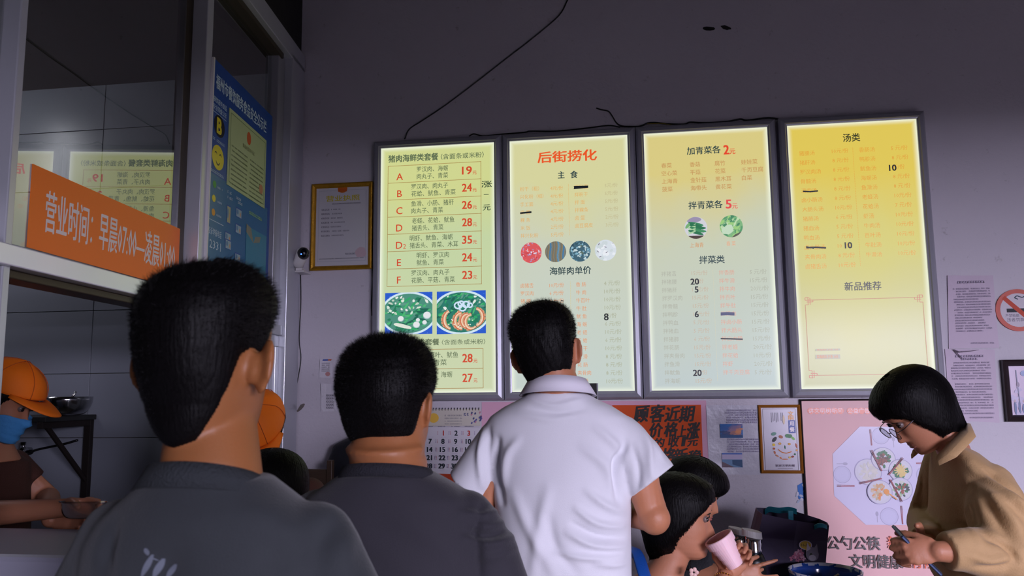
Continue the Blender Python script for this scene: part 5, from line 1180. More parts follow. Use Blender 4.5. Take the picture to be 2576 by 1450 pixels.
def hair(M, parent, kind='short', par=None, s=1.0, fat=1.0, strands=6000, slen=.012, mt=None, zmin=-.112, flow=0, seed=1, bumpy=0.0, tuft=None, comb=(0, 0, 0), drop=0.0):
    par = par or {}; fn = hair_fn(kind, par); nz, nt = (110, 180) if kind == 'short' else (70, 110); rg = np.random.default_rng(seed)
    ts = np.linspace(0, 1, nz); zs = zmin+(.1178-zmin)*(.5-.5*np.cos(math.pi*ts)) if kind == 'short' else zmin+(.1178-zmin)*np.sin(ts*math.pi/2)
    th = np.linspace(0, 2*math.pi, nt, endpoint=False); V = []
    for z in zs:
        Q, D = hair_surface(th, np.full(nt, z), fn, s, fat, drop)
        if bumpy: Q += D*(bumpy*(np.sin(th*13+z*40)+np.sin(th*29-z*90+seed)+np.sin(z*160+th*5))/3)[:, None]
        if tuft is not None: Q += D*tuft(th, np.full(nt, z))[:, None]
        V.append(Q)
    V = np.concatenate(V); V = np.array([M @ Vector(v) for v in V]); F = []
    for i in range(nz-1):
        for k in range(nt): F.append((i*nt+k, i*nt+(k+1) % nt, (i+1)*nt+(k+1) % nt, (i+1)*nt+k))
    F.append(tuple(range(nt))[::-1]); F.append(tuple((nz-1)*nt+k for k in range(nt)))
    me = bpy.data.meshes.new('hair'); me.from_pydata(V.tolist(), [], F)
    o = link('hair', me, mt or M_HAIR, parent, smooth=True)
    # strands
    SV, SF = [], []; n = 0
    thr = rg.uniform(0, 2*math.pi, strands*3); zr = rg.uniform(zmin, .117, strands*3)
    ok = fn(thr, zr) > .0012; thr, zr = thr[ok][:strands], zr[ok][:strands]
    Mr = np.array(M.to_3x3()); Mt = np.array(M.translation)
    if kind == 'short':
        Q, D = hair_surface(thr, zr, fn, s, fat, drop)
        if tuft is not None: Q += D*tuft(thr, zr)[:, None]
        L = slen*np.interp(zr, [-.12, 0, .05, .1], [.18, .3, .65, 1.1])*rg.uniform(.5, 1.3, len(zr))
        dr = D+np.stack([rg.normal(0, .3, len(zr)), rg.normal(0, .3, len(zr)), rg.normal(-.25, .3, len(zr))], -1)+np.array(comb)*np.clip(zr/.08, 0, 1)[:, None]
        dr[:, 2] -= np.clip(-zr/.1, 0, 1)*1.0
        dr /= np.linalg.norm(dr, axis=1, keepdims=True)
        side = np.cross(dr, rg.normal(0, 1, dr.shape)); side /= np.linalg.norm(side, axis=1, keepdims=True)
        w = .00035
        A = Q-D*.001+side*w; B = Q-D*.001-side*w; C = Q+dr*L[:, None]
        for a, b2, c_ in zip(A, B, C):
            SV += [Mr@a+Mt, Mr@b2+Mt, Mr@c_+Mt]; SF.append((n, n+1, n+2)); n += 3
    else:
        K = 9
        for i in range(len(thr)):
            t0 = thr[i]; zz = np.linspace(min(zr[i]+.10, .1165), max(zr[i]-.05*rg.uniform(.4, 1.6), zmin-.012), K)
            tt = t0+rg.normal(0, .06)*np.linspace(0, 1, K)+flow*np.linspace(0, 1, K)*np.sign(math.sin(t0)); 
            Q, D = hair_surface(tt, zz, fn, s, fat, drop); hh = fn(tt, zz)
            if (hh < 0).any():
                m_ = hh > 0
                if m_.sum() < 3: continue
                Q, D = Q[m_], D[m_]
            Q = Q+D*(rg.uniform(-.0003, .0028)); w = rg.uniform(.0007, .0018)
            tan = np.gradient(Q, axis=0); sd = np.cross(tan, D); sd /= np.linalg.norm(sd, axis=1, keepdims=True)+1e-9
            k0 = n
            for j in range(len(Q)):
                ww = w*(1-.8*j/(len(Q)-1)); SV += [Mr@(Q[j]+sd[j]*ww)+Mt, Mr@(Q[j]-sd[j]*ww)+Mt]; n += 2
            for j in range(len(Q)-1): SF.append((k0+2*j, k0+2*j+1, k0+2*j+3, k0+2*j+2))
    if SV:
        m2 = bpy.data.meshes.new('hair_strands'); m2.from_pydata([tuple(v) for v in SV], [], SF)
        q = link('hair_strands', m2, mt or M_HAIR, o); q['kind'] = 'stuff'
    return o
def Mhead(loc, yaw=0, pitch=0, roll=0):
    """yaw>0 turns the face to the left (from above, counter-clockwise); pitch>0 looks up; roll>0 tilts to its right"""
    return Matrix.Translation(Vector(loc)) @ Matrix.Rotation(R(yaw), 4, 'Z') @ Matrix.Rotation(R(roll), 4, 'Y') @ Matrix.Rotation(R(pitch), 4, 'X')
def hand(bm, w, d, s, n, curl=(35, 45, 30), spread=4, thumb=(.9, .35, .35), L=1.0, tcurl=.5, each=None):
    """w wrist, d towards knuckles, s towards the thumb, n palm normal (the side fingers curl to)"""
    w, d, s, n = Vector(w), Vector(d).normalized(), Vector(s), Vector(n)
    s = (s-d*s.dot(d)).normalized(); n0 = d.cross(s); n = n0 if n0.dot(n) > 0 else -n0
    B = Matrix((s, d, n)).transposed()
    ball(bm, w+d*.045*L, (.038*L, .050*L, .0145*L), B, 16); ball(bm, w+d*.062*L-s*.004*L, (.037*L, .026*L, .0135*L), B, 16)
    ball(bm, w+d*.03*L+s*.022*L+n*.006*L, (.016*L, .030*L, .014*L), B, 12)
    lens = [(.040, .024, .019), (.044, .028, .020), (.041, .026, .019), (.032, .019, .017)]; offs = [.029, .010, -.010, -.028]; base = [.086, .090, .086, .078]
    for i in range(4):
        c0 = each[i] if each else curl; p = w+d*base[i]*L+s*offs[i]*L; pts = [w+d*.05*L+s*offs[i]*.8*L, p]; ang = 0; sp = R(spread)*(1.5-i)
        for k in range(3):
            ang += R(c0[k]); dd = (d*math.cos(sp)+s*math.sin(sp))*math.cos(ang)+n*math.sin(ang); p = p+dd*lens[i][k]*L; pts.append(p)
        r0 = (.0088, .0092, .0088, .0076)[i]*L
        chain(bm, pts, [r0*.9, r0*1.04, r0*.98, r0*.9, r0*.78], 12)
    tb_ = w+d*.022*L+s*.026*L; t1 = (s*thumb[0]+d*thumb[1]+n*thumb[2]).normalized(); t2 = (s*thumb[0]*.3+d*.9+n*(thumb[2]+tcurl)).normalized()
    chain(bm, [tb_, tb_+t1*.036*L, tb_+t1*.036*L+(t1+t2).normalized()*.032*L, tb_+t1*.036*L+(t1+t2).normalized()*.032*L+t2*.026*L], [.013*L, .0115*L, .0105*L, .0085*L], 12)
def folds(seed, A, terms):
    """soft cloth folds: warped ridges. terms: (direction, wavelength, amplitude, mask(P)->0..1)"""
    rs = np.random.default_rng(seed)
    ph = rs.uniform(0, 6.28, 12)
    def f(P, N):
        wx = np.sin(P[:, 0]*9+ph[0])+np.sin(P[:, 2]*11+ph[1])+.6*np.sin(P[:, 0]*23+P[:, 2]*17+ph[2]); wy = np.sin(P[:, 2]*8+P[:, 1]*6+ph[3])+.6*np.sin(P[:, 0]*19-P[:, 2]*13+ph[4])
        out = A*.5*(np.sin(P[:, 0]*31+wy*1.3+ph[5])*np.sin(P[:, 2]*27+wx*1.2+ph[6]))
        for i, (d, lam, amp, mk) in enumerate(terms):
            d = np.array(d, float); d /= np.linalg.norm(d)
            s_ = np.sin((P@d)*2*math.pi/lam+wx*1.1+wy*.7+ph[7+i % 5]); out += amp*((1-np.abs(s_))**2-.33)*(mk(P) if mk else 1)
        return out
    return f
def creases(Y, items, base=None):
    """single folds: (pixel polyline on the plane Y, width, height) pressed into the side of the cloth that faces the room"""
    L = []
    for pts, w, a in items:
        q = smooth_path([at(x, y, Y=Y) for x, y in pts], 4) if len(pts) > 2 else [at(x, y, Y=Y) for x, y in pts]; L.append((np.array([(v.x, v.z) for v in q]), w, a))
    def f(P, N):
        out = base(P, N) if base else np.zeros(len(P)); P2 = P[:, [0, 2]]; fc = np.clip(.35-N[:, 1], 0, 1)
        for q, w, a in L:
            best = np.full(len(P), 1e9); tt = np.zeros(len(P)); n = len(q)-1
            for i in range(n):
                d = q[i+1]-q[i]; l2 = d@d+1e-12; t = np.clip(((P2-q[i])@d)/l2, 0, 1); r = P2-q[i]-t[:, None]*d; dd = np.sqrt((r**2).sum(1)); m_ = dd < best; best[m_] = dd[m_]; tt[m_] = (i+t[m_])/n
            out += fc*a*1.8*np.exp(-(best/w)**2)*np.sin(math.pi*np.clip(tt*.86+.07, 0, 1))**.7
        return out
    return f
def ring_band(bm, c, a, b_, h0, h1, flare=0.0, tilt=0.0, th=.003, seg=48, e=2.0, drop=None, lo=0.0, yaw=0.0):
    """collar band around a neck, closed thin wall; tilt lowers the front"""
    prev = None; first = None
    for k in range(seg):
        t = 2*math.pi*k/seg; x, y = a*math.cos(t), b_*math.sin(t); dz = -tilt*y
        if drop: dz += drop(t)
        n = Vector((math.cos(t)/a, math.sin(t)/b_, 0)).normalized()
        p0 = Vector(c)+Vector((x, y, h0+dz))+n*flare; p1 = Vector(c)+Vector((x, y, h1+dz))
        vs = [bm.verts.new(p) for p in (p0, p0-n*th, p1-n*th, p1)]
        if prev:
            for j in range(4): bm.faces.new((prev[j], prev[(j+1) % 4], vs[(j+1) % 4], vs[j]))
        else: first = vs
        prev = vs
    for j in range(4): bm.faces.new((prev[j], prev[(j+1) % 4], first[(j+1) % 4], first[j]))
M_SHOE = mat('dark_shoe', srgb(30, 28, 28), .5); M_TROU = mat('dark_trousers', srgb(36, 38, 46), .8, bump=.3, scale=60)
def legs(parent, x, y, zhip, w=.17, face=(0, 1), mt=None, seat=False, zseat=.46):
    f = Vector((face[0], face[1], 0)).normalized(); sd = Vector((-f.y, f.x, 0))
    bm = bmesh.new(); loft(bm, [((x, y, zhip+.1), w*.92, w*.62), ((x, y, zhip), w, w*.68), ((x, y, zhip-.1), w*.98, w*.66)], 28)
    for k in (-1, 1):
        c = Vector((x, y, 0))+sd*k*w*.48
        if not seat: chain(bm, [c+Vector((0, 0, zhip-.06)), c+Vector((0, 0, zhip*.52))+f*.01, c+Vector((0, 0, .08))], [w*.5, .065, .052], 16)
        else: chain(bm, [c+Vector((0, 0, zhip-.02)), c+f*.40+Vector((0, 0, zhip-.02)), c+f*.42+Vector((0, 0, .09))], [w*.48, .068, .052], 16)
    remesh('trousers', bm, .014, mt or M_TROU, parent)
    for k in (-1, 1):
        c = Vector((x, y, 0))+sd*k*w*.48+(f*.42 if seat else Vector())
        bm = bmesh.new(); u = sd; loft(bm, [(c+f*.03+Vector((0, 0, .002)), .045, .125, sd, f), (c+f*.03+Vector((0, 0, .03)), .047, .125, sd, f), (c+f*.0+Vector((0, 0, .075)), .042, .075, sd, f), (c-f*.02+Vector((0, 0, .10)), .036, .045, sd, f)], 24)
        bm_obj('shoe', bm, M_SHOE, parent, smooth=True)
def stool(x, y, z, lab):
    r = empty('stool', (x, y, 0)); tag(r, lab, 'stool', 'plastic stools by the table'); mt = mat('stool_plastic', srgb(120, 40, 36), .4)
    bm = bmesh.new(); loft(bm, [((x, y, z-.03), .15, .15), ((x, y, z-.001), .155, .155)], 28, 3); bm_obj('seat', bm, mt, r)
    for a, b2 in ((-1, -1), (1, -1), (1, 1), (-1, 1)):
        bm = bmesh.new(); tube(bm, [(x+a*.11, y+b2*.11, z-.02), (x+a*.15, y+b2*.15, 0)], .017, 8); bm_obj('leg', bm, mt, r)

SK1 = skin_mat('skin_warm', srgb(158, 100, 58)); SK2 = skin_mat('skin_tan', srgb(164, 104, 64)); SK3 = skin_mat('skin_light', srgb(186, 122, 88)); SK4 = skin_mat('skin_fair', srgb(182, 122, 92))

# ---- 1. man in the grey tee, nearest the camera
r = empty('person', (-.53, .97, 0)); tag(r, 'nearest man in a dark grey tee seen from behind, head turned slightly right', 'person', 'people queueing'); P1 = r
M = Mhead((-.552, .990, 1.542), yaw=-8, pitch=0, roll=0)
bm = bmesh.new(); S1 = .94
add_head(bm, M, S1); add_ears(bm, M, 1.06, 54, fat=1.04)
loft(bm, [((-.552, .998, 1.52), .050, .052), ((-.548, .997, 1.46), .0560, .056), ((-.538, .980, 1.415), .061, .060), ((-.53, .97, 1.375), .066, .055), ((-.53, .98, 1.34), .10, .05)], 32, 2.1)
loft(bm, [((-.53, .99, 1.33), .09, .05), ((-.53, 1.0, 1.2), .13, .08), ((-.53, 1.0, .98), .13, .08)], 28)
for sd in (-1, 1): chain(bm, [(-.53+sd*.13, .98, 1.29), (-.53+sd*.18, .99, 1.16), (-.53+sd*.20, 1.0, 1.05), (-.53+sd*.20, 1.06, .86)], [.04, .040, .037, .027], 14)
for sd in (-1, 1): hand(bm, (-.53+sd*.20, 1.06, .86), (0, .12, -1), (0, 1, 0), (-sd, 0, 0), (18, 22, 15))
remesh('body', bm, .0045, SK1, r, 3)
bm = bmesh.new()
loft(bm, [((-.53, .962, 1.396), .074, .068), ((-.53, .966, 1.380), .094, .076), ((-.53, .970, 1.361), .120, .086), ((-.53, .975, 1.340), .146, .094), ((-.53, .98, 1.31), .166, .102), ((-.53, .985, 1.25), .176, .112), ((-.53, .99, 1.12), .174, .118), ((-.53, .99, .98), .170, .118), ((-.53, .99, .88), .175, .120)], 56, 2.2)
for sd in (-1, 1): chain(bm, [(-.53+sd*.132, .985, 1.312), (-.53+sd*.164, .985, 1.24), (-.53+sd*.184, .99, 1.13), (-.53+sd*.196, .995, 1.07)], [.052, .058, .057, .058], 20)
up = lambda P: np.clip((P[:, 2]-1.1)/.2, 0, 1)
M_TEE1 = mat('grey_cotton', srgb(44, 48, 52), .85, sheen=.15, bump=.25, scale=420, var=.05)
tee = remesh('tee_shirt', bm, .006, M_TEE1, r, 7, creases(.87, [([(700, 1265), (790, 1300), (850, 1330)], .010, .003), ([(835, 1320), (845, 1390), (838, 1460)], .012, -.006), ([(815, 1350), (800, 1410), (812, 1470)], .012, .005), ([(870, 1330), (895, 1400), (900, 1460)], .012, .005), ([(250, 1330), (230, 1400), (240, 1460)], .012, -.006), ([(330, 1290), (420, 1330), (520, 1335)], .02, .003), ([(560, 1300), (640, 1330), (720, 1420)], .02, .004), ([(420, 1400), (400, 1460)], .02, -.004), ([(650, 1370), (690, 1460)], .018, -.005), ([(780, 1330), (740, 1400), (735, 1460)], .014, -.004)], folds(3, .0015, [])))
bm = bmesh.new(); ring_band(bm, (-.533, .957, 1.386), .086, .080, .014, -.014, flare=-.016, tilt=.25, th=.004); bm_obj('collar', bm, mat('grey_rib', srgb(44, 48, 52), .9, bump=.5, scale=300), r, smooth=True)
from mathutils.bvhtree import BVHTree
tv = BVHTree.FromPolygons([v.co for v in tee.data.vertices], [tuple(p_.vertices) for p_ in tee.data.polygons])
bm = bmesh.new()
for x0_, y0_, x1_, y1_, w_ in ((366, 1380, 372, 1398, 7), (384, 1396, 356, 1452, 9), (412, 1406, 386, 1454, 11), (442, 1420, 420, 1456, 9), (376, 1402, 400, 1412, 5)):
    prev = None
    for k in range(8):
        f_ = k/7; a_ = math.sin(math.pi*(.12+.8*f_)); row = []
        for q_ in (-1, 1):
            d_ = Vector(ray(x0_+(x1_-x0_)*f_+q_*w_*a_, y0_+(y1_-y0_)*f_)).normalized(); h_ = tv.ray_cast(Vector(CAM), d_)
            if h_[0] is not None: row.append(bm.verts.new(h_[0]-d_*.0012))
        if prev and len(row) == 2 and len(prev) == 2: bm.faces.new((prev[0], prev[1], row[1], row[0]))
        prev = row
pr = bm_obj('back_print', bm, mat('pale_print', srgb(104, 110, 122), .8), r); pr['kind'] = 'stuff'
hair(M, r, 'short', dict(nape=-.108, side=.004, top=.022, fade=.03, low=.006), S1, drop=.008, zmin=-.117, strands=16000, slen=.010, seed=4, comb=(.5, .5, 0), tuft=lambda th, z: .007*np.clip((z-.05)/.05, 0, 1)*np.exp(-((np.degrees(th)-75)/32)**2))
legs(r, -.53, .99, .90)

# ---- 2. man in the dark tee
r = empty('person', (-.44, 1.47, 0)); tag(r, 'stocky man with a crew cut in a charcoal tee, second in the queue', 'person', 'people queueing')
cx = -.448; M = Mhead((-.452, 1.475, 1.474), yaw=-7, pitch=8, roll=0); S2 = .97
bm = bmesh.new(); add_head(bm, M, S2, fat=1.04); add_ears(bm, M, S2, 22, fat=1.04)
loft(bm, [((cx, 1.47, 1.45), .060, .062), ((cx, 1.455, 1.405), .068, .070), ((cx+.002, 1.44, 1.385), .0675, .070), ((cx+.002, 1.45, 1.370), .071, .072), ((cx, 1.455, 1.335), .072, .060), ((cx, 1.475, 1.29), .11, .055)], 32, 2.1)
tube(bm, [(cx+.068*math.cos(R(a)), 1.447+.071*math.sin(R(a)), 1.396-.006*math.sin(R(-a))) for a in range(-180, 1, 15)], [.002]+[.0085]*11+[.002], 8)
loft(bm, [((cx, 1.49, 1.30), .14, .08), ((cx, 1.5, 1.1), .19, .12), ((cx, 1.5, .9), .17, .12)], 28)
for sd in (-1, 1): chain(bm, [(cx+sd*.14, 1.48, 1.24), (cx+sd*.212, 1.49, 1.08), (cx+sd*.245, 1.55, .98), (cx+sd*.20, 1.68, .95)], [.045, .044, .042, .030], 14)
for sd in (-1, 1): hand(bm, (cx+sd*.20, 1.68, .95), (-.3*sd, 1, 0), (0, 0, 1), (-sd, 0, 0), (25, 30, 20))
remesh('body', bm, .005, SK2, r, 3)
bm = bmesh.new()
loft(bm, [((cx, 1.452, 1.352), .082, .078), ((cx, 1.458, 1.338), .106, .088), ((cx, 1.465, 1.323), .130, .098), ((cx, 1.47, 1.308), .152, .108), ((cx, 1.48, 1.27), .174, .122), ((cx, 1.49, 1.21), .190, .135), ((cx, 1.495, 1.10), .200, .148), ((cx, 1.5, .95), .208, .155), ((cx, 1.5, .84), .205, .15)], 56, 2.25)
for sd in (-1, 1): chain(bm, [(cx+sd*.140, 1.475, 1.260), (cx+sd*.172, 1.48, 1.205), (cx+sd*.198, 1.485, 1.13), (cx+sd*.216, 1.49, 1.05)], [.058, .064, .064, .064], 20)
sl = lambda P: np.clip((np.abs(P[:, 0]-cx)-.17)/.03, 0, 1)*np.clip((1.32-P[:, 2])/.05, 0, 1)
remesh('tee_shirt', bm, .006, mat('charcoal_cotton', srgb(42, 40, 48), .85, sheen=.15, bump=.25, scale=420, var=.05), r, 6, creases(1.38, [([(1150, 1300), (1200, 1312), (1262, 1302)], .007, .007), ([(1160, 1325), (1210, 1340), (1272, 1334)], .007, .006), ([(1165, 1365), (1215, 1385), (1285, 1374)], .009, .009), ([(1160, 1345), (1215, 1362), (1280, 1352)], .006, -.006), ([(1170, 1400), (1225, 1415), (1290, 1400)], .008, .005), ([(1195, 1280), (1186, 1340), (1192, 1400), (1196, 1460)], .006, -.006), ([(1080, 1200), (1130, 1225), (1200, 1250)], .012, .003), ([(1000, 1300), (1080, 1340), (1150, 1420)], .02, .004), ([(850, 1330), (920, 1400), (1000, 1440)], .02, -.003)], folds(5, .0015, [])))
bm = bmesh.new(); ring_band(bm, (cx, 1.450, 1.348), .092, .086, .010, -.012, flare=-.010, tilt=.2, th=.004); bm_obj('collar', bm, mat('charcoal_rib', srgb(34, 34, 42), .9, bump=.5, scale=300), r, smooth=True)
hair(M, r, 'short', dict(nape=-.090, side=.009, top=.014, fade=.02), S2, fat=1.04, strands=24000, slen=.010, seed=7, tuft=lambda th, z: .006*np.clip((z-.06)/.05, 0, 1))
legs(r, cx, 1.5, .88, .19)

# ---- 3. man in the white polo shirt
r = empty('person', (-.19, 1.93, 0)); tag(r, 'man in a white polo shirt at the head of the queue reading the boards', 'person', 'people queueing')
cx = -.175; M = Mhead((-.199, 1.935, 1.588), yaw=-4, pitch=4, roll=-9); S3 = .93
bm = bmesh.new(); add_head(bm, M, S3); add_ears(bm, M, S3, 34)
loft(bm, [((-.190, 1.915, 1.56), .054, .058), ((-.178, 1.915, 1.52), .055, .060), ((-.168, 1.922, 1.47), .058, .056), ((-.17, 1.93, 1.44), .09, .055)], 32, 2.1)
loft(bm, [((cx, 1.94, 1.44), .12, .06), ((cx, 1.96, 1.25), .155, .09), ((cx, 1.96, 1.0), .13, .09)], 28)
el_r = at(1646, 1305, Y=1.93); el_l = at(1200, 1330, Y=1.95)
sh_r = Vector((cx+.165, 1.94, 1.375)); sh_l = Vector((cx-.165, 1.94, 1.365))
wr = Vector((-.06, 2.20, 1.185)); wl = Vector((-.25, 2.20, 1.17))
chain(bm, [sh_r+Vector((-.03, 0, -.02)), (sh_r+el_r)/2, el_r, el_r*.5+wr*.5, wr], [.036, .043, .038, .036, .026], 16)
chain(bm, [sh_l+Vector((.04, 0, -.03)), (sh_l+el_l)/2+Vector((.01, 0, 0)), el_l, el_l*.5+wl*.5, wl], [.034, .038, .036, .034, .026], 16)
hand(bm, wr, (-.75, .5, .2), (0, 0, 1), (0, -1, 0), (25, 35, 25)); hand(bm, wl, (.75, .5, .2), (0, 0, 1), (0, -1, 0), (25, 35, 25))
remesh('body', bm, .0045, SK3, r, 3)
bm = bmesh.new()
loft(bm, [((cx+.0, 1.928, 1.492), .066, .066), ((cx, 1.93, 1.474), .098, .076), ((cx, 1.935, 1.458), .130, .084), ((cx, 1.94, 1.435), .165, .092), ((cx, 1.945, 1.405), .186, .10), ((cx+.003, 1.95, 1.36), .180, .112), ((cx+.006, 1.95, 1.28), .168, .118), ((cx+.006, 1.95, 1.18), .160, .118), ((cx+.008, 1.95, 1.06), .156, .116), ((cx+.006, 1.95, .95), .166, .12), ((cx+.006, 1.95, .86), .17, .124)], 60, 2.2)
def sleeve(bm, a, b_, r0, r1, flat=1.0, seg=22):
    a, b_ = Vector(a), Vector(b_); d = (b_-a); pts = [a, a+d*.35, a+d*.7, b_]; tube(bm, pts, [r0, r0*.6+r1*.4, r0*.3+r1*.7, r1], seg, flat); ball(bm, a, r0, seg=18)
mr = at(1642, 1212, Y=1.93); ml = at(1180, 1225, Y=1.95)
sleeve(bm, sh_r+Vector((-.018, .0, .008)), mr, .056, .064); sleeve(bm, sh_l+Vector((.02, 0, .008)), ml, .056, .058)
low = lambda P: np.clip((1.30-P[:, 2])/.15, 0, 1); hi = lambda P: np.exp(-((P[:, 2]-1.445)/.03)**2)*np.clip((.12-np.abs(P[:, 0]-cx))/.06, 0, 1)
slv = lambda P: np.clip((np.abs(P[:, 0]-cx)-.14)/.04, 0, 1)
rs_ = lambda P: np.clip((P[:, 0]-cx+.02)/.08, 0, 1)*np.clip((1.32-P[:, 2])/.1, 0, 1)
M_POLO = mat('white_cotton', srgb(222, 222, 228), .8, sheen=.2, bump=.12, scale=500)
remesh('polo_shirt', bm, .005, M_POLO, r, 5, creases(1.84, [([(1320, 1002), (1390, 1022), (1455, 1008)], .006, .003), ([(1300, 1040), (1380, 1056), (1440, 1048)], .008, .003), ([(1330, 1028), (1400, 1040), (1470, 1030)], .006, -.0025),
    ([(1572, 1120), (1548, 1180), (1556, 1262)], .009, -.012), ([(1500, 1078), (1545, 1120), (1570, 1160)], .010, .005), ([(1470, 1130), (1520, 1170), (1548, 1240)], .012, .005), ([(1246, 1110), (1240, 1180), (1256, 1270)], .009, -.010), ([(1300, 1110), (1272, 1150), (1262, 1220)], .010, .005),
    ([(1478, 1236), (1520, 1272), (1562, 1296)], .009, .006), ([(1450, 1280), (1500, 1318), (1564, 1334)], .008, .007), ([(1440, 1316), (1500, 1350), (1566, 1362)], .006, -.005), ([(1430, 1340), (1490, 1372), (1568, 1386)], .008, .007), ([(1400, 1390), (1480, 1404), (1566, 1410)], .007, .006), ([(1500, 1420), (1570, 1432)], .008, .006), ([(1450, 1440), (1400, 1380), (1380, 1300)], .012, -.004),
    ([(1290, 1240), (1330, 1330), (1400, 1450)], .014, .004), ([(1380, 1230), (1360, 1320), (1340, 1450)], .014, .004), ([(1610, 1075), (1632, 1130), (1640, 1200)], .009, .006), ([(1590, 1120), (1606, 1180), (1604, 1240)], .008, -.005), ([(1645, 1110), (1668, 1160)], .007, .004), ([(1205, 1090), (1196, 1150), (1200, 1230)], .008, .005), ([(1222, 1080), (1220, 1150), (1226, 1240)], .007, -.004)], folds(11, .0018, [])))
bm = bmesh.new(); ring_band(bm, (-.174, 1.926, 1.500), .088, .088, .022, -.012, flare=-.020, tilt=.12, th=.003); ring_band(bm, (-.174, 1.925, 1.500), .093, .094, .022, -.016, flare=-.023, tilt=.12, th=.003)
bm_obj('collar', bm, mat('white_collar', srgb(226, 222, 232), .75, bump=.1, scale=500), r, smooth=True)
hair(M, r, 'short', dict(nape=-.086, side=.004, top=.019, fade=.03), S3, strands=14000, slen=.010, seed=9, bumpy=.001, comb=(-.5, .3, 0))
legs(r, cx, 1.95, .92)

# ---- 4. seated woman drinking from a pink cup
Y4 = 2.40
r = empty('person', (at(1660, 1440, Y=Y4).x, Y4, 0)); tag(r, 'seated woman with a black bob in navy drinking from a pink cup', 'person', 'people seated at the table')
hc = at(1709, 1302, Y=Y4); M = Mhead(hc, yaw=-98, pitch=-6, roll=0); S4 = .95
bm = bmesh.new(); add_head(bm, M, S4, nz=90, nt=110, fat=1.05)
nb = at(1650, 1400, Y=Y4); base = at(1640, 1475, Y=Y4)
loft(bm, [(at(1700, 1362, Y=Y4), .052, .055), (at(1690, 1400, Y=Y4), .052, .054), (at(1668, 1440, Y=Y4), .060, .058), (base, .085, .09), (base+Vector((-.01, 0, -.06)), .10, .13)], 32, 2.1)
ball(bm, at(1752, 1385, Y=Y4), (.032, .036, .022))      # soft underchin
tc_ = base+Vector((-.03, 0, -.1))
loft(bm, [(tc_+Vector((0, 0, .05)), .07, .14), (tc_, .10, .16), (tc_+Vector((0, 0, -.2)), .12, .15), ((tc_.x, Y4, .52), .12, .16)], 28)
wr4 = at(1824, 1456, Y=2.35); cupc = at(1822, 1376, Y=2.34)
elb4 = Vector((wr4.x-.06, 2.16, .86)); shn = tc_+Vector((.0, -.17, .02))
chain(bm, [shn, elb4, (elb4+wr4)/2, wr4], [.05, .042, .038, .026], 14)
hand(bm, wr4+Vector((0.0, .02, 0)), (.62, .05, .78), (-.78, .0, .62), (-.45, -1, .3), spread=3, thumb=(.9, .25, .25), L=.85, tcurl=.3, each=[(34, 62, 40), (38, 62, 40), (42, 60, 40), (46, 56, 40)])
far = tc_+Vector((.02, .17, .0)); chain(bm, [far, (tc_.x+.1, 2.64, .82), (tc_.x+.3, 2.62, .80)], [.048, .042, .03], 14); hand(bm, (tc_.x+.3, 2.62, .80), (1, 0, .05), (0, -1, 0), (0, 0, -1), (10, 20, 15))
remesh('body', bm, .0032, SK4, r, 3)
def eye(M, s, parent, sides=(-1, 1), z=.010):
    for sd in sides:
        bm = bmesh.new(); ball(bm, M @ Vector((sd*.030*s, .0755*s, z*s)), .0105*s, seg=16); o = bm_obj('eye', bm, mat('eye_white', srgb(112, 96, 92), .25), parent, smooth=True)
        bm = bmesh.new(); ball(bm, M @ Vector((sd*.031*s, .0835*s, z*s-.001)), (.0066*s, .0044*s, .0062*s), M.to_3x3(), 12); bm_obj('iris', bm, mat('iris', srgb(20, 14, 12), .1), o, smooth=True)
        bm = bmesh.new(); tube(bm, [M @ Vector((sd*(.030+dx)*s, (.087-abs(dx)*.35)*s, (z+.0062-abs(dx)*.25)*s)) for dx in (-.013, -.006, .001, .008, .014)], [.0006, .0012, .0014, .0013, .0008], 6); bm_obj('eyelid', bm, mat('lash', srgb(24, 18, 18), .6), parent, smooth=True)
        bm = bmesh.new(); tube(bm, [M @ Vector((sd*(.030+dx)*s, (.0925-abs(dx)*.5)*s, (.029-abs(dx)*.2)*s)) for dx in (-.014, -.006, .003, .012, .018)], [.0010, .0022, .0022, .0016, .0008], 6, .6); bm_obj('eyebrow', bm, MATS['lash'], parent, smooth=True)
def lips(M, s, parent, c):
    bm = bmesh.new()
    for (z, dy, rr) in ((-.0600, .0, .0036), (-.0695, -.0005, .0042)):
        tube(bm, [M @ Vector((x*s, (.0895+dy-14*x*x)*s, z*s)) for x in (-.020, -.013, -.005, .005, .013, .020)], [.001, rr*.8*s, rr*s, rr*s, rr*.8*s, .001], 8, .9)
    bm_obj('lips', bm, c, parent, smooth=True)
eye(M, S4, r); lips(M, S4, r, mat('lip_rose', srgb(168, 92, 84), .4))
hair(M, r, 'bob', dict(a=[0, 30, 48, 62, 80, 100, 125, 180], zl=[.058, .052, .022, -.010, -.050, -.110, -.14, -.15], low=.024, mid=.028, top=.016), S4, strands=8000, zmin=-.150, seed=21, flow=.15, bumpy=.003)
bm = bmesh.new()
loft(bm, [(base+Vector((-.045, 0, -.035)), .06, .085), (base+Vector((-.04, 0, -.055)), .09, .13), (tc_+Vector((-.01, 0, .03)), .115, .185), (tc_+Vector((-.01, 0, -.05)), .135, .205), (tc_+Vector((0, 0, -.22)), .15, .19), ((tc_.x, Y4, .50), .17, .20)], 48, 2.3)
sleeve(bm, shn+Vector((0, .0, 0)), elb4+Vector((-.01, .0, .06)), .068, .060); sleeve(bm, far, (tc_.x+.1, 2.63, .84), .066, .058)
remesh('navy_top', bm, .006, mat('navy_knit', srgb(24, 36, 70), .8, bump=.4, scale=300, var=.3, vscale=60), r, 5, folds(6, .003, [((1, 0, .4), .1, .004, None)]))
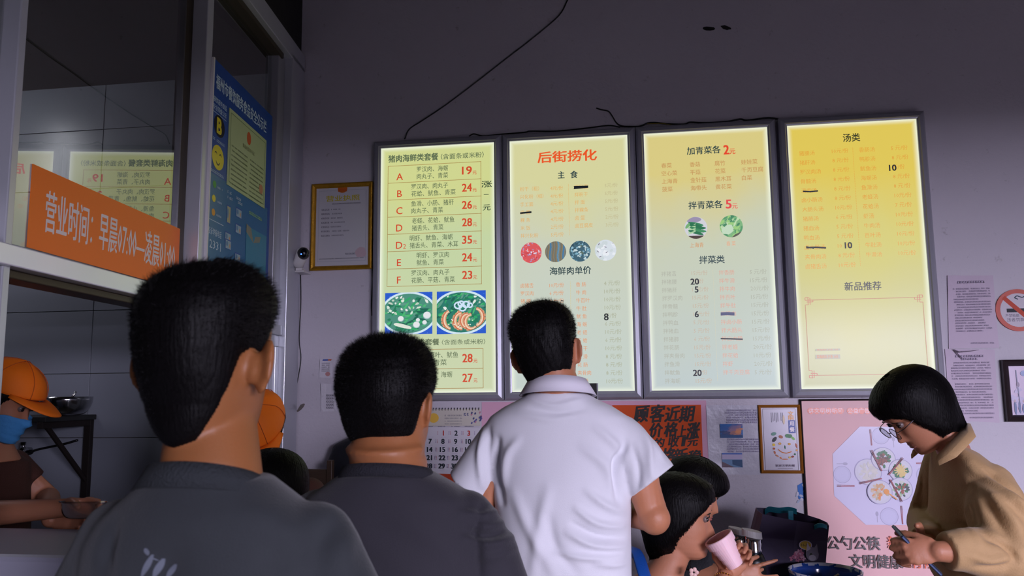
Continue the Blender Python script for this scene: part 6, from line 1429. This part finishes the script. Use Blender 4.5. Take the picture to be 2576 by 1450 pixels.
bm = strap([base+Vector((-.09, -.10, -.30)), at(1650, 1450, Y=Y4-.185), at(1612, 1385, Y=Y4-.13), base+Vector((-.09, .0, .035)), base+Vector((-.13, .03, -.20))], .034, .003) if False else bmesh.new()
tube(bm, smooth_path([at(1640, 1500, Y=Y4-.20), at(1622, 1450, Y=Y4-.175), at(1606, 1400, Y=Y4-.11), at(1592, 1380, Y=Y4-.05), at(1580, 1400, Y=Y4+.02)]), .020, 10, .25)
bm_obj('blue_strap', bm, mat('blue_webbing', srgb(20, 76, 160), .5, bump=.2, scale=200), r, smooth=True)
bm = bmesh.new(); c = at(1745, 1440, Y=Y4-.10)
for k in range(5): ball(bm, c+Vector((.008*math.cos(k*1.256), -.004, .008*math.sin(k*1.256))), (.006, .002, .006), seg=8)
bm_obj('flower_brooch', bm, mat('pale_pink', srgb(220, 180, 170), .5), r, smooth=True)
bm = bmesh.new()
for k in range(26): a = 2*math.pi*k/26; q_ = (Vector(wr4)-Vector(elb4)).normalized(); u_, v_ = frame_from(q_); ball(bm, wr4-q_*.012+(u_*math.cos(a)+v_*math.sin(a))*.030, .0022, seg=6)
bm_obj('gold_bracelet', bm, mat('gold', srgb(210, 160, 60), .25, metal=1), r, smooth=True)
legs(r, tc_.x, Y4, .56, .17, (1, 0), seat=True)
stool(tc_.x, Y4, .452, 'plastic stool under the seated woman drinking from the cup')
# pink cup, tilted
ax = Vector((-.50, -.04, .86)).normalized(); u_, v_ = frame_from(ax)
top = at(1806, 1352, Y=2.33); 
r2 = empty('pink_cup', tuple(top)); tag(r2, 'pale pink ridged cup raised to the mouth of the seated woman', 'cup')
bm = bmesh.new(); H = .088; prof = [(0, .0405), (.002, .042), (.022, .0405), (.0225, .0355), (.038, .0345), (.0385, .0318), (.054, .0305), (.0545, .0280), (.070, .0270), (.0705, .0250), (H, .0225)]
rings = []
for (d, rr) in prof: rings.append([bm.verts.new(top-ax*d+(u_*math.cos(2*math.pi*k/32)+v_*math.sin(2*math.pi*k/32))*rr) for k in range(32)])
for (d, rr) in ((H-.004, .018), (.03, .031), (.0, .0365)): rings.append([bm.verts.new(top-ax*d+(u_*math.cos(2*math.pi*k/32)+v_*math.sin(2*math.pi*k/32))*rr) for k in range(32)])
n_ = len(prof)
for a, b2 in list(zip(range(n_-1), range(1, n_)))+[(n_, n_+1), (n_+1, n_+2)]:
    for k in range(32): bm.faces.new((rings[a][k], rings[a][(k+1) % 32], rings[b2][(k+1) % 32], rings[b2][k]))
for k in range(32): bm.faces.new((rings[n_+2][k], rings[n_+2][(k+1) % 32], rings[0][(k+1) % 32], rings[0][k]))
bm.faces.new(rings[n_-1]); bm.faces.new(rings[n_][::-1])
bm_obj('cup_body', bm, mat('pink_plastic', srgb(240, 200, 206), .4, sss=.1), r2, smooth=False)

# ---- 5. woman half hidden behind her
Y5 = 2.92
hc = at(1745, 1240, Y=Y5); M = Mhead(hc, yaw=-105, pitch=-20, roll=0); S5 = .93
r = empty('person', (hc.x, Y5, 0)); tag(r, 'woman with a black fringe hidden behind the seated woman with the cup', 'person', 'people seated at the table')
bm = bmesh.new(); add_head(bm, M, S5)
loft(bm, [(hc+Vector((-.01, 0, -.07)), .05, .05), (hc+Vector((-.03, 0, -.16)), .06, .06), (hc+Vector((-.04, 0, -.2)), .09, .13)], 28, 2.1)
loft(bm, [(hc+Vector((-.04, 0, -.2)), .08, .14), (hc+Vector((-.05, 0, -.35)), .11, .15), ((hc.x-.06, Y5, .52), .12, .15)], 28)
hw = at(1846, 1450, Y=2.74); chain(bm, [hc+Vector((-.03, -.15, -.24)), (hc.x+.06, 2.70, .90), hw], [.045, .04, .026], 12)
hand(bm, hw, (1, 0, .10), (0, .1, 1), (0, 1, -.2), spread=7, thumb=(.5, .8, .2), L=.85, tcurl=.2, each=[(-2, 6, 4), (60, 60, 40), (8, 20, 15), (50, 60, 40)])
remesh('body', bm, .005, SK4, r, 3)
eye(M, S5, r); lips(M, S5, r, MATS['lip_rose'])
hair(M, r, 'bob', dict(a=[0, 30, 52, 66, 90, 125, 180], zl=[.022, .020, .0, -.06, -.10, -.12, -.12], low=.02, mid=.028, top=.018), S5, strands=3000, zmin=-.13, seed=31, flow=.1)
bm = bmesh.new(); loft(bm, [(hc+Vector((-.04, 0, -.185)), .07, .10), (hc+Vector((-.05, 0, -.22)), .11, .17), (hc+Vector((-.05, 0, -.35)), .13, .18), ((hc.x-.06, Y5, .50), .15, .18)], 40); sleeve(bm, hc+Vector((-.03, -.15, -.24)), (hc.x+.05, 2.75, .93), .06, .055)
remesh('dark_top', bm, .008, mat('black_knit', srgb(22, 22, 28), .85, bump=.3, scale=200), r, 4)
legs(r, hc.x-.06, Y5, .56, .16, (1, 0), seat=True); stool(hc.x-.06, Y5, .452, 'plastic stool under the half hidden woman by the wall')

# ---- 6. standing woman in the tan shirt, looking down at a phone
Y6 = 2.35
hc = at(2304, 1030, Y=Y6); M = Mhead(hc, yaw=98, pitch=-42, roll=0); S6 = .92
r = empty('person', (at(2470, 1440, Y=Y6).x, Y6, 0)); tag(r, 'woman with glasses in a tan shirt bending over her phone at the right', 'person')
bm = bmesh.new(); add_head(bm, M, S6, nz=90, nt=110)
c7 = at(2408, 1100, Y=Y6)
loft(bm, [(at(2340, 1072, Y=Y6), .050, .05), (at(2370, 1092, Y=Y6), .048, .050), (at(2394, 1122, Y=Y6), .042, .048), (at(2404, 1150, Y=Y6), .040, .06)], 28, 2.1)
tc_ = at(2470, 1230, Y=Y6); lw = at(2515, 1440, Y=Y6)
loft(bm, [(at(2408, 1156, Y=Y6), .040, .06), (tc_+Vector((-.01, 0, 0)), .06, .11), (lw, .10, .13), ((lw.x+.02, Y6, .85), .12, .15)], 28)
sh = Vector(tc_)+Vector((-.02, -.13, .02)); el = at(2528, 1392, Y=2.13); wr6 = at(2360, 1388, Y=2.08)
chain(bm, [sh+Vector((0, .02, -.02)), el, (el+wr6)/2, wr6], [.034, .036, .032, .024], 14)
hand(bm, wr6+Vector((0.004, 0, 0)), (-1, .15, -.02), (-.1, .35, 1), (0, .9, -.5), spread=3, thumb=(.45, .85, .35), L=.84, tcurl=.35, each=[(44, 62, 40), (48, 64, 40), (54, 64, 40), (58, 64, 40)])
sf = Vector(tc_)+Vector((-.02, .15, .05)); ef = Vector((el.x-.02, 2.55, el.z)); wf = Vector((wr6.x+.03, 2.24, wr6.z-.02)); chain(bm, [sf, ef, wf], [.042, .036, .025], 14); hand(bm, wf, (-1, -.3, .0), (0, -.2, 1), (0, -1, -.2), (40, 55, 30), L=.9)
remesh('body', bm, .0034, SK4, r, 3)
eye(M, S6, r); lips(M, S6, r, mat('lip_brown', srgb(140, 84, 74), .45))
hair(M, r, 'bob', dict(a=[0, 30, 46, 60, 78, 92, 110, 135, 180], zl=[.045, .040, .020, -.030, -.085, -.115, -.135, -.15, -.155], low=.014, mid=.018, top=.009), S6, strands=8000, zmin=-.155, seed=41, flow=.1, bumpy=.003)
MG = mat('glasses_wire', srgb(90, 86, 96), .25, metal=1)
for sd in (-1, 1):
    gl = bmesh.new(); pts = [M @ Vector((sd*(.032+.023*math.cos(a))*S6, .108*S6, (.002+.020*math.sin(a))*S6)) for a in np.linspace(0, 2*math.pi, 25)]
    tube(gl, pts, .0011, 6); tube(gl, [M @ Vector((sd*.055*S6, .107*S6, .008*S6)), M @ Vector((sd*.076*S6, .09*S6, .010*S6)), M @ Vector((sd*.080*S6, .0, .010*S6))], .0011, 6)
    if sd > 0: tube(gl, [M @ Vector((-.010*S6, .110*S6, .004*S6)), M @ Vector((.0, .112*S6, .008*S6)), M @ Vector((.010*S6, .110*S6, .004*S6))], .0011, 6)
    g = bm_obj('glasses_frame', gl, MG, r, smooth=True)
    lb = bmesh.new(); vs = [lb.verts.new(p_) for p_ in pts[:-1]]; lb.faces.new(vs); bm_obj('lens', lb, M_LENS, g)
bm = bmesh.new()
rg_ = lambda px, py, a, b2, tilt=.35: (at(px, py, Y=Y6), a, b2, (math.cos(tilt), 0, math.sin(tilt)*-1), (0, 1, 0))
loft(bm, [rg_(2408, 1122, .052, .07, .45), rg_(2424, 1142, .070, .11, .5), rg_(2440, 1172, .084, .155, .5), rg_(2455, 1215, .100, .175, .42), rg_(2474, 1280, .122, .18, .25), rg_(2492, 1350, .138, .185, .12), rg_(2504, 1450, .145, .19, 0), ((lw.x+.02, Y6, .95), .15, .19), ((lw.x+.03, Y6, .86), .15, .19)], 52, 2.3)
tube(bm, [sh+Vector((.0, .02, .0)), sh*.6+el*.4, el+Vector((.0, 0, .0)), el*.72+wr6*.28, el*.35+wr6*.65+Vector((0, 0, .005)), el*.12+wr6*.88], [.058, .076, .070, .062, .050, .044], 22); ball(bm, sh+Vector((0, .02, .0)), .058)
ball(bm, el, .070)
tube(bm, [sf, ef, ef*.15+wf*.85], [.07, .066, .046], 16); ball(bm, sf, .07); ball(bm, ef, .066)
M_TAN = mat('tan_cotton', srgb(186, 150, 104), .75, sheen=.15, bump=.18, scale=260, var=.05)
remesh('tan_shirt', bm, .0055, M_TAN, r, 5, creases(2.18, [([(2412, 1165), (2424, 1240), (2438, 1330)], .014, -.010), ([(2447, 1165), (2500, 1220), (2565, 1292)], .014, .009), ([(2440, 1190), (2490, 1270), (2540, 1350)], .014, .010), ([(2470, 1175), (2520, 1225), (2580, 1262)], .010, -.010), ([(2462, 1215), (2470, 1290), (2500, 1350)], .012, -.006), ([(2380, 1200), (2372, 1260), (2380, 1330)], .014, .005), ([(2400, 1190), (2396, 1270), (2410, 1340)], .010, .005),
    ([(2440, 1330), (2476, 1350), (2500, 1385)], .009, -.010), ([(2380, 1368), (2430, 1385), (2480, 1378)], .010, .005), ([(2400, 1400), (2450, 1402), (2490, 1392)], .008, -.005), ([(2500, 1250), (2530, 1262), (2560, 1300)], .010, .006), ([(2520, 1320), (2545, 1340), (2570, 1380)], .012, -.007)], folds(13, .0025, [])))
# shirt collar: fold standing behind the neck and a pointed wing
bm = bmesh.new()
WN = [[at(2422, 1070, Y=Y6+.0), at(2442, 1066, Y=Y6-.01)], [at(2412, 1086, Y=Y6-.055), at(2456, 1098, Y=Y6-.075)], [at(2386, 1114, Y=Y6-.085), at(2430, 1126, Y=Y6-.115)], [at(2356, 1146, Y=Y6-.09), at(2406, 1150, Y=Y6-.125)], [at(2351, 1156, Y=Y6-.085), at(2362, 1172, Y=Y6-.105)]]
mir = lambda v_: Vector((v_.x, 2*Y6-v_.y, v_.z))
for fn_ in (lambda v_: v_, mir):
    ra = [(bm.verts.new(fn_(a)), bm.verts.new(fn_((a+b2)/2+Vector((0, -.006, .004)))), bm.verts.new(fn_(b2))) for a, b2 in WN]
    for k in range(len(ra)-1):
        for q_ in (0, 1): bm.faces.new((ra[k][q_], ra[k+1][q_], ra[k+1][q_+1], ra[k][q_+1]))
o = bm_obj('shirt_collar', bm, M_TAN, r, smooth=True); sd_ = o.modifiers.new('s', 'SOLIDIFY'); sd_.thickness = .004; ss_ = o.modifiers.new('b', 'BEVEL'); ss_.width = .001
legs(r, lw.x+.03, Y6, .88, .165, (-1, 0))
# phone
pa, pb_ = at(2256, 1336, Y=2.12), at(2356, 1434, Y=2.14); ph = empty('mobile_phone', tuple((pa+pb_)/2)); tag(ph, 'thin smartphone held by the woman in the tan shirt', 'phone')
d_ = (pb_-pa); L_ = d_.length; X_ = d_.normalized(); Yv = Vector((0.1, 1, .1)); Yv = (Yv-X_*Yv.dot(X_)).normalized(); Zv = X_.cross(Yv)
Mp = Matrix.Translation((pa+pb_)/2) @ Matrix((X_, Yv, Zv)).transposed().to_4x4()
boxo('phone_body', (-L_/2, -.036, -.004), (L_/2, .036, .004), mat('phone_metal', srgb(70, 80, 110), .2, metal=.8), ph, bevel=.0025, M=Mp)
boxo('phone_screen', (-L_/2+.004, -.033, .0042 if Zv.z > 0 else -.0052), (L_/2-.004, .033, .0052 if Zv.z > 0 else -.0042), mat('phone_glass', srgb(8, 9, 12), .05), ph, M=Mp)

# ---- 7. masked kitchen worker
Y7 = 2.30
hc = at(8, 1010, Y=Y7); M = Mhead(hc, yaw=-78, pitch=-26, roll=0); S7 = .98
r = empty('person', (hc.x-.05, Y7+.05, 0)); tag(r, 'kitchen worker in an orange cap and blue face mask behind the counter', 'person', 'kitchen staff in orange caps')
bm = bmesh.new(); add_head(bm, M, S7); add_ears(bm, M, S7, 20)
loft(bm, [(hc+Vector((-.02, 0, -.06)), .05, .055), (hc+Vector((-.045, .01, -.13)), .06, .06), (hc+Vector((-.07, .01, -.19)), .10, .12)], 28, 2.1)
loft(bm, [(hc+Vector((-.08, .01, -.19)), .09, .14), (hc+Vector((-.10, .02, -.4)), .12, .16), ((hc.x-.10, Y7+.02, .9), .13, .16)], 28)
w7 = at(168, 1278, Y=2.10); e7 = Vector((hc.x-.10, 2.13, w7.z-.05)); s7 = hc+Vector((-.08, -.14, -.22))
chain(bm, [s7, e7, (e7+w7)/2+Vector((0, 0, .004)), w7], [.045, .042, .037, .026], 14)
hand(bm, w7, (1, .0, .06), (.1, -.5, .6), (0, .6, -1), spread=3, thumb=(.5, .9, .5), L=.95, tcurl=.4, each=[(18, 30, 20), (20, 34, 22), (22, 36, 22), (25, 38, 22)])
chain(bm, [hc+Vector((-.08, .15, -.22)), (hc.x+.02, Y7+.2, 1.15), at(190, 1312, Y=2.12)+Vector((-.10, .03, .0))], [.045, .04, .026], 12)
hand(bm, at(190, 1312, Y=2.12)+Vector((-.10, .03, 0)), (1, -.1, .0), (0, .3, 1), (0, -.3, .6), (14, 16, 12), 3, (.4, .9, .4), .9)
remesh('body', bm, .0045, SK4, r, 3); eye(M, S7, r)
bm = bmesh.new(); nt_, nz_ = 26, 14; g = []
for j in range(nz_):
    z = -.112+.095*j/(nz_-1); row = []
    for i in range(nt_):
        th = R(-88+176*i/(nt_-1)); q_ = head_pt(np.array([th]), z, .9)[0]; d2 = np.array([math.sin(th), math.cos(th), 0]); sh_ = math.cos(th)**2
        lift = .004+.010*sh_+.002*math.sin(j*2.4)*sh_; edge_ = max(0, abs(math.degrees(th))-50)/38; zz = z*(1-edge_)+(-.055+.02*(j/(nz_-1)-.5))*edge_
        q_ = head_pt(np.array([th]), zz, .9)[0]+d2*lift; row.append(bm.verts.new(M @ Vector(q_*S7)))
    g.append(row)
for j in range(nz_-1):
    for i in range(nt_-1): bm.faces.new((g[j][i], g[j][i+1], g[j+1][i+1], g[j+1][i]))
o = bm_obj('face_mask', bm, mat('mask_blue', srgb(70, 150, 215), .7, bump=.2, scale=90), r, smooth=True); sd_ = o.modifiers.new('s', 'SOLIDIFY'); sd_.thickness = .0015
bm = bmesh.new()
for sd in (-1, 1):
    for zz in (-.035, -.075): tube(bm, [M @ Vector((sd*.066*S7, .045*S7, zz*S7)), M @ Vector((sd*.079*S7, .015, (zz*.5)*S7)), M @ Vector((sd*.080*S7, -.006, (.004 if zz > -.05 else -.03)*S7))], .0011, 5)
bm_obj('ear_loop', bm, M_WHITEP, o, smooth=True)
M_CAP = mat('orange_cap', srgb(255, 122, 4), .75, bump=.15, scale=60, var=.06)
def cap(M, s, parent, seed=1, lift=.016, zbrim=.050, tilt=0):
    bm = bmesh.new(); nt, nz = 60, 18; rows = []
    for j in range(nz):
        t = j/(nz-1); row = []
        for i in range(nt):
            th = 2*math.pi*i/nt; z0 = zbrim-.028*(1-math.cos(th))*.5-.0; z = z0+(.1178-z0)*math.sin(t*math.pi/2)
            P_ = head_pt(np.array([th]), z, 0)[0]; D = P_-np.array([0, -.008, min(z, .03)]); D /= np.linalg.norm(D)
            q_ = P_+D*(lift+.010*math.sin(t*math.pi/2)**2+.0016*math.sin(th*6+1)*t*(1-t)*4+.002*math.sin(th*3+seed)*t); row.append(bm.verts.new(M @ Vector(q_*s)))
        rows.append(row)
    for A_, B_ in zip(rows[:-1], rows[1:]):
        for k in range(nt): bm.faces.new((A_[k], A_[(k+1) % nt], B_[(k+1) % nt], B_[k]))
    bm.faces.new(rows[-1]); c_ = bm_obj('cap', bm, M_CAP, parent, smooth=True); sd_ = c_.modifiers.new('s', 'SOLIDIFY'); sd_.thickness = .002
    bm = bmesh.new(); A_, B_ = [], []; n_ = 22
    for i in range(n_+1):
        th = R(-62+124*i/n_); P_ = head_pt(np.array([th]), zbrim, 0)[0]; D = np.array([math.sin(th), math.cos(th), 0]); rim = P_+D*(lift-.001)
        e_ = 1-abs(2*i/n_-1)**2.6; out_ = rim+np.array([D[0]*.012, .072*e_+.002, -.020*e_-.012*(1-abs(2*i/n_-1)**2)*0-.010*abs(2*i/n_-1)**2]); row = []
        for k in range(6):
            f_ = k/5; q_ = rim*(1-f_)+out_*f_; q_ = q_+np.array([0, 0, .006*math.sin(f_*math.pi)*e_]); row.append(bm.verts.new(M @ Vector(q_*s)))
        A_.append(row)
    for a, b2 in zip(A_[:-1], A_[1:]):
        for k in range(5): bm.faces.new((a[k], a[k+1], b2[k+1], b2[k]))
    b_ = bm_obj('brim', bm, M_CAP, c_, smooth=True); sd_ = b_.modifiers.new('s', 'SOLIDIFY'); sd_.thickness = .003
    bm = bmesh.new()
    for th0 in range(0, 6):
        th = th0*math.pi/3+.52; pts = []
        for j in range(9):
            z0 = zbrim-.028*(1-math.cos(th))*.5; t = j/8; z = z0+(.1178-z0)*math.sin(t*math.pi/2); P_ = head_pt(np.array([th]), z, 0)[0]; D = P_-np.array([0, -.008, min(z, .03)]); D /= np.linalg.norm(D)
            pts.append(M @ Vector((P_+D*(lift+.0012+.010*math.sin(t*math.pi/2)**2+.002*math.sin(th*3+seed)*t))*s))
        tube(bm, pts, .0012, 5)
    bm_obj('seam', bm, mat('cap_seam', srgb(190, 84, 20), .8), c_, smooth=True)
cap(M, S7, r)
hair(M, r, 'bob', dict(a=[0, 50, 70, 95, 120, 180], zl=[.05, .05, -.01, .0, -.06, -.09], low=.008, mid=.012, top=.008), S7, strands=1500, zmin=-.11, seed=51)
bm = bmesh.new(); loft(bm, [(hc+Vector((-.07, .01, -.16)), .07, .09), (hc+Vector((-.08, .01, -.20)), .11, .17), (hc+Vector((-.10, .02, -.35)), .135, .18), ((hc.x-.10, Y7+.02, .88), .15, .19)], 40)
sleeve(bm, s7, s7*.5+e7*.5, .062, .058); sleeve(bm, hc+Vector((-.08, .15, -.22)), (hc.x-.03, Y7+.18, 1.2), .06, .055)
remesh('work_shirt', bm, .008, mat('maroon_cotton', srgb(70, 36, 26), .85, bump=.3, scale=200), r, 4)
legs(r, hc.x-.10, Y7+.02, .9, .16, (1, 0))
# clear plastic bowl in the worker's hand
c = at(208, 1284, Y=2.06); b5 = empty('clear_bowl', tuple(c)); tag(b5, 'clear plastic bowl held over the counter by the masked worker', 'bowl')
bm = bowl_mesh(.058, .046, .0012, .6, 40, .005); bmesh.ops.transform(bm, matrix=Matrix.Translation(c-Vector((0, 0, .022))) @ Matrix.Rotation(R(-6), 4, 'X'), verts=bm.verts); bm_obj('bowl_body', bm, M_CLEAR, b5, smooth=True)

# ---- 8. waitress with the second orange cap, head bowed
Y8 = 2.64
hc = at(652, 1080, Y=Y8); M = Mhead(hc, yaw=192, pitch=-54, roll=4); S8 = 1.02
r = empty('person', (hc.x, Y8+.05, 0)); tag(r, 'worker in a bright orange cap with head bowed beside the nearest man', 'person', 'kitchen staff in orange caps')
bm = bmesh.new(); add_head(bm, M, S8)
loft(bm, [(hc+Vector((0, .03, -.05)), .05, .05), (hc+Vector((0, .07, -.12)), .06, .06), (hc+Vector((0, .09, -.18)), .12, .08)], 28, 2.1)
loft(bm, [(hc+Vector((0, .09, -.19)), .12, .09), (hc+Vector((0, .10, -.4)), .14, .11), ((hc.x, Y8+.1, .85), .14, .11)], 28)
for sd in (-1, 1):
    chain(bm, [hc+Vector((sd*.15, .09, -.23)), (hc.x+sd*.19, Y8+.06, 1.0), (hc.x+sd*.19, Y8+.04, .82)], [.042, .037, .025], 12); hand(bm, (hc.x+sd*.19, Y8+.04, .82), (0, -.1, -1), (0, -1, 0), (-sd, 0, 0), (20, 30, 20), L=.9)
remesh('body', bm, .006, SK4, r, 3)
cap(M, S8, r, 2, zbrim=.048)
hair(M, r, 'bob', dict(a=[0, 50, 70, 95, 120, 180], zl=[.05, .05, -.01, -.02, -.07, -.09], low=.010, mid=.012, top=.008), S8, strands=800, zmin=-.11, seed=61)
bm = bmesh.new(); loft(bm, [(hc+Vector((0, .08, -.15)), .08, .07), (hc+Vector((0, .09, -.19)), .15, .10), (hc+Vector((0, .10, -.35)), .165, .125), ((hc.x, Y8+.1, .84), .17, .13)], 40)
for sd in (-1, 1): sleeve(bm, hc+Vector((sd*.15, .09, -.23)), (hc.x+sd*.185, Y8+.06, 1.08), .058, .052)
remesh('work_shirt', bm, .008, MATS['maroon_cotton'], r, 4)
legs(r, hc.x, Y8+.1, .86, .15, (0, -1))
# ---- 9. dark haired customer, low, seen from behind
Y9 = 2.2
hc = at(684, 1246, Y=Y9); M = Mhead(hc, yaw=20, pitch=-8, roll=0); S9 = .93
r = empty('person', (hc.x, Y9, 0)); tag(r, 'seated customer with loose black hair below the bright orange cap', 'person')
bm = bmesh.new(); add_head(bm, M, S9)
loft(bm, [(hc+Vector((0, -.01, -.06)), .05, .05), (hc+Vector((0, -.02, -.15)), .06, .06), (hc+Vector((0, 0, -.2)), .13, .08)], 28, 2.1)
loft(bm, [(hc+Vector((0, 0, -.2)), .13, .08), (hc+Vector((0, .02, -.4)), .15, .1), ((hc.x, Y9+.02, .52), .15, .12)], 28)
for sd in (-1, 1):
    chain(bm, [hc+Vector((sd*.15, 0, -.25)), (hc.x+sd*.19, Y9+.06, .8), (hc.x+sd*.12, Y9+.27, .72)], [.042, .037, .025], 12); hand(bm, (hc.x+sd*.12, Y9+.27, .72), (-sd*.3, 1, 0), (-sd, 0, .3), (0, 0, -1), (20, 30, 20), L=.9)
remesh('body', bm, .006, SK4, r, 3)
hair(M, r, 'bob', dict(a=[0, 30, 48, 62, 80, 180], zl=[.06, .055, .02, -.05, -.13, -.18], low=.030, mid=.034, top=.022), S9, strands=3500, zmin=-.18, seed=71, flow=.15, bumpy=.003)
bm = bmesh.new(); loft(bm, [(hc+Vector((0, -.01, -.17)), .09, .08), (hc+Vector((0, 0, -.21)), .16, .11), (hc+Vector((0, .01, -.35)), .18, .13), ((hc.x, Y9+.02, .50), .18, .15)], 40)
for sd in (-1, 1): sleeve(bm, hc+Vector((sd*.15, 0, -.25)), (hc.x+sd*.185, Y9+.05, .88), .058, .052)
remesh('dark_top', bm, .008, MATS['black_knit'], r, 4)
legs(r, hc.x, Y9+.02, .56, .16, (1, 0), seat=True); stool(hc.x, Y9+.02, .452, 'plastic stool under the seated customer with loose black hair')
